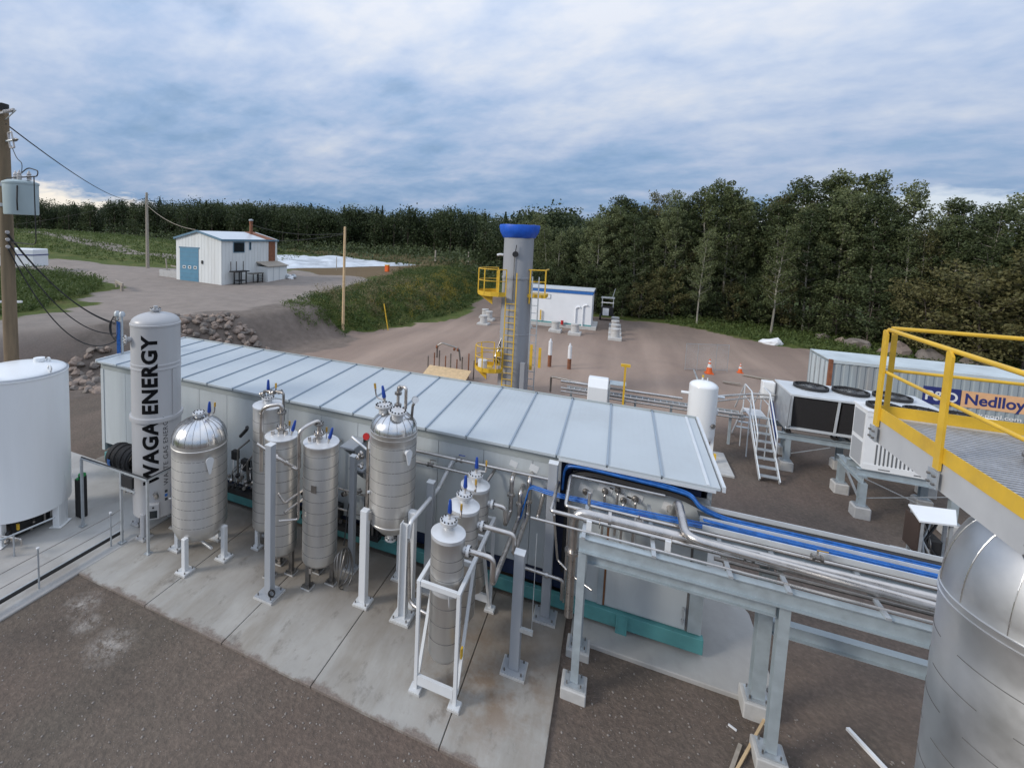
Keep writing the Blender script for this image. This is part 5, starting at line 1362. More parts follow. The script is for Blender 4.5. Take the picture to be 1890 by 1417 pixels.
P = thing('yellow_platform', 'yellow railed steel platform with grey grating on the insulated tank', 'platform', (4.2, 5.4, 5.4))
xa, xb, ya, yb, zp = 3.0, 5.4, 3.4, 7.34, 5.52
y = ya + .03
while y < yb - .05:
    MB().bb(xa + .02, xb - .02, y, y + .038, zp - .035, zp).build('grating_bar', 'grating', P); y += .060
for x in (3.3, 3.9, 4.5, 5.1): MB().bb(x, x + .05, ya, yb, zp - .13, zp - .033).build('bearer', 'galv', P)
mat('channel_grey', (.52, .52, .52), .5, .2, .06)
for (x0, x1, y0, y1) in ((xa - .05, xa + .01, ya, yb + .05), (xa + .012, xb, yb - .01, yb + .05)):
    MB().bb(x0, x1, y0, y1, zp - .30, zp - .002).build('edge_channel', 'channel_grey', P)
MB().bb(xa - .062, xa - .054, ya, yb + .05, zp - .02, zp + .13).build('toe_board', 'yellow', P)
MB().bb(xa - .04, xb, yb + .054, yb + .062, zp - .005, zp + .13).build('toe_board', 'yellow', P)
def flat_post(x, y, wx, wy):
    h = 1.06
    poly = [(x, y - wy / 2, zp - .10), (x, y + wy / 2, zp - .10), (x, y + wy / 2, zp + h - .02), (x, y + wy / 2 - .02, zp + h), (x, y - wy / 2 + .045, zp + h), (x, y - wy / 2, zp + h - .05)]
    MB().extr(poly, (wx, 0, 0)).build('rail_post', 'yellow', P)
    MB().bb(x - .012, x, y - .08, y + .08, zp - .28, zp - .11).build('post_bracket', 'galv', P)
    b = MB()
    for dy_ in (-.04, .04):
        for dz_ in (-.24, -.16): b.cyl((x - .035, y + dy_, zp + dz_), (x - .01, y + dy_, zp + dz_), .014, 6)
    b.build('post_bolts', 'pipe_dark', P)['kind'] = 'stuff'
for yy in (yb - .04, 6.10, 4.86, 3.62): flat_post(xa - .085, yy, .022, .095)
MB().tube([(xa - .04, yb - .02, zp + 1.06), (xa - .04, ya, zp + 1.06)], .024, 12).build('top_rail', 'yellow', P, True)
MB().tube([(xa - .04, yb - .02, zp + .56), (xa - .04, ya, zp + .56)], .019, 12).build('mid_rail', 'yellow', P, True)
for x in (xa + .05, 4.25, xb - .05): MB().bb(x - .025, x + .025, yb + .064, yb + .082, zp - .1, zp + 1.05).build('rail_post', 'yellow', P)
MB().tube([(xa + .02, yb + .075, zp + 1.07), (xb, yb + .075, zp + 1.07)], .024, 12).build('top_rail', 'yellow', P, True)
MB().tube([(xa + .05, yb + .10, zp + .56), (xb, yb + .10, zp + .56)], .019, 12).build('mid_rail', 'yellow', P, True)
H = thing('hatch_cover', 'round grey bolted hatch cover on the platform grating', 'hatch', (3.84, 6.36, zp))
MB().lathe([(.001, 0), (.17, 0), (.17, .05), (.13, .06), (.13, .09), (.17, .095), (.17, .14), (.06, .16), (.001, .16)], (3.84, 6.36, zp), 28).build('lid', 'pipe_steel', H, True)
MB().lathe([(.17, .055), (.185, .06), (.185, .09), (.17, .095)], (3.84, 6.36, zp), 28).build('clamp_ring', 'pipe_dark', H, True)

# things dropped on the ground at the lower right
tag(MB().bar((2.73, 9.0, .06), (1.95, 7.6, -.02), .035, .03).build('timber_stick', 'plywood'), 'thin brown timber stick leaning by the rack pedestal', 'stick')
tag(MB().bar((3.75, 9.15, -.03), (4.15, 8.35, -.03), .06, .05).build('white_batten', 'tarp_white'), 'white batten lying on the gravel beside the insulated tank', 'batten')
tag(MB().bar((2.12, 8.12, -.03), (1.9, 7.6, -.03), .05, .04).build('timber_stick', 'wood_grey'), 'short pale timber offcut on the gravel near the rack column', 'stick')
tag(MB().bar((2.02, 8.42, -.04), (2.12, 8.36, -.04), .03, .02).build('timber_stick', 'tarp_white'), 'tiny white scrap of wood on the gravel', 'stick')

# ------------------------------------------------------------------ separator tank behind the building
cx, cy, r = 2.93, 18.95, .44
T = thing('separator_tank', 'white round-topped tank standing behind the building end', 'tank', (cx, cy, 0))
MB().lathe([(.05, .62), (r * .6, .66), (r * .95, .82), (r, .95), (r, 2.62)] + dome_prof(r, .20, 2.622, 8), (cx, cy, 0), 44).build('shell', 'white_tank', T, True)
for a in (-.5, 1.6, 3.7): MB().bar((cx + .40 * math.cos(a), cy + .40 * math.sin(a), .05), (cx + .40 * math.cos(a), cy + .40 * math.sin(a), 1.25), .09, .05).build('leg', 'white_tank', T)
MB().cyl((cx - .05, cy, 2.8), (cx - .05, cy, 2.93), .03, 10).build('top_valve', 'white_paint', T, True)
MB().bb(cx - .07, cx - .02, cy - .03, cy + .03, 2.92, 3.0).build('valve_lever', 'yellow', T)
MB().cyl((cx + .1, cy, 2.78), (cx + .1, cy, 2.92), .02, 10).build('top_stub', 'white_paint', T, True)
MB().bar((cx - .18, cy + .1, 2.78), (cx - .32, cy + .15, 3.12), .05, .04).build('vent_pipe', 'galv', T)
for s in (-1, 1): MB().cyl((cx + s * (r - .03), cy + .1, 2.28), (cx + s * (r + .22), cy + .1, 2.28), .05, 12).build('side_nozzle', 'white_tank', T, True)
MB().lathe([(.001, 0), (.08, 0), (.08, .05), (.001, .05)], (cx + .3, cy - .33, 1.35), 14, (.7, -.7, 0)).build('hand_hole', 'pipe_dark', T, True)
MB().bb(cx + .42, cx + .47, cy - .1, cy, 1.7, 1.85).build('tag', 'white_paint', T)
MB().bb(cx + .43, cx + .50, cy - .25, cy - .15, .03, .35).build('yellow_marker', 'yellow', T)
tag(MB().bb(2.38, 3.86, 17.96, 19.85, -.15, .03).build('separator_pad', 'block_concrete', bevel=.02), 'small square concrete pad under the white separator tank', 'pad', kind='structure')

# ------------------------------------------------------------------ crossover stair
S = thing('crossover_stair', 'aluminium stile with steps and handrails crossing the pipes', 'stairs', (4.85, 19, 0))
sx0, sx1 = 4.56, 5.10
ns = 8
for k in range(ns):
    t = k / (ns - 1); y = 18.15 + 1.75 * t; z = .10 + 1.38 * t
    MB().bb(sx0 + .02, sx1 - .02, y, y + .20, z, z + .025).build('tread', 'galv', S)
for x in (sx0, sx1):
    MB().bar((x, 18.10, .02), (x, 19.95, 1.50), .03, .14).build('stringer', 'roof_trim', S)
    MB().bar((x, 20.95, 1.45), (x, 22.3, .02), .03, .12).build('stringer', 'roof_trim', S)
    MB().tube([(x, 18.75, .45), (x, 18.75, 1.30), (x, 19.95, 2.40), (x, 20.95, 2.40), (x, 22.2, 1.1)], .022, 10, .08).build('handrail', 'roof_trim', S, True)
    MB().tube([(x, 18.80, .95), (x, 19.95, 1.98), (x, 20.95, 1.98)], .016, 8, .05).build('knee_rail', 'roof_trim', S, True)
    for (y, z) in ((19.95, 1.48), (20.95, 1.48)): MB().cyl((x, y, 0), (x, y, 2.39), .02, 8).build('rail_post', 'roof_trim', S, True)
MB().bb(sx0, sx1, 19.97, 20.93, 1.47, 1.50).build('landing', 'tarp_white', S)
for k in range(4):
    y = 21.1 + .3 * k; MB().bb(sx0 + .02, sx1 - .02, y, y + .18, 1.28 - .31 * k, 1.30 - .31 * k).build('tread', 'galv', S)

# ------------------------------------------------------------------ coolers
def leg_block(parent, x, y, z1, s=.16, m='galv_beam', blk=(.38, .38, .28)):
    MB().bb(x - blk[0] / 2, x + blk[0] / 2, y - blk[1] / 2, y + blk[1] / 2, -.1, blk[2]).build('footing_block', 'block_concrete', parent, bevel=.03)
    MB().bb(x - .15, x + .15, y - .15, y + .15, blk[2], blk[2] + .02).build('base_plate', 'galv', parent)
    if z1: MB().ibeam((x, y, blk[2] + .02), (x, y, z1), s, s, .012).build('leg', m, parent)
def fan(parent, x, y, z, r):
    f = MB().lathe([(r, 0), (r + .03, .01), (r + .03, .10), (r - .015, .11), (r - .02, .02), (r, 0)], (x, y, z), 32).build('fan', 'black', parent, True)
    g = MB()
    for rr_ in (.25, .5, .75): g.tube([(x + r * rr_ * math.cos(t), y + r * rr_ * math.sin(t), z + .115) for t in [2 * math.pi * j / 24 for j in range(25)]], .006, 5, 0)
    for j in range(8):
        t = 2 * math.pi * j / 8; g.bar((x, y, z + .115), (x + r * math.cos(t), y + r * math.sin(t), z + .115), .008, .008)
    g.build('guard', 'black', f)
    b = MB()
    for j in range(6):
        t = 2 * math.pi * j / 6
        b.quad((x + .08 * math.cos(t), y + .08 * math.sin(t), z + .03), (x + r * .92 * math.cos(t - .12), y + r * .92 * math.sin(t - .12), z + .02), (x + r * .92 * math.cos(t + .35), y + r * .92 * math.sin(t + .35), z + .07), (x + .08 * math.cos(t + .6), y + .08 * math.sin(t + .6), z + .06))
    b.build('blades', 'louver_dark', f)
    MB().lathe([(.001, .02), (.10, .02), (.10, .10), (.001, .105)], (x, y, z), 16).build('hub', 'galv', f, True)
C = thing('dry_cooler', 'silver dry cooler with dark square coils and black fans on top', 'cooler', (7.2, 20, 0))
x0, x1, yf, yk, z0, z1 = 5.50, 9.3, 19.22, 21.05, 1.36, 2.62
MB().extr([(x0, yf + .28, z0), (x0, yk - .28, z0), (x0, yk, z0 + .35), (x0, yk, z1), (x0, yf, z1), (x0, yf, z0 + .25)], (.05, 0, 0)).build('end_plate', 'galv', C)
MB().extr([(x1, yf + .28, z0), (x1, yk - .28, z0), (x1, yk, z0 + .35), (x1, yk, z1), (x1, yf, z1), (x1, yf, z0 + .25)], (.05, 0, 0)).build('end_plate', 'galv', C)
MB().bb(x0 - .02, x1 + .06, yf - .03, yk + .03, z1, z1 + .06).build('top_deck', 'roof_trim', C)
MB().bb(x0 + .05, x1, yf + .30, yk - .3, z0 + .02, z1 - .02).build('core', 'mesh_dark', C)
nb = 3; pw_ = (x1 - x0) / nb
for k in range(nb):
    xa_, xb_ = x0 + k * pw_ + .09, x0 + (k + 1) * pw_ - .05
    MB().extr([(xa_, yf + .03, z1 - .05), (xb_, yf + .03, z1 - .05), (xb_, yf + .20, z0 + .18), (xa_, yf + .20, z0 + .18)], (0, .05, 0)).build('coil_panel', 'mesh_dark', C)
for k in range(nb + 1):
    xx = x0 + k * pw_ + (.03 if k == 0 else 0)
    MB().bar((xx, yf + .01, z1), (xx, yf + .17, z0 + .16), .06, .04, (0, -1, 0)).build('frame_bar', 'roof_trim', C)
MB().bar((x0, yf + .19, z0 + .12), (x1, yf + .19, z0 + .12), .06, .08).build('frame_bar', 'roof_trim', C)
for k in range(nb + 1):
    MB().bar((x0 + k * pw_, yf + .22, z0 + .10), (x0 + k * pw_ + .08, yf + .36, z0 - .02), .06, .06).build('foot', 'roof_trim', C)
    MB().bb(x0 + k * pw_ + .0, x0 + k * pw_ + .16, yf + .26, yf + .44, z0 - .09, z0 - .02).build('rubber_pad', 'rubber', C)
for xx in (6.34, 7.42, 8.50): fan(C, xx, 20.38, z1 + .06, .46)
eb = MB().bb(5.06, 5.44, 20.75, 21.05, 1.95, 2.62).build('electrical_box', 'chiller_white', C, bevel=.015)
MB().bb(5.10, 5.40, 20.735, 20.748, 1.99, 2.56).build('box_door', 'chiller_white', eb)
MB().tube([(5.40, 20.9, 1.9), (5.42, 20.6, 1.5), (5.46, 20.4, 1.05), (5.5, 20.3, .5)], .05, 10, .2).build('blue_hose', 'blue_valve', C, True)
F1 = thing('cooler_stand', 'galvanised beam stand on concrete blocks below the dry cooler', 'stand', (7.2, 20, 0))
for yy in (19.55, 20.85): MB().ibeam((5.3, yy, 1.14), (9.4, yy, 1.14), .16, .20, .012).build('beam', 'galv_beam', F1)
for (x, y) in ((5.6, 19.55), (7.32, 20.45), (9.2, 19.55), (5.9, 20.95), (9.2, 20.95)): leg_block(F1, x, y, 1.03)
MB().ibeam((7.32, 19.64, 1.12), (7.32, 20.76, 1.12), .12, .16, .01).build('beam', 'galv_beam', F1)
MB().bar((7.34, 20.45, .4), (7.9, 19.6, 1.02), .05, .05).build('brace', 'galv', F1)
MB().bar((5.55, 19.5, .5), (6.7, 19.38, 1.02), .02, .02).build('tie_rod', 'galv', F1)
C = thing('white_chiller', 'white chiller cabinet with slotted louvres beside the dry cooler', 'chiller', (7.9, 17.6, 0))
x0, x1, y0, y1, z0, z1 = 6.62, 9.6, 17.0, 17.85, 1.36, 3.02
MB().bb(x0 + .01, x1 - .01, y0 + .02, y1 - .02, z0 + .01, z1 - .01).build('casing', 'chiller_white', C)
for (a, b_, zz0, zz1) in ((x0, x1, z0, z0 + .16), (x0, x1, z1 - .14, z1)): MB().bb(a, b_, y0, y0 + .016, zz0, zz1).build('trim_strip', 'chiller_white', C)
for zz in (z0 + .10, z0 + .82):
    for k in range(10):
        xx = x0 + .28 + .088 * k; MB().box((xx, y0 + .016, zz + .36), (.036, .012, .58)).build('louvre_slot', 'louver_dark', C, bevel=.005)
for k in (0, 1): MB().bb(x0 + .35 + .75 * k, x0 + .60 + .75 * k, y0 - .004, y0 + .008, z0 + .045, z0 + .075).build('fork_slot', 'louver_dark', C)
for k, (zz0, zz1) in enumerate(((z0 + .06, z0 + .72), (z0 + .84, z1 - .1))):
    MB().bb(x0 - .006, x0 + .008, y0 + .14, y1 - .10, zz0, zz1).build('mesh_panel', 'chiller_mesh', C)
MB().bb(x0 - .02, x1 + .02, y0 - .02, y1 + .02, z1, z1 + .04).build('top_deck', 'chiller_white', C)
for k in range(3): fan(C, x0 + .50 + .80 * k, (y0 + y1) / 2, z1 + .04, .36)
F2 = thing('chiller_stand', 'galvanised beam stand on concrete blocks below the white chiller', 'stand', (7.9, 17.6, 0))
for yy in (17.1, 17.75): MB().ibeam((6.55, yy, 1.24), (9.6, yy, 1.24), .15, .20, .012).build('beam', 'galv_beam', F2)
MB().ibeam((6.68, 16.98, 1.04), (6.68, 18.6, 1.04), .17, .18, .012).build('cross_beam', 'galv_beam', F2)
MB().ibeam((8.6, 17.0, 1.04), (8.6, 18.5, 1.04), .15, .18, .012).build('cross_beam', 'galv_beam', F2)
for (x, y) in ((6.70, 17.05), (6.72, 18.5), (8.6, 17.05), (8.6, 18.4)): leg_block(F2, x, y, .95)
MB().bar((6.68, 17.1, .42), (6.72, 18.4, .93), .05, .05).build('brace', 'galv', F2)
for (a, b_) in (((6.7, 17.0, 1.1), (8.55, 17.0, .4)), ((6.7, 17.03, .5), (8.55, 17.03, 1.0))): MB().bar(a, b_, .02, .02).build('tie_rod', 'galv', F2)

# small skid with white roof under the platform corner
G = thing('pump_skid', 'open pump skid with white slanting lid below the platform', 'skid', (7.1, 15.1, 0))
MB().extr([(6.84, 14.62, 1.17), (7.56, 14.78, 1.17), (7.90, 15.55, 1.22), (6.94, 15.36, 1.22)], (0, 0, .04)).build('lid', 'white_tank', G)
for (x, y) in ((6.95, 14.75), (7.5, 14.85), (7.0, 15.28), (7.65, 15.35)): MB().bb(x - .03, x + .03, y - .03, y + .03, 0, 1.168).build('frame_post', 'galv', G)
MB().bb(6.88, 6.915, 14.72, 15.3, .35, 1.15).build('side_board', 'side_brown', G)
MB().bb(7.0, 7.45, 14.9, 15.3, .15, .7).build('motor', 'black', G, bevel=.06)
for k in range(8): MB().tube([(6.95 + .07 * k, 14.8, .12), (7.0 + .06 * rng.random() * 4, 14.85, .4 + .3 * rng.random()), (7.0 + .06 * k, 15.2, .95)], .025, 8).build('skid_pipe', ('pipe_dark', 'black', 'galv')[k % 3], G, True)
MB().bb(6.75, 7.75, 14.6, 15.5, -.08, .05).build('base', 'block_concrete', G)

# ------------------------------------------------------------------ shipping container
C = thing('shipping_container', 'weathered blue grey shipping container with orange lettered band', 'container', (14.9, 27.8, 0))
cx0, cx1, cy0, cy1, ch = 8.86, 21.0, 26.6, 29.04, 2.6
prof2 = []; x = cx0 + .14; k = 0
pts = [(cx0 + .10, cy0 + .02)]
while x < cx1 - .3:
    pts += [(x, cy0 + .02), (x + .035, cy0 + .055), (x + .105, cy0 + .055), (x + .14, cy0 + .02)]; x += .278
pts.append((cx1 - .1, cy0 + .02)); V_ = []; m_ = MB()
for (p_, q_) in zip(pts, pts[1:]): m_.quad((p_[0], p_[1], .16), (q_[0], q_[1], .16), (q_[0], q_[1], ch - .1), (p_[0], p_[1], ch - .1))
m_.build('side_wall', 'container_grey', C)
MB().bb(cx0 + .1, cx1 - .1, cy0 + .1, cy1 - .1, .16, ch - .04).build('body', 'container_grey', C)
MB().bb(cx0, cx1, cy0 + .05, cy1, ch - .035, ch).build('roof_sheet', 'container_roof', C)
for (z0_, z1_) in ((0.0, .16), (ch - .12, ch + .01)):
    MB().bb(cx0, cx1, cy0 - .02, cy0 + .05, z0_, z1_).build('side_rail', 'container_grey' if z0_ == 0 else 'container_roof', C)
for (x, y) in ((cx0, cy0), (cx1 - .12, cy0), (cx0, cy1 - .12), (cx1 - .12, cy1 - .12)):
    MB().bb(x - .01, x + .12, y - .025, y + .12, 0, ch + .015).build('corner_post', 'rust' if (x < 10 and y < 27) else 'container_grey', C)
for k in range(2):
    y = cy0 + .14 + 1.09 * k
    d_ = MB().bb(cx0 - .02, cx0 + .05, y, y + 1.06, .18, ch - .14).build('end_door', 'container_roof', C)
    for j in (.25, .75):
        MB().cyl((cx0 - .05, y + 1.06 * j, .12), (cx0 - .05, y + 1.06 * j, ch - .1), .022, 8).build('lock_rod', 'galv', d_, True)
    MB().bar((cx0 - .06, y + .3, 1.1), (cx0 - .06, y + .75, 1.0), .03, .03).build('door_handle', 'galv', d_)
def flat_text(body, size, x, z, y, m, parent, bold=0.0, width=None, name='letter', sp=1.0, split=False):
    me = text_geo(body, size, bold, sp); xs = [v.co.x for v in me.vertices]
    k = width / (max(xs) - min(xs)) if width else 1; x0 = min(xs)
    for v in me.vertices: v.co = Vector((x + (v.co.x - x0) * k, y, z + v.co.y)) - parent.location
    me.materials.clear(); me.materials.append(M[m])
    return letters(me, name, parent, split)
yt = cy0 + .012
MB().bb(12.05, 13.22, yt, yt + .004, 1.18, 1.92).build('print_square', 'print_navy', C)
flat_text('P&O', .56, 12.14, 1.36, yt - .004, 'print_white', C, .012, 1.0, 'letter', 1.0, True)
MB().bb(13.24, 15.55, yt, yt + .004, 1.22, 1.90).build('print_band', 'print_orange', C)
flat_text('Nedlloyd', .62, 13.36, 1.36, yt - .004, 'print_navy', C, .016, 2.0, 'letter', 1.0, True)
flat_text('www.ponl.com', .22, 13.3, .90, yt - .004, 'print_white', C, .006, 1.75, 'small_print')

# ------------------------------------------------------------------ flare stack
cx, cy, r = -4.54, 22.95, .70
T = thing('flare_stack', 'tall grey flare stack with bright blue collar and yellow ladder', 'stack', (cx, cy, 0))
MB().lathe([(r + .12, 0), (r + .12, .04), (r, .05), (r, 2.95), (r + .015, 2.96), (r + .015, 3.0), (r, 3.01), (r, 5.62), (r + .03, 5.63), (r + .03, 5.72), (r, 5.73), (r, 7.62)], (cx, cy, 0), 56).build('shell', 'stack_grey', T, True)
m_ = MB(); prof = [(r + .01, 7.58), (r + .04, 7.60), (r + .19, 7.86), (r + .24, 8.12), (r + .22, 8.19), (r + .10, 8.20), (r - .02, 8.10), (r - .05, 7.6)]
m_.lathe(prof, (cx, cy, 0), 40)
m_.v = [(x + .018 * math.sin(7 * math.atan2(y - cy, x - cx)), y + .018 * math.cos(5 * math.atan2(y - cy, x - cx)), z + .03 * mnoise.noise(Vector((x * 2.2, y * 2.2, z * 2)))) for x, y, z in m_.v]
m_.build('blue_collar', 'stack_blue', T, True)
LX0, LX1, LY = -4.87, -4.40, 22.14
lad = MB().bar((LX0, LY, .4), (LX0, LY, 4.78), .05, .03).build('ladder_rail', 'yellow', T)
MB().bar((LX1, LY, .4), (LX1, LY, 5.95), .05, .03).build('ladder_rail', 'yellow', T)
z = .55
while z < 4.75:
    MB().cyl((LX0, LY, z), (LX1, LY, z), .017, 8).build('rung', 'yellow', T, True); z += .302
for z in (1.2, 2.6, 4.0): MB().bar((LX1, LY, z), (LX1, LY + .25, z), .04, .03).build('ladder_bracket', 'yellow', T)
MB().cyl((LX1 - .16, LY + .05, 4.6), (LX1 - .16, LY + .05, 6.7), .02, 8).build('davit_pole', 'pipe_dark', T, True)
MB().lathe([(.001, 0), (.14, 0), (.14, .06), (.001, .06)], (LX1 - .12, LY + .02, 6.82), 16, (.2, -1, 0)).build('winch', 'black', T, True)
MB().bar((LX1 - .12, LY, 6.9), (LX1 - .08, LY, 7.25), .03, .03).build('winch_arm', 'black', T)
MB().tube([(cx - r, cy - .1, 6.74), (cx - r - .16, cy - .1, 6.76), (cx - r - .30, cy - .1, 6.72)], .06, 8).build('pilot_nozzle', 'lid_white', T, True)
def basket(px_, py_, rb, zb, hh, a0, a1, flr=True):
    n = 9
    aa = [a0 + (a1 - a0) * k / n for k in range(n + 1)]
    fl = MB(); fl.prism([(px_ + rb * math.cos(a), py_ + rb * math.sin(a)) for a in aa] + [(px_ + .35 * math.cos(a1), py_ + .35 * math.sin(a1)), (px_ + .35 * math.cos(a0), py_ + .35 * math.sin(a0))], zb - .05, zb)
    f = fl.build('basket_floor', 'yellow', T)
    br = MB().extr([(px_ - rb * .9, py_ - .25, zb - .055), (px_ - .1, py_ - .25, zb - .055), (px_ - .1, py_ - .25, zb - .50)], (0, .06, 0)).build('basket_bracket', 'yellow', T)
    for zz, rr_ in ((hh, .022), (hh * .55, .018)):
        MB().tube([(px_ + rb * math.cos(a), py_ + rb * math.sin(a), zb + zz) for a in aa], rr_, 8, 0).build('basket_rail', 'yellow', T, True)
    m_ = MB()
    for (a, b_) in zip(aa, aa[1:]): m_.quad((px_ + rb * math.cos(a), py_ + rb * math.sin(a), zb), (px_ + rb * math.cos(b_), py_ + rb * math.sin(b_), zb), (px_ + rb * math.cos(b_), py_ + rb * math.sin(b_), zb + .16), (px_ + rb * math.cos(a), py_ + rb * math.sin(a), zb + .16))
    m_.build('toe_board', 'yellow', T)
    for a in aa[::2] + [aa[-1]]:
        MB().bar((px_ + rb * math.cos(a), py_ + rb * math.sin(a), zb), (px_ + rb * math.cos(a), py_ + rb * math.sin(a), zb + hh), .05, .03).build('basket_post', 'yellow', T)
basket(-5.45, 22.55, .86, 4.86, 1.22, math.pi * .55, math.pi * 1.75)
MB().bb(-5.35, -5.22, 22.1, 22.16, 4.9, 6.0).build('basket_gate', 'yellow', T)
basket(-5.55, 22.45, .72, 1.18, 1.15, math.pi * .5, math.pi * 1.85)
MB().lathe([(.001, 0), (.22, 0), (.22, .42), (.001, .44)], (-5.85, 22.15, 1.22), 20).build('bucket', 'tarp_white', T, True)
MB().bb(-5.2, -4.98, 22.0, 22.2, 1.5, 2.15).build('igniter_box', 'yellow', T)
for k in range(6): MB().tube([(-5.15 + .05 * k, 22.0, 1.4 + .1 * k), (-5.3 + .1 * rng.random(), 21.95, 1.9), (-5.0, 22.2, 2.3 + .1 * k)], .02, 6).build('igniter_lead', ('black', 'pipe_steel')[k % 2], T, True)
# right hand platform behind the stack and its tall conduit ladder
for (a, b_) in (((-3.95, 22.6, 6.1), (-3.15, 22.6, 6.12)), ((-3.15, 22.6, 6.12), (-3.15, 22.6, 4.9)), ((-3.9, 22.6, 5.55), (-3.15, 22.6, 5.57)), ((-3.15, 22.6, 6.12), (-3.15, 23.5, 6.12)), ((-3.85, 22.6, 6.1), (-3.85, 22.6, 4.5))):
    MB().bar(a, b_, .06, .05).build('side_rail', 'yellow', T)
MB().bb(-3.95, -3.12, 22.58, 23.5, 4.80, 4.96).build('side_floor', 'yellow', T)
for x in (-3.72, -3.42): MB().bar((x, 22.45, .3), (x, 22.45, 5.8), .05, .05).build('conduit', 'galv', T)
for z in np.arange(.6, 5.7, .35): MB().bar((-3.72, 22.45, z), (-3.42, 22.45, z), .03, .03).build('conduit_tie', 'galv', T)
for (x, z0_, z1_) in ((-3.60, 1.4, 2.6), (-3.2, 1.55, 2.5)): MB().bb(x - .06, x + .06, 22.38, 22.43, z0_, z1_).build('yellow_conduit', 'yellow', T)
MB().bb(-4.02, -3.82, 22.05, 22.25, .1, 1.75).build('base_duct', 'stack_grey', T)
MB().cyl((-4.6, 22.2, .25), (-2.5, 21.9, .30), .14, 14).build('base_pipe', 'pipe_dark', T, True)
MB().prism([(cx + .95 * math.cos(k * .785), cy + .95 * math.sin(k * .785)) for k in range(8)], -.1, 0.0).build('base_slab', 'block_concrete', T)

# ------------------------------------------------------------------ small white building
Bd = thing('white_cabin', 'small white cabin with blue roof band beyond the stack', 'building', (-5.2, 45, 0))
MB().bb(-8.2, -2.04, 43.4, 46.4, .25, 2.95).build('wall', 'building_white', Bd)
MB().bb(-8.25, -1.99, 43.35, 46.45, 2.952, 3.24).build('roof_band', 'building_blue', Bd)
MB().bb(-8.3, -1.94, 43.3, 46.5, 3.242, 3.30).build('roof', 'roof_trim', Bd)
MB().bb(-8.22, -1.6, 43.2, 46.6, -.1, .20).build('plinth', 'block_concrete', Bd)
MB().bb(-8.18, -2.02, 43.37, 43.398, .2, .32).build('skirting', 'teal', Bd)
vn = MB().bb(-5.95, -5.5, 43.37, 43.398, 2.35, 2.75).build('vent_frame', 'container_grey', Bd)
MB().bb(-5.9, -5.55, 43.355, 43.368, 2.4, 2.7).build('vent_plate', 'building_white', vn)
for (x, zt) in ((-3.35, 1.75), (-2.75, 1.95)):
    MB().tube([(x, 43.32, .2), (x, 43.32, zt), (x + .28, 43.32, zt + .12), (x + .32, 43.25, zt + .05)], .06, 8).build('white_pipe', 'building_white', Bd, True)
MB().bb(-6.35, -6.25, 43.2, 43.3, .4, 1.3).build('yellow_marker', 'yellow', Bd)
MB().lathe([(.001, 0), (.12, 0), (.12, .35), (.001, .36)], (-4.4, 43.1, .2), 10).build('red_valve', 'red', Bd, True)

# yard stubs: short concrete pedestals
st = [(-11.6, 44.1, 'pale concrete stub farthest left in the yard'), (-10.95, 43.0, 'concrete stub second of the left cluster in the yard'), (-10.75, 40.4, 'nearest concrete stub of the left cluster in the yard'),
      (-7.2, 41.2, 'concrete stub half hidden by the stack'), (-4.7, 41.0, 'concrete stub before the cabin left of the red valve'), (-3.1, 40.6, 'concrete stub before the cabin at the white pipes'),
      (-.05, 40.2, 'nearest concrete stub in the row right of the cabin'), (-.08, 42.3, 'second concrete stub in the row right of the cabin'), (-.1, 44.4, 'third concrete stub in the row right of the cabin'), (-.13, 46.5, 'farthest concrete stub in the row right of the cabin')]
for (x, y, lb) in st:
    T = thing('concrete_stub', lb, 'pedestal', (x, y, 0), 'concrete stubs in the yard')
    MB().bb(x - .5, x + .5, y - .5, y + .5, -.15, .12).build('footing', 'block_concrete', T, bevel=.03)
    MB().lathe([(.001, .12), (.34, .12), (.30, .62), (.34, .66), (.34, .78), (.001, .8)], (x, y, 0), 14).build('barrel', 'block_concrete', T, True)
C = thing('light_cart', 'dark wheeled equipment cart parked against the trees', 'cart', (-.9, 49.4, 0))
MB().bb(-1.45, -.35, 49.0, 49.9, .45, 1.35).build('body', 'black', C, bevel=.05)
MB().bb(-1.3, -.75, 48.95, 48.998, .5, 1.2).build('panel', 'tarp_white', C)
for (x, y) in ((-1.4, 49.05), (-.4, 49.05), (-1.4, 49.85), (-.4, 49.85)): MB().bb(x - .03, x + .03, y - .03, y + .03, 1.3, 2.15).build('frame_post', 'galv', C)
MB().bb(-1.5, -.3, 48.95, 49.95, 2.15, 2.22).build('canopy', 'galv', C)
MB().bb(-1.45, -.35, 49.0, 49.03, 1.7, 1.78).build('side_bar', 'tarp_white', C)
for (x) in (-1.5, -.3): MB().lathe([(.001, 0), (.32, 0), (.32, .16), (.001, .16)], (x - .08, 49.4, .28), 18, (1, 0, 0)).build('wheel', 'rubber', C, True)
MB().bar((-.5, 49.8, 2.2), (-.3, 49.8, 3.1), .04, .04).build('mast', 'galv', C)

# ------------------------------------------------------------------ piping and cabinet behind the building
C = thing('analyser_cabinet', 'white cabinet with sloping front behind the building ridge', 'cabinet', (-.5, 20, 0))
MB().extr([(-.90, 19.9, .55), (-.90, 20.5, .55), (-.90, 20.5, 2.05), (-.90, 20.15, 2.05), (-.90, 19.9, 1.72)], (.76, 0, 0)).build('shell', 'white_tank', C, bevel=.03)
MB().bb(-.78, -.26, 19.885, 19.898, .75, 1.05).build('vent', 'chiller_mesh', C)
MB().bb(-.85, -.2, 20.0, 20.4, -.05, .55).build('stand', 'galv', C)
V = thing('meter_run', 'dark valve and meter frame beside the white cabinet', 'meter', (.1, 20.2, 0))
for (x, y) in ((-.1, 20.0), (.5, 20.0), (-.1, 20.6), (.5, 20.6)): MB().bb(x - .03, x + .03, y - .03, y + .03, -.05, 1.9 if x < 0 else 1.2).build('frame_post', 'galv', V)
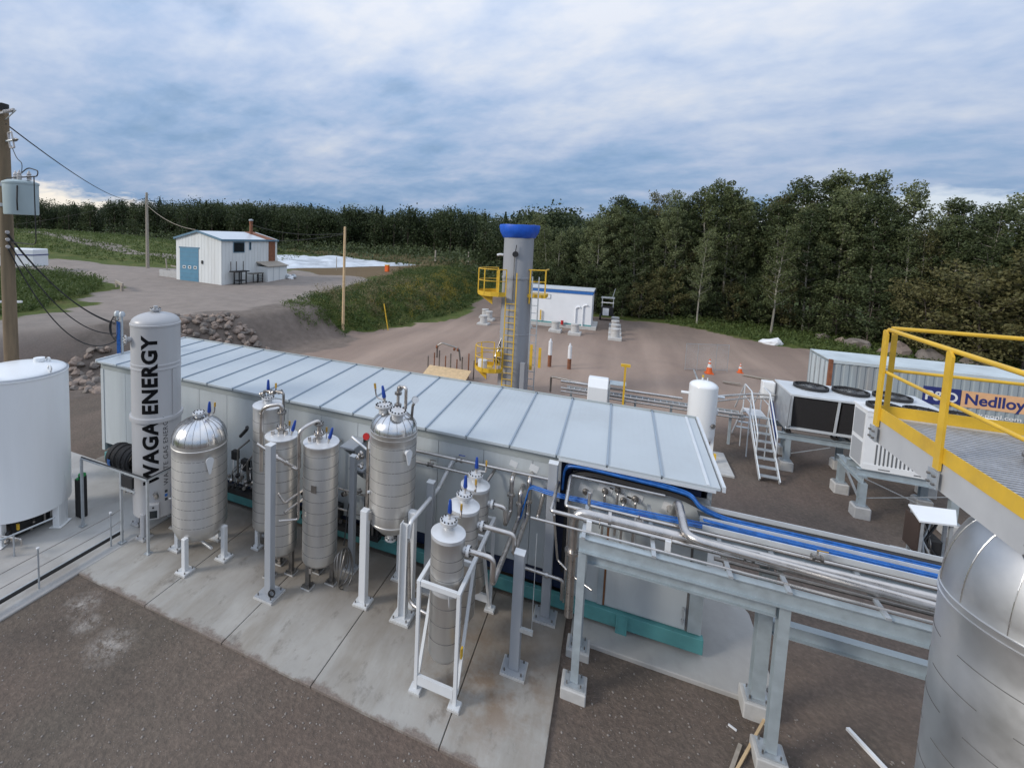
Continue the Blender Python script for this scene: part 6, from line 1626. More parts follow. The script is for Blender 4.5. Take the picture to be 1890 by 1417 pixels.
MB().bb(-.1, .5, 20.0, 20.6, 1.90, 1.93).build('frame_top', 'galv_beam', V)
for k in range(16): MB().lathe([(.001, 0), (.06, 0), (.07, .05), (.04, .12), (.001, .12)], (-.05 + .5 * rng.random(), 20.0 + .15 * rng.random(), .45 + .65 * rng.random()), 9, rng.normal(size=3)).build('valve_body', ('pipe_dark', 'black', 'galv')[k % 3], V, True)
Y_ = thing('yellow_post', 'yellow T-topped post beside the meter frame', 'post', (.42, 20.0, 0))
MB().bb(.39, .46, 19.95, 20.03, 1.0, 2.70).build('shaft', 'yellow', Y_)
MB().bb(.26, .60, 19.93, 20.05, 2.70, 2.80).build('head', 'yellow', Y_)
MB().bb(.22, .66, 19.93, 20.05, .92, 1.02).build('foot_rail', 'yellow', Y_)
for (y, z, r_, xe, lb) in ((20.5, 1.62, .05, 2.5, 'upper rack pipe running behind the roof to the separator'), (20.62, 1.30, .035, 4.6, 'middle thin pipe behind the roof running to the stair'), (20.72, 1.12, .035, 4.6, 'lowest thin pipe behind the roof running to the stair')):
    pipe([(-2.0, y, z), (xe, y, z)], r_, lb)
pipe([(3.35, 19.1, 2.28), (4.7, 20.4, 2.2), (5.4, 20.6, 2.2)], .04, 'pipe from the separator tank to the dry cooler')
pipe([(3.4, 19.3, 2.05), (4.7, 20.6, 2.0), (5.4, 20.8, 2.0)], .03, 'second thin pipe from the separator towards the cooler')
L_ = thing('ladder_tray', 'galvanised ladder cable tray running behind the roof', 'cable tray', (1, 20.9, 1))
for y in (20.80, 21.20): MB().bar((-1.8, y, 1.22), (4.5, y, 1.22), .02, .09).build('side_bar', 'galv', L_)
for x in np.arange(-1.7, 4.5, .22): MB().bar((x, 20.8, 1.22), (x, 21.2, 1.22), .03, .02).build('rung', 'galv', L_)
for x in (-1.6, .9, 2.2, 4.2): MB().bb(x - .04, x + .04, 20.96, 21.04, -.1, 1.2).build('leg', 'galv_beam', L_)
pipe([(-2.7, 23.0, .3), (-2.7, 23.0, 1.05), (-1.0, 22.6, 1.05), (-.8, 20.4, 1.0)], .045, 'pipe leading from the stack foot to the white cabinet', 'pipe_dark')
for i, (x, y, h, lb) in enumerate(((-3.55, 29.0, 1.5, 'red and white marker post nearest the stack'), (-2.42, 29.0, 1.35, 'red and white marker post to the right of the other'))):
    T = thing('marker_post', lb, 'post', (x, y, 0), 'red and white marker posts')
    MB().cyl((x, y, -.1), (x, y, h * .45), .11, 12).build('lower_sleeve', 'rust', T, True)
    MB().cyl((x, y, h * .45), (x, y, h), .11, 12).build('upper_sleeve', 'tarp_white', T, True)
    MB().lathe([(.001, h), (.07, h), (.04, h + .16), (.001, h + .17)], (x, y, 0), 12).build('tip', 'tarp_white', T, True)
St = thing('valve_manifold', 'dark bare pipe manifold standing behind the building', 'manifold', (-8.3, 24.2, 0))
for k in range(9):
    x = -9.5 + .33 * k; h = .9 + .5 * ((k * 7) % 5) / 5
    MB().cyl((x, 24.2 + .1 * (k % 2), -.1), (x, 24.2 + .1 * (k % 2), h), .035, 8).build('stand_pipe', ('pipe_dark', 'rust')[k % 2], St, True)
MB().tube([(-8.95, 24.1, .9), (-8.95, 24.1, 1.55), (-8.7, 24.1, 1.75), (-7.7, 24.1, 1.55), (-7.6, 24.1, .9)], .05, 8).build('header', 'pipe_dark', St, True)
for x in (-9.0, -8.0, -7.8): MB().lathe([(.001, 0), (.10, 0), (.10, .08), (.001, .08)], (x, 24.1, 1.5), 10, (1, 0, 0)).build('valve_body', 'rust', St, True)
tag(MB().box((-8.15, 23.6, .30), (2.4, 1.0, .03), rx=.25).build('plywood_sheet', 'plywood'), 'tan plywood sheet lying just behind the roof edge', 'board')
# cones, fence, planks, tarp
mat('cone_white', (.75, .73, .70), .5)
for (x, y, s, lb) in ((5.2, 32.3, 1.0, 'orange traffic cone standing by the wire fence panel'), (7.0, 33.6, .7, 'smaller faded traffic cone farther back by the planks')):
    T = thing('traffic_cone', lb, 'cone', (x, y, -.05), 'traffic cones in the yard')
    gz_ = float(ground_h(x, y))
    MB().bb(x - .22 * s, x + .22 * s, y - .22 * s, y + .22 * s, gz_, gz_ + .05 * s).build('base', 'orange', T)
    for (z0_, z1_, mm) in ((.05, .38, 'orange'), (.38, .58, 'cone_white'), (.58, .68, 'orange'), (.68, .78, 'cone_white'), (.78, .86, 'orange')):
        ra = lambda z: (.19 - .165 * z / .86) * s
        MB().lathe([(ra(z0_), gz_ + z0_ * s), (ra(z1_), gz_ + z1_ * s)] + ([(.001, gz_ + z1_ * s)] if z1_ > .8 else []), (x, y, 0), 20).build('cone_band', mm, T, True)
T = thing('mesh_fence', 'grey temporary wire mesh fence panel standing in the yard', 'fence', (5.1, 32.9, 0))
pa, pb = Vector((3.95, 32.4, 0)), Vector((6.3, 33.4, 0))
for t in (0, .28, .72, 1): MB().bar(pa.lerp(pb, t) + Vector((0, 0, -.1)), pa.lerp(pb, t) + Vector((0, 0, 1.62)), .025, .025).build('post', 'galv', T)
for z in (.05, 1.6): MB().bar(pa + Vector((0, 0, z)), pb + Vector((0, 0, z)), .022, .022).build('rail', 'galv', T)
g = MB()
for k in range(1, 40): g.bar(pa.lerp(pb, k / 40) + Vector((0, 0, .05)), pa.lerp(pb, k / 40) + Vector((0, 0, 1.6)), .006, .006)
for k in range(1, 22): g.bar(pa + Vector((0, 0, .05 + k * .07)), pb + Vector((0, 0, .05 + k * .07)), .006, .006)
g.build('mesh', 'galv', T)
for i, (a, b_, w_, m__, lb) in enumerate((((5.6, 30.5, 0), (6.4, 30.3, 0), .15, 'wood_grey', 'dark plank lying in front of the orange cone'), ((7.0, 32.8, 0), (9.2, 31.8, 0), .16, 'wood_grey', 'long weathered plank beside the faded cone'), ((8.8, 31.2, 0), (9.9, 30.6, 0), .25, 'plywood', 'broken tan board near the container door'), ((9.4, 32.0, 0), (10.8, 31.2, 0), .14, 'wood_grey', 'grey plank behind the broken tan board'))):
    tag(MB().bar(Vector(a) + Vector((0, 0, .03)), Vector(b_) + Vector((0, 0, .08)), w_, .05).build('plank', m__), lb, 'plank', 'planks lying in the yard')
me = rock_mesh('tarp_heap', 12, 3, .3, .6); me.materials.append(M['tarp_white'])
o = bpy.data.objects.new('tarp_heap', me); col.objects.link(o); o.location = (11.15, 45.0, .1); o.scale = (.85, .6, .75)
tag(o, 'white tarpaulin heap at the edge of the grass strip', 'tarp')

# ------------------------------------------------------------------ metal shed on the upper level
zg = 1.86
S = thing('metal_shed', 'white metal shed with blue roller door and rusty chimney', 'shed', (-41, 41, zg))
ex0, ex1, ey0, ey1, ez = -44.2, -37.7, 36.9, 45.4, 6.5
xm = (ex0 + ex1) / 2; az = 7.3
def ribs_wall(a, b_, z0, ztop, nrm, name='wall_sheet'):
    a, b_ = Vector(a), Vector(b_); n = max(2, int((b_ - a).length / .46))
    for k in range(n):
        p, q = a.lerp(b_, k / n), a.lerp(b_, (k + 1) / n); d = (q - p).normalized() * .012
        m_ = MB(); pp, qq = p + d, q - d
        m_.extr([(pp.x, pp.y, z0), (qq.x, qq.y, z0), (qq.x, qq.y, ztop(q)), (pp.x, pp.y, ztop(p))], Vector(nrm) * .05)
        m_.build(name, 'shed_white', S)
ribs_wall((ex0, ey0, 0), (ex1, ey0, 0), zg - .2, lambda p: ez + (az - ez) * (1 - abs(p.x - xm) / (ex1 - xm)), (0, -1, 0))
ribs_wall((ex1, ey0, 0), (ex1, ey1, 0), zg - .2, lambda p: ez, (1, 0, 0))
MB().extr([(ex0 + .05, ey0 + .02, zg - .2), (ex1 - .03, ey0 + .02, zg - .2), (ex1 - .03, ey0 + .02, ez - .03), (xm, ey0 + .02, az - .05), (ex0 + .05, ey0 + .02, ez - .03)], (0, ey1 - ey0 - .05, 0)).build('body', 'shed_white', S)
for s in (-1, 1):
    xe = ex0 - .18 if s < 0 else ex1 + .18
    ze = ez - .03
    MB().extr([(xm, ey0 - .2, az + .01), (xe, ey0 - .2, ze), (xe, ey1 + .1, ze), (xm, ey1 + .1, az + .01)], (0, 0, .06)).build('roof_slope', 'shed_roof', S)
    MB().bar((xm, ey0 - .22, az + .02), (xe, ey0 - .22, ze + .02), .05, .20).build('verge_trim', 'shed_trim', S)
    MB().bar((xe + .02 * s, ey0 - .2, ze), (xe + .02 * s, ey1 + .1, ze), .05, .20).build('eave_trim', 'shed_trim', S)
d_ = MB().bb(-43.6, -40.9, ey0 - .09, ey0 - .055, zg - .1, 5.45).build('roller_door', 'shed_blue', S)
for k in range(8): MB().bb(-43.58, -40.92, ey0 - .10, ey0 - .092, zg + .45 * k, zg + .45 * k + .03).build('door_seam', 'shed_trim', d_)
for k in range(3):
    xx = -42.95 + .8 * k; MB().bb(xx - .22, xx + .22, ey0 - .108, ey0 - .092, 3.30, 3.60).build('pane_frame', 'shed_white', d_)
    MB().bb(xx - .12, xx + .12, ey0 - .118, ey0 - .109, 3.38, 3.53).build('pane', 'glass_dark', d_)
MB().bb(-43.75, -40.75, ey0 - .085, ey0 - .052, 5.46, 5.6).build('door_lintel', 'shed_trim', S)
MB().bb(-40.45, -40.25, ey0 - .14, ey0 - .055, 3.9, 4.25).build('wall_lamp', 'black', S)
for (y0_, y1_, z0_, z1_) in ((38.4, 40.05, 5.15, 6.3), (40.75, 41.05, 5.4, 6.3)):
    w_ = MB().bb(ex1 + .052, ex1 + .09, y0_, y1_, z0_, z1_).build('window', 'shed_trim', S)
    MB().bb(ex1 + .088, ex1 + .096, y0_ + .08, y1_ - .08, z0_ + .08, z1_ - .08).build('pane', 'glass_dark', w_)
ch_ = MB().lathe([(.001, 6.4), (.19, 6.4), (.18, 8.4), (.22, 8.45), (.22, 8.6), (.001, 8.65)], (-40.0, 43.6, 0), 16).build('chimney', 'rust', S, True)
MB().lathe([(.12, 8.65), (.26, 8.71), (.26, 8.82), (.001, 8.9)], (-40.0, 43.6, 0), 16).build('chimney_cap', 'galv', ch_, True)
MB().bar((xm, 44.3, az + .09), (ex1 + .18, 44.3, ez + .06), 1.5, .03).build('rusty_sheet', 'rust', S)
MB().bb(ex1 + .055, ex1 + .10, 43.9, 45.0, 3.6, 6.4).build('rust_panel', 'rust', S)
MB().bb(ex1 + .05, ex1 + 1.6, 42.0, 45.3, zg - .2, 3.55).build('annex', 'shed_white', S)
MB().extr([(ex1 + .05, 41.85, 4.0), (ex1 + .05, 45.45, 4.0), (ex1 + 1.75, 45.45, 3.55), (ex1 + 1.75, 41.85, 3.55)], (0, 0, .08)).build('annex_roof', 'wood_grey', S)
for y0_ in (42.9, 43.9): MB().bb(ex1 + 1.6, ex1 + 1.62, y0_, y0_ + .04, zg, 3.5).build('annex_seam', 'galv', S)
# racks and scrap along the shed wall
T = thing('iron_table', 'rusty black iron table with upright bars by the shed wall', 'table', (-36.9, 38.6, zg))
gzt = lambda x, y: float(ground_h(x, y))
MB().bb(-37.4, -36.5, 37.6, 39.6, 3.15, 3.27).build('top', 'black', T)
for (x, y) in ((-36.6, 38.2), (-36.6, 39.2), (-37.3, 38.2), (-37.3, 39.2)): MB().bb(x - .05, x + .05, y - .05, y + .05, gzt(x, y), 3.15).build('leg', 'black', T)
for y in (37.7, 38.5, 39.5): MB().bb(-37.35, -37.28, y, y + .07, 3.27, 4.25).build('upright', 'pipe_dark', T)
MB().bb(-37.3, -36.55, 38.2, 39.2, 2.2, 2.28).build('shelf', 'black', T)
T = thing('iron_table', 'low dark trestle beside the iron table at the shed', 'table', (-36.7, 40.9, zg))
MB().bb(-37.1, -36.3, 39.9, 41.6, 2.85, 2.95).build('top', 'pipe_dark', T)
for (x, y) in ((-36.4, 40.7), (-36.4, 41.5), (-37.0, 40.7), (-37.0, 41.5)): MB().bar((x, y, gzt(x, y)), (x, y * .99 + .41, 2.85), .07, .07).build('leg', 'black', T)
for k in range(4): MB().bb(-36.45, -36.35, 40.6, 41.6, 2.0 + .2 * k, 2.05 + .2 * k).build('rack_bar', 'black', T)
T = thing('scrap_heap', 'grey bags and scrap heaped at the annex end', 'scrap', (-36, 46, zg))
for k in range(7):
    mm = rk[k % 7].copy(); mm.materials.clear(); mm.materials.append(M['galv' if k % 2 else 'tarp_white'])
    o = bpy.data.objects.new('bag', mm); col.objects.link(o); o.parent = T; o.location = (-.6 + .5 * (k % 3), -.6 + .55 * (k // 3), .25 + .2 * (k % 2)); o.scale = (.45, .4, .4)
T = thing('stone_trough', 'grey concrete trough with leaning stakes left of the shed', 'trough', (-46.5, 38.3, zg))
gh = float(ground_h(-46.5, 38.3))
for (x0_, x1_, y0_, y1_) in ((-47.8, -45.1, 37.6, 37.75), (-47.8, -45.1, 38.8, 38.95), (-47.8, -47.65, 37.76, 38.79), (-45.25, -45.1, 37.76, 38.79)): MB().bb(x0_, x1_, y0_, y1_, gh - .1, gh + .75).build('side', 'block_concrete', T)
MB().bar((-47.2, 38.2, gh + .1), (-47.6, 38.3, gh + 2.0), .12, .08).bar((-46.9, 38.4, gh + 1.2), (-45.2, 38.4, gh + 1.1), .08, .15).build('stake', 'wood_grey', T)

# ------------------------------------------------------------------ lagoon liner
gx2, gy2 = np.meshgrid(np.linspace(0, 1, 60), np.linspace(0, 1, 40))
A_, B_, C__, D_ = np.array([-46, 56.5]), np.array([-34.5, 84]), np.array([-57, 92]), np.array([-70, 77])
pt2 = ((1 - gx2)[..., None] * ((1 - gy2)[..., None] * A_ + gy2[..., None] * D_) + gx2[..., None] * ((1 - gy2)[..., None] * B_ + gy2[..., None] * C__))
wz = ground_h(pt2[..., 0], pt2[..., 1]) + .03 + np.clip(8 * np.minimum(np.minimum(gx2, 1 - gx2), np.minimum(gy2, 1 - gy2)), 0, 1) * (.12 + .55 * (vnoise(pt2[..., 0], pt2[..., 1], 3.0, 31) ** 2) + .2 * vnoise(pt2[..., 0], pt2[..., 1], 1.1, 32))
id2 = np.arange(60 * 40).reshape(40, 60)
F2_ = np.stack([id2[:-1, :-1], id2[:-1, 1:], id2[1:, 1:], id2[1:, :-1]], -1).reshape(-1, 4)
lo = np_mesh('lagoon_liner', np.c_[pt2.reshape(-1, 2), wz.ravel()], F2_, 'liner_white', None, None, True)
tag(lo, 'wrinkled white plastic liner spread over the ground past the shed', 'liner')
bx_, by_ = -32.4, 64.2
T = thing('orange_bin', 'small orange bin standing before the white liner', 'bin', (bx_, by_, 1.8))
gh = float(ground_h(bx_, by_)); MB().bb(bx_ - .28, bx_ + .28, by_ - .28, by_ + .28, gh, gh + .95).build('body', 'orange', T, bevel=.04); MB().bb(bx_ - .31, bx_ + .31, by_ - .31, by_ + .31, gh + .95, gh + 1.05).build('lid', 'yellow', T)

# ------------------------------------------------------------------ poles and wires
def wood_pole(x, y, h, r0, r1, label, m='wood_pole', name='utility_pole'):
    z0 = float(ground_h(x, y)); T = thing(name, label, 'pole', (x, y, z0))
    MB().lathe([(.001, -.3), (r0, -.3), (r0 * .99, .5), (r1, h), (r1 * .7, h + .03), (.001, h + .035)], (x, y, z0), 20).build('shaft', m, T, True)
    return T
P0 = Vector((-15.79, 7.66, 0))
PL = wood_pole(P0.x, P0.y, 10.7, .185, .145, 'thick brown utility pole at the left edge above the white tank')
MB().lathe([(.152, 10.55), (.155, 10.74), (.001, 10.78)], P0, 16).build('pole_cap', 'black', PL, True)
MB().bar((P0.x, P0.y - .1, 10.45), (P0.x + .75, P0.y - .1, 10.52), .05, .05).build('insulator_arm', 'porcelain', PL)
MB().tube([(P0.x + .12, P0.y, 10.3), (P0.x + .85, P0.y - .1, 10.49)], .016, 6).build('arm_brace', 'galv', PL)
for k in range(4): MB().lathe([(.001, 0), (.05, .01), (.05, .03), (.02, .05), (.001, .05)], (P0.x + .32 + .1 * k, P0.y - .1, 10.49), 10, (1, 0, .1)).build('insulator_disc', 'porcelain', PL, True)
MB().tube([(P0.x - .3, P0.y, 9.72), (P0.x + .55, P0.y, 9.75)], .03, 8).build('cutout_arm', 'galv', PL, True)
MB().tube([(P0.x + .24, P0.y, 9.95), (P0.x + .40, P0.y, 9.98), (P0.x + .52, P0.y, 9.55), (P0.x + .32, P0.y, 9.55), (P0.x + .24, P0.y, 9.95)], .022, 8, .02).build('fuse_cutout', 'porcelain', PL, True)
MB().lathe([(.001, 0), (.05, .02), (.02, .05), (.05, .07), (.02, .1), (.04, .12), (.001, .24)], (P0.x + .50, P0.y, 9.75), 10, (1, 0, .05)).build('arrester', 'pipe_dark', PL, True)
for z in (8.55, 8.0): MB().lathe([(.16, z - .05), (.185, z - .04), (.185, z + .04), (.16, z + .05)], (P0.x, P0.y, 0), 18).build('pole_band', 'galv', PL, True)
for z in (7.25, 7.05, 6.85): MB().lathe([(.001, 0), (.05, .01), (.035, .04), (.05, .07), (.001, .08)], (P0.x + .18, P0.y - .08, z), 10, (1, -.3, 0)).build('spool_insulator', 'porcelain', PL, True)
def transformer(x, y, z, label):
    T = thing('transformer', label, 'transformer', (x, y, z), 'pole transformers')
    MB().lathe([(.001, 0), (.37, 0), (.38, .03), (.39, .80), (.405, .81), (.405, .86), (.28, .92), (.001, .94)], (x, y, z), 32).build('tank', 'transformer', T, True)
    for (dx_, dy_) in ((-.22, 0), (.15, -.1), (.3, .05)):
        MB().lathe([(.001, 0), (.055, 0), (.05, .06), (.065, .09), (.04, .12), (.055, .15), (.03, .2), (.001, .26)], (x + dx_, y + dy_, z + .93), 10).build('bushing', 'porcelain', T, True)
    MB().bb(x - .52, x - .37, y - .08, y + .08, z + .25, z + .75).build('hanger', 'galv', T)
    MB().tube([(x + .36, y - .26, z + .75), (x + .40, y - .30, z + .35), (x + .37, y - .28, z + .1)], .02, 8).build('ground_lead', 'rubber', T, True)
    return T
transformer(P0.x + .84, P0.y - .05, 7.74, 'pale grey transformer can hung on the right of the thick pole')
transformer(P0.x - 1.02, P0.y + .05, 7.78, 'second transformer can half hidden beyond the thick pole')
def wire(pts, r, label, sag=None, m='rubber', name='overhead_wire'):
    P_ = [Vector(p) for p in pts]
    if sag is not None:
        a, b_ = P_; P_ = [a.lerp(b_, t) - Vector((0, 0, sag * 4 * t * (1 - t))) for t in [k / 24 for k in range(25)]]
    o = MB().tube(P_, r, 6, 0 if sag is not None else .15).build(name, m, None, True)
    return tag(o, label, 'wire', 'overhead wires')
wire([(P0.x + .15, P0.y, 10.2), (-57.5, 43.6, 11.6)], .018, 'long wire from the thick pole to the far lamp pole', 1.2)
wire([(P0.x + .38, P0.y, 9.6), (P0.x + .7, P0.y - .05, 9.25), (P0.x + 1.05, P0.y - .1, 9.1), (P0.x + 1.1, P0.y - .15, 8.85)], .010, 'thin looping jumper from the cutout to the transformer')
wire([(P0.x + .78, P0.y, 8.85), (P0.x + 1.1, P0.y, 9.0), (P0.x + 1.55, P0.y, 8.9), (P0.x + 1.6, P0.y - .05, 8.75), (P0.x + .3, P0.y - .1, 8.72)], .016, 'black looped lead over the transformer top')
wire([(P0.x + 1.45, P0.y - .05, 8.75), (P0.x + 1.45, P0.y - .05, 6.95), (P0.x + .25, P0.y - .05, 6.98)], .014, 'black lead hanging down beside the transformer')
MS = thing('service_mast', 'steel cable mast with blue cables rising behind the lettered tower', 'mast', (-14.95, 10.3, 3))
for dx_ in (-.10, .10): MB().bb(-14.97 + dx_ - .02, -14.97 + dx_ + .02, 10.27, 10.33, .3, 4.6).build('mast_post', 'galv', MS)
for z in np.arange(.5, 4.6, .28): MB().bar((-15.07, 10.3, z), (-14.87, 10.3, z), .03, .03).build('mast_rung', 'galv', MS)
for k in range(5): MB().tube([(-15.04 + .035 * k, 10.25, .4), (-15.04 + .035 * k, 10.25, 4.4)], .014, 6).build('mast_cable', 'blue_cable', MS, True)
for dx_ in (-.12, .12): MB().lathe([(.001, 0), (.09, 0), (.09, .1), (.05, .16), (.001, .17)], (-14.97 + dx_, 10.3, 4.58), 12).build('weather_head', 'galv', MS, True)
for k in range(4): MB().tube([(-15.15 - .22 * math.cos(t) - .05, 10.25 + .02 * k, 4.15 + (.30 + .04 * k) * math.sin(t)) for t in [2 * math.pi * j / 20 for j in range(21)]], .014, 6, 0).build('drip_loop', 'rubber', MS, True)
for k, (z0_, z1_, sg, lb) in enumerate(((7.25, 4.35, .55, 'highest sagging service cable from the thick pole to the mast'), (7.05, 4.0, .9, 'middle sagging service cable from the thick pole to the mast'), (6.85, 3.75, 1.35, 'lowest sagging service cable from the thick pole to the mast'), (7.2, 4.3, .50, 'second highest service cable running beside the top one'))):
    wire([(P0.x + .2, P0.y - .1, z0_), (-15.1, 10.25, z1_)], .017, lb, sg * .8)
FP = wood_pole(-57.6, 43.6, 9.9, .22, .14, 'grey wooden lamp pole standing left of the shed', 'wood_grey')
MB().tube([(-57.6, 43.5, 10.4), (-56.5, 43.0, 10.9), (-54.9, 42.4, 10.7)], .05, 8, .4).build('lamp_arm', 'galv', FP, True)
MB().box((-54.6, 42.3, 10.66), (.6, .25, .14), rz=-.35).build('lamp_head', 'galv', FP)
wire([(-57.5, 43.5, 10.5), (-41.5, 37.0, 7.45)], .028, 'twisted service wire from the lamp pole to the shed gable', .6, 'wood_grey')
wire([(-57.6, 43.6, 11.4), (-110, 48, 6.5)], .02, 'faint wire falling left from the lamp pole', .8)
MP = wood_pole(-19.0, 30.5, 7.75, .11, .085, 'slim tan pole standing in the weeds on the bank', 'plywood')
wire([(-19.0, 30.5, 7.55), (-40, 43.6, 8.3)], .016, 'upper thin wire from the slim pole to the shed', .5)
wire([(-19.0, 30.5, 7.5), (-38, 45.0, 6.5)], .016, 'lower thin wire from the slim pole to the shed', .2)
for (x, y, h, lb) in ((-33.0, 86, 2.9, 'grey fence post at the liner corner'), (-30, 98, 3.0, 'thin fence post between liner and stack'), (-40, 62, 2.0, 'low stake in the brown grass before the liner')):
    wood_pole(x, y, h, .16 if h > 2.5 else .06, .14 if h > 2.5 else .05, lb, 'wood_grey', 'fence_post')
T = thing('yellow_stake', 'leaning yellow marker stake in the weeds by the slim pole', 'stake', (-17.0, 33.6, 0))
gh = float(ground_h(-17.0, 33.6)); MB().bar((-16.7, 33.6, gh - .1), (-17.2, 33.7, gh + 2.1), .09, .04).build('blade', 'yellow', T)
# camper, benches and pipes at the far left
T = thing('white_trailer', 'white trailer body showing behind the thick pole', 'trailer', (-66, 33, 1.9))
gh = float(ground_h(-66, 33))
MB().box((-66.5, 32.6, gh + 1.55), (7.0, 2.4, 2.1), rz=.45).build('body', 'building_white', T, bevel=.1)
MB().box((-66.5, 32.6, gh + 1.9), (7.06, 2.46, .12), rz=.45).build('stripe', 'print_navy', T)
for s in (-1, 1): MB().lathe([(.001, 0), (.36, 0), (.36, .22), (.001, .22)], (-66.5 + s * .6 * math.cos(.45) + .5, 32.6 + s * .6 * math.sin(.45) - 1.1, gh + .36), 16, (.43, -.9, 0)).build('wheel', 'rubber', T, True)
T = thing('wooden_barrier', 'low pale timber barrier at the edge of the weed island', 'barrier', (-40.5, 28.5, 1.9))
gh = float(ground_h(-40.5, 28.5))
MB().bar((-42.6, 29.0, gh + .55), (-39.6, 27.6, gh + .55), .12, .25).build('beam', 'wood_grey', T)
for (x, y) in ((-42.3, 28.9), (-39.9, 27.7)): MB().bb(x - .1, x + .1, y - .1, y + .1, gh - .2, gh + .45).build('leg', 'wood_grey', T)
T = thing('white_stakes', 'white stake and white pipe lying behind the thick pole', 'stake', (-35, 14.3, 1.9))
gh = float(ground_h(-35.4, 15)); MB().bb(-36.2, -36.0, 14.5, 14.7, gh, gh + 1.7).build('stake', 'tarp_white', T); MB().bar((-34.6, 15.8, gh + .9), (-32.9, 16.6, gh + .95), .1, .12).build('pipe', 'tarp_white', T)

# ------------------------------------------------------------------ trees
def limb_skeleton(rs, h, kind):
    lean = rs.normal(size=2) * .03 * h
    trunk = []
    for k in range(9):
        t = k / 8
        trunk.append(np.array([lean[0] * t * t + .12 * math.sin(3 * t + rs.random()), lean[1] * t * t + .12 * math.cos(2.5 * t + rs.random()), h * .97 * t]))
    limbs = []
    n = {'aspen': 34, 'birch': 34, 'willow': 26}[kind]
    lo = {'aspen': .30, 'birch': .22, 'willow': .06}[kind]
    for k in range(n):
        t = lo + (.98 - lo) * (k + rs.random()) / n
        base = np.array([np.interp(t * 8, range(9), [p[i] for p in trunk]) for i in range(3)])
        a = k * 2.4 + rs.random() * .8
        s = (t - lo) / (1 - lo)
        reach = {'aspen': h * (.045 + .115 * math.sin(math.pi * min(1, .15 + .85 * s ** .8))), 'birch': h * (.04 + .115 * (1 - s) ** .6 * (0.6 + .4 * math.sin(3 * s))), 'willow': h * (.16 + .30 * math.sin(math.pi * (.2 + .7 * s)))}[kind] * rs.uniform(.65, 1.2)
        rise = {'aspen': .75, 'birch': .85, 'willow': .55}[kind] * reach * rs.uniform(.6, 1.3)
        d = np.array([math.cos(a), math.sin(a), 0])
        mid = base + d * reach * .5 + np.array([0, 0, rise * .35]); end = base + d * reach + np.array([0, 0, rise])
        limbs.append((base, mid, end, t))
    return trunk, limbs
def tree_meshes(kind, seed, h, leaves, lsize, leafmat, bark, clump=.42):
    rs = np.random.default_rng(seed)
    trunk, limbs = limb_skeleton(rs, h, kind)
    m_ = MB()
    r0 = h * .0095 if kind != 'willow' else h * .011
    def taper(pts, ra, rb, n=6):
        P = [Vector(p) for p in pts]; i0 = len(m_.v)
        for k, p in enumerate(P):
            d = (P[min(k + 1, len(P) - 1)] - P[max(k - 1, 0)]).normalized(); u = d.orthogonal().normalized(); w = d.cross(u); r_ = ra + (rb - ra) * k / (len(P) - 1)
            for j in range(n): m_.v.append(tuple(p + u * (r_ * math.cos(6.2832 * j / n)) + w * (r_ * math.sin(6.2832 * j / n))))
        for k in range(len(P) - 1):
            for j in range(n): m_.f.append((i0 + k * n + j, i0 + k * n + (j + 1) % n, i0 + (k + 1) * n + (j + 1) % n, i0 + (k + 1) * n + j))
    trunk[0][2] = -.4
    taper(trunk, r0, r0 * .18, 8)
    C = []
    per = leaves // len(limbs)
    for (b, mid, e, t) in limbs:
        taper([b, mid, e], r0 * (1 - t) * .42 + .012, .008, 4)
        nc = rs.integers(3, 6)
        for c in range(nc):
            f = .35 + .65 * (c + rs.random()) / nc
            p = (b * (1 - f) ** 2 + mid * 2 * f * (1 - f) + e * f * f)
            sc = clump * h / 14 * rs.uniform(.6, 1.25)
            pts = rs.normal(size=(per // nc, 3)); pts /= np.maximum(.35, np.linalg.norm(pts, axis=1, keepdims=True)) ** .6
            C.append(p + pts * np.array([sc, sc, sc * .8]))
    C = np.concatenate(C); C = C[C[:, 2] > .15 * h if kind != 'willow' else C[:, 2] > .0]
    V, F_ = leaf_quads(C, lsize, .15, .62, rs)
    tm = bpy.data.meshes.new('trunk'); tm.from_pydata(m_.v, [], m_.f); tm.materials.append(M[bark])
    tm.polygons.foreach_set('use_smooth', [True] * len(tm.polygons))
    co = np_mesh('crown', V, F_, leafmat); cm = co.data; bpy.data.objects.remove(co)
    return tm, cm
protos = []
for k in range(5): protos.append(('aspen', tree_meshes('aspen', 50 + k, 14, 6800, .21, ('leaf_aspen', 'leaf_dark', 'leaf_light', 'leaf_aspen', 'leaf_dark')[k], 'bark_pale')))
for k in range(3): protos.append(('birch', tree_meshes('birch', 60 + k, 14, 4800, .19, ('leaf_autumn', 'leaf_light', 'leaf_aspen')[k], 'bark_pale')))
for k in range(3): protos.append(('willow', tree_meshes('willow', 70 + k, 6, 4200, .20, ('leaf_autumn', 'leaf_dark', 'leaf_aspen')[k], 'bark_dark', .85)))
LBL = {'aspen': ('full-crowned tree in the wood edge behind the yard', 'leafy trees of the wood edge'), 'birch': ('slender pale-trunked tree in the wood edge behind the yard', 'slender trees of the wood edge'), 'willow': ('low bushy tree at the foot of the wood', 'bushy trees at the foot of the wood')}
NAME = {'aspen': 'aspen_tree', 'birch': 'birch_tree', 'willow': 'willow_bush'}
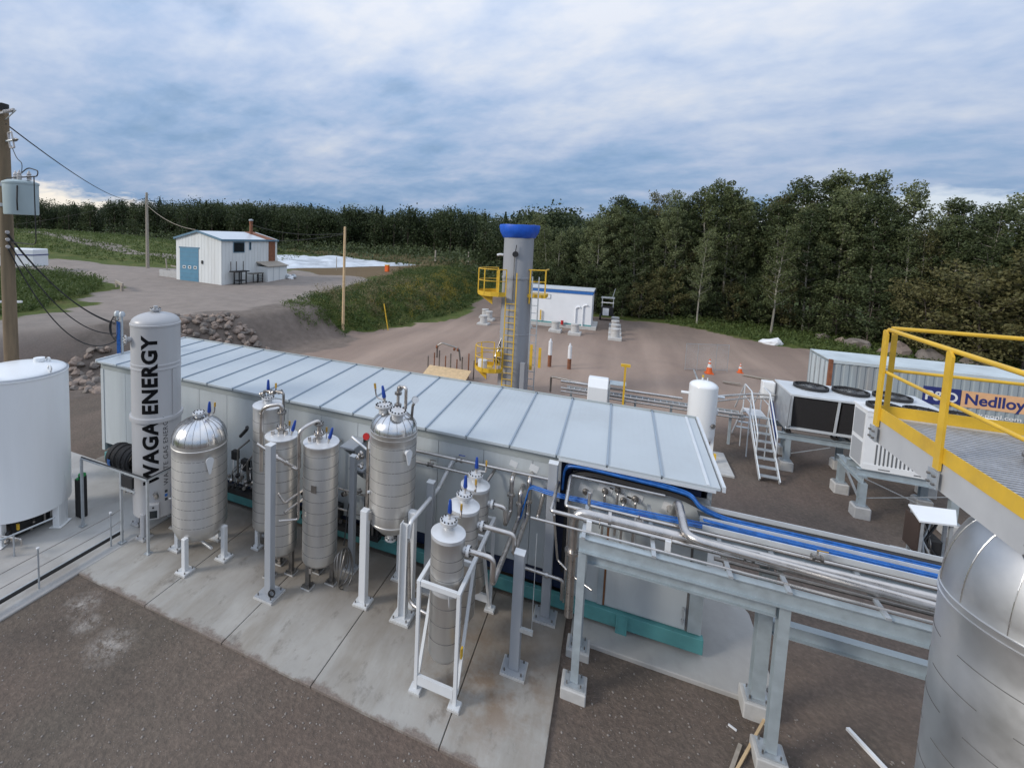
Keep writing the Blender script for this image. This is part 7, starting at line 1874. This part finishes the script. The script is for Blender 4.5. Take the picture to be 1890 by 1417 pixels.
def plant_tree(i, x, y, h, rot):
    kind, (tm, cm) = protos[i]
    base = 14 if kind != 'willow' else 6
    T = thing(NAME[kind], LBL[kind][0], 'tree' if kind != 'willow' else 'bush', (x, y, float(ground_h(x, y))), LBL[kind][1])
    s = h / base; T.rotation_euler = (0, 0, rot); T.scale = (s * random.uniform(.9, 1.15), s * random.uniform(.9, 1.15), s)
    for nm, me in (('trunk', tm), ('crown', cm)):
        o = bpy.data.objects.new(nm, me); col.objects.link(o); o.parent = T
    TREES.append((T, kind, x, y, h)); return T
EDGE_X = [-16, -12, -8, -4, 2, 5, 9, 13.5, 17.5, 20, 24, 30, 40]
EDGE_Y = [72, 62, 53.5, 52.5, 52, 52.5, 53, 52.5, 50, 48, 46.5, 45, 43]
def edge_y(x): return float(np.interp(x, EDGE_X, EDGE_Y))
HX = [-16, -9.3, -5.2, -2.3, -.2, 1.8, 4.4, 6.9, 8.7, 11.1, 12.9, 13.8, 15.7, 17, 18.2, 19.8, 21.4, 22.8, 23.6, 24.7, 30]
HY = [10.5, 10.6, 10.4, 10.8, 12.8, 13.6, 13.0, 13.5, 14.6, 12.8, 11.2, 13.0, 14.9, 14.0, 14.4, 15.0, 13.2, 12.7, 11.4, 11.8, 12.0]
random.seed(21)
TREES = []
for k in range(52):
    x = -13 + 46 * (k + random.random() * .7) / 52
    plant_tree(random.choice((0, 1, 2, 3, 4, 0, 1, 2, 3, 4, 5, 6, 7)), x, edge_y(x) + 1.2 + random.random() * 2.5, float(np.interp(x, HX, HY)) * random.uniform(.66, .98), random.random() * 6.28)
for k in range(46):
    x = -14 + 50 * (k + random.random() * .7) / 46
    plant_tree(random.choice((0, 1, 2, 3, 4, 5, 6)), x, edge_y(x) + 4.5 + random.random() * 3, float(np.interp(x, HX, HY)) * random.uniform(.84, 1.04), random.random() * 6.28)
for k in range(30):
    x = -10 + 44 * (k + random.random() * .8) / 30
    plant_tree(random.choice((8, 9, 9, 10)), x, edge_y(x) - .2 + random.random() * 1.6, random.uniform(2.6, 5.2) * (1.25 if x > 18 else 1), random.random() * 6.28)
# lone light-leaved young tree in front, and low yellowing bushes near the platform
plant_tree(7, 12.6, 50.6, 9.6, 1.0)
plant_tree(6, 7.0, 51.4, 9.0, 2.2)
for (x, y, h) in ((22.5, 44.3, 6.4), (24.4, 43.6, 7.2), (26.5, 43.6, 7.6), (28.6, 43.0, 7.0), (20.6, 46.3, 5.0)): plant_tree(8, x, y, h, random.random() * 6.28)

# the mass of woods beyond: low-detail trees joined into one body
def far_tree(kind, rs, fine=1):
    if kind == 'spruce':
        n = 380 * fine; t = rs.random(n) ** .75; r = .165 * (1 - t) ** .95 + .005; a = rs.random(n) * 6.283
        q = np.sqrt(rs.random(n)) * r; C = np.c_[q * np.cos(a), q * np.sin(a), .08 + .93 * t - q * .35]
        return C, (1.15 - .62 * t) * .072 / fine ** .6
    n = 450 * fine; C = []
    for _ in range(9 if fine == 1 else 16):
        s = rs.random(); c = np.array([rs.normal() * .085, rs.normal() * .085, .22 + .70 * s]); C.append(c + rs.normal(size=(n // (9 if fine == 1 else 16), 3)) * np.array([.065, .065, .06]))
    return np.concatenate(C), .066 / fine ** .62
def forest(name, label, poly_edge, n, depth, hfun, mix, mats, seed, fine=1):
    rs = np.random.default_rng(seed)
    pe = np.array(poly_edge, float); seg = np.linalg.norm(np.diff(pe, axis=0), axis=1); cum = np.r_[0, np.cumsum(seg)]
    out = {m: [] for m in mats}
    var = [(k, *far_tree(k, rs, fine)) for k in ['spruce'] * 3 + ['leafy'] * 6]
    trunks = MB()
    for i in range(n):
        d = (i + rs.random()) / n * cum[-1]; row = (rs.random() ** 1.2) * depth
        p = np.array([np.interp(d, cum, pe[:, 0]), np.interp(d, cum, pe[:, 1])]); k = min(len(seg) - 1, np.searchsorted(cum, d) - 1); k = max(0, k)
        t = (pe[k + 1] - pe[k]) / seg[k]; nr = np.array([-t[1], t[0]])
        if nr @ p < 0: nr = -nr
        p = p + nr * row
        spr = rs.random() < mix
        kind, C, ls = var[rs.integers(0, 3)] if spr else var[3 + rs.integers(0, 6)]
        h = hfun(p[0], p[1]) * rs.uniform(.78, 1.06) * (.98 if spr else .98)
        a = rs.random() * 6.28; ca, sa = math.cos(a), math.sin(a); w = h * rs.uniform(.9, 1.25)
        z0 = float(ground_h(p[0], p[1]))
        Q = np.c_[(C[:, 0] * ca - C[:, 1] * sa) * w + p[0], (C[:, 0] * sa + C[:, 1] * ca) * w + p[1], C[:, 2] * h + z0]
        V, F_ = leaf_quads(Q, ls * h, .2, .6, rs)
        out[mats[0] if spr else mats[1 + rs.integers(0, len(mats) - 1)]].append(V)
        if row < depth * .4: trunks.bar((p[0], p[1], z0 - .3), (p[0], p[1], z0 + h * .7), .022 * h * .8, .022 * h * .8)
    T = tag(thing(name, label, 'woods', (0, 0, 0)), None, None, None, 'stuff')
    for m, vs in out.items():
        if vs:
            V = np.concatenate(vs); o = np_mesh('foliage', V, np.arange(len(V)).reshape(-1, 4), m, T); o['kind'] = 'stuff'
    t_ = trunks.build('trunks', 'bark_dark', T, fix=False); t_['kind'] = 'stuff'
    return T
forest('near_woods', 'dark mass of leafy trees deep behind the wood edge', [(-15, 78), (-9, 61), (-3, 60), (9, 61), (15, 60), (21, 56), (28, 53), (44, 50)], 130, 14, lambda x, y: float(np.interp(x, HX, HY)) * .88, 0.0, ['leaf_spruce', 'leaf_dark', 'leaf_aspen', 'leaf_dark'], 81, 4)
forest('far_woods', 'distant dark wood of mixed spruce and leafy trees along the skyline', [(-13, 78), (-22, 100), (-34, 122), (-58, 124), (-80, 118), (-104, 112), (-140, 118)], 480, 30, lambda x, y: 12.6 + 2.2 * float(vnoise(x, y, 14, 91)), .16, ['leaf_spruce', 'leaf_dark', 'leaf_spruce', 'leaf_dark'], 82, 2)
forest('hill_woods', 'distant wood on the rise at the left of the skyline', [(-118, 122), (-150, 122), (-190, 124), (-240, 118), (-300, 100), (-340, 80)], 420, 34, lambda x, y: 13.0 + 3.5 * float(vnoise(x, y, 18, 92)), .12, ['leaf_spruce', 'leaf_dark', 'leaf_spruce'], 83, 2)
# undergrowth that closes the foot of the woods
q = np.array([(x, edge_y(x) + rng.random() * 7) for x in rng.uniform(-14, 36, 2600)])
zz = ground_h(q[:, 0], q[:, 1]); Cq = np.repeat(np.c_[q, zz], 9, 0) + np.c_[rng.normal(size=(2600 * 9, 2)) * .35, rng.random(2600 * 9) * np.repeat(rng.uniform(.4, 2.4, 2600), 9)]
V, F_ = leaf_quads(Cq, .27, .3, .55)
tag(np_mesh('undergrowth', V, F_, 'leaf_dark'), 'dark undergrowth closing the foot of the wood', 'undergrowth', kind='stuff')
q = np.stack([np.interp(rng.random(2600), np.linspace(0, 1, 7), c) for c in ([-14, -24, -36, -60, -84, -110, -150], [80, 102, 121, 122, 116, 111, 117])], 1) + rng.normal(size=(2600, 2)) * 3.0
zz = ground_h(q[:, 0], q[:, 1]); Cq = np.repeat(np.c_[q, zz], 7, 0) + np.c_[rng.normal(size=(2600 * 7, 2)) * .6, rng.random(2600 * 7) * np.repeat(rng.uniform(.8, 3.6, 2600), 7)]
V, F_ = leaf_quads(Cq, .62, .3, .6)
tag(np_mesh('far_undergrowth', V, F_, 'leaf_dark'), 'dark scrub along the foot of the far wood', 'undergrowth', kind='stuff')
# wording for each planted tree: what it stands behind, its row, its place there
MARKS = [(-15, 'grey stack'), (-7.6, 'white cabin'), (-2.4, 'wheeled cart'), (1.2, 'row of concrete stubs'), (4.2, 'mesh fence panel'), (8.6, 'orange cone'), (11.6, 'white tarpaulin heap'), (14.2, 'first small boulders'), (17.0, 'container door end'), (20.0, 'yellow corner posts'), (23.0, 'container roof'), (26.5, 'far yellow rail'), (30.0, 'platform edge')]
ORD = ['first', 'second', 'third', 'fourth', 'fifth', 'sixth', 'seventh', 'eighth', 'ninth', 'tenth']
ADJ = {'aspen': 'full-crowned tree', 'birch': 'slender pale-trunked tree', 'willow': 'low bushy tree'}
bins = {}
for (T, kind, x, y, h) in TREES:
    mk = max((m for m in MARKS if m[0] <= x), default=MARKS[0], key=lambda m: m[0])[1]
    row = 'front' if y - edge_y(x) < 4.2 else 'back'
    bins.setdefault((kind, row, mk), []).append((x, T))
for (kind, row, mk), lst in bins.items():
    lst.sort(key=lambda q: q[0])
    for k, (x, T) in enumerate(lst):
        where = 'at the wood edge behind' if row == 'front' else 'deeper in the wood behind'
        T['label'] = f"{ADJ[kind]} {where} the {mk}" if len(lst) == 1 else f"{ORD[k]} {ADJ[kind]} from left {where} the {mk}"
for (x, y, h, lb, pi) in ((-150, 108, 6.0, 'small round tree alone on the green field left of the lamp pole', 9), (-92, 101, 5.5, 'pale young tree before the far wood behind the shed', 10)):
    T = plant_tree(pi, x, y, h, .4)
    T['label'] = lb; T['group'] = 'lone trees in the fields'; T['category'] = 'tree'
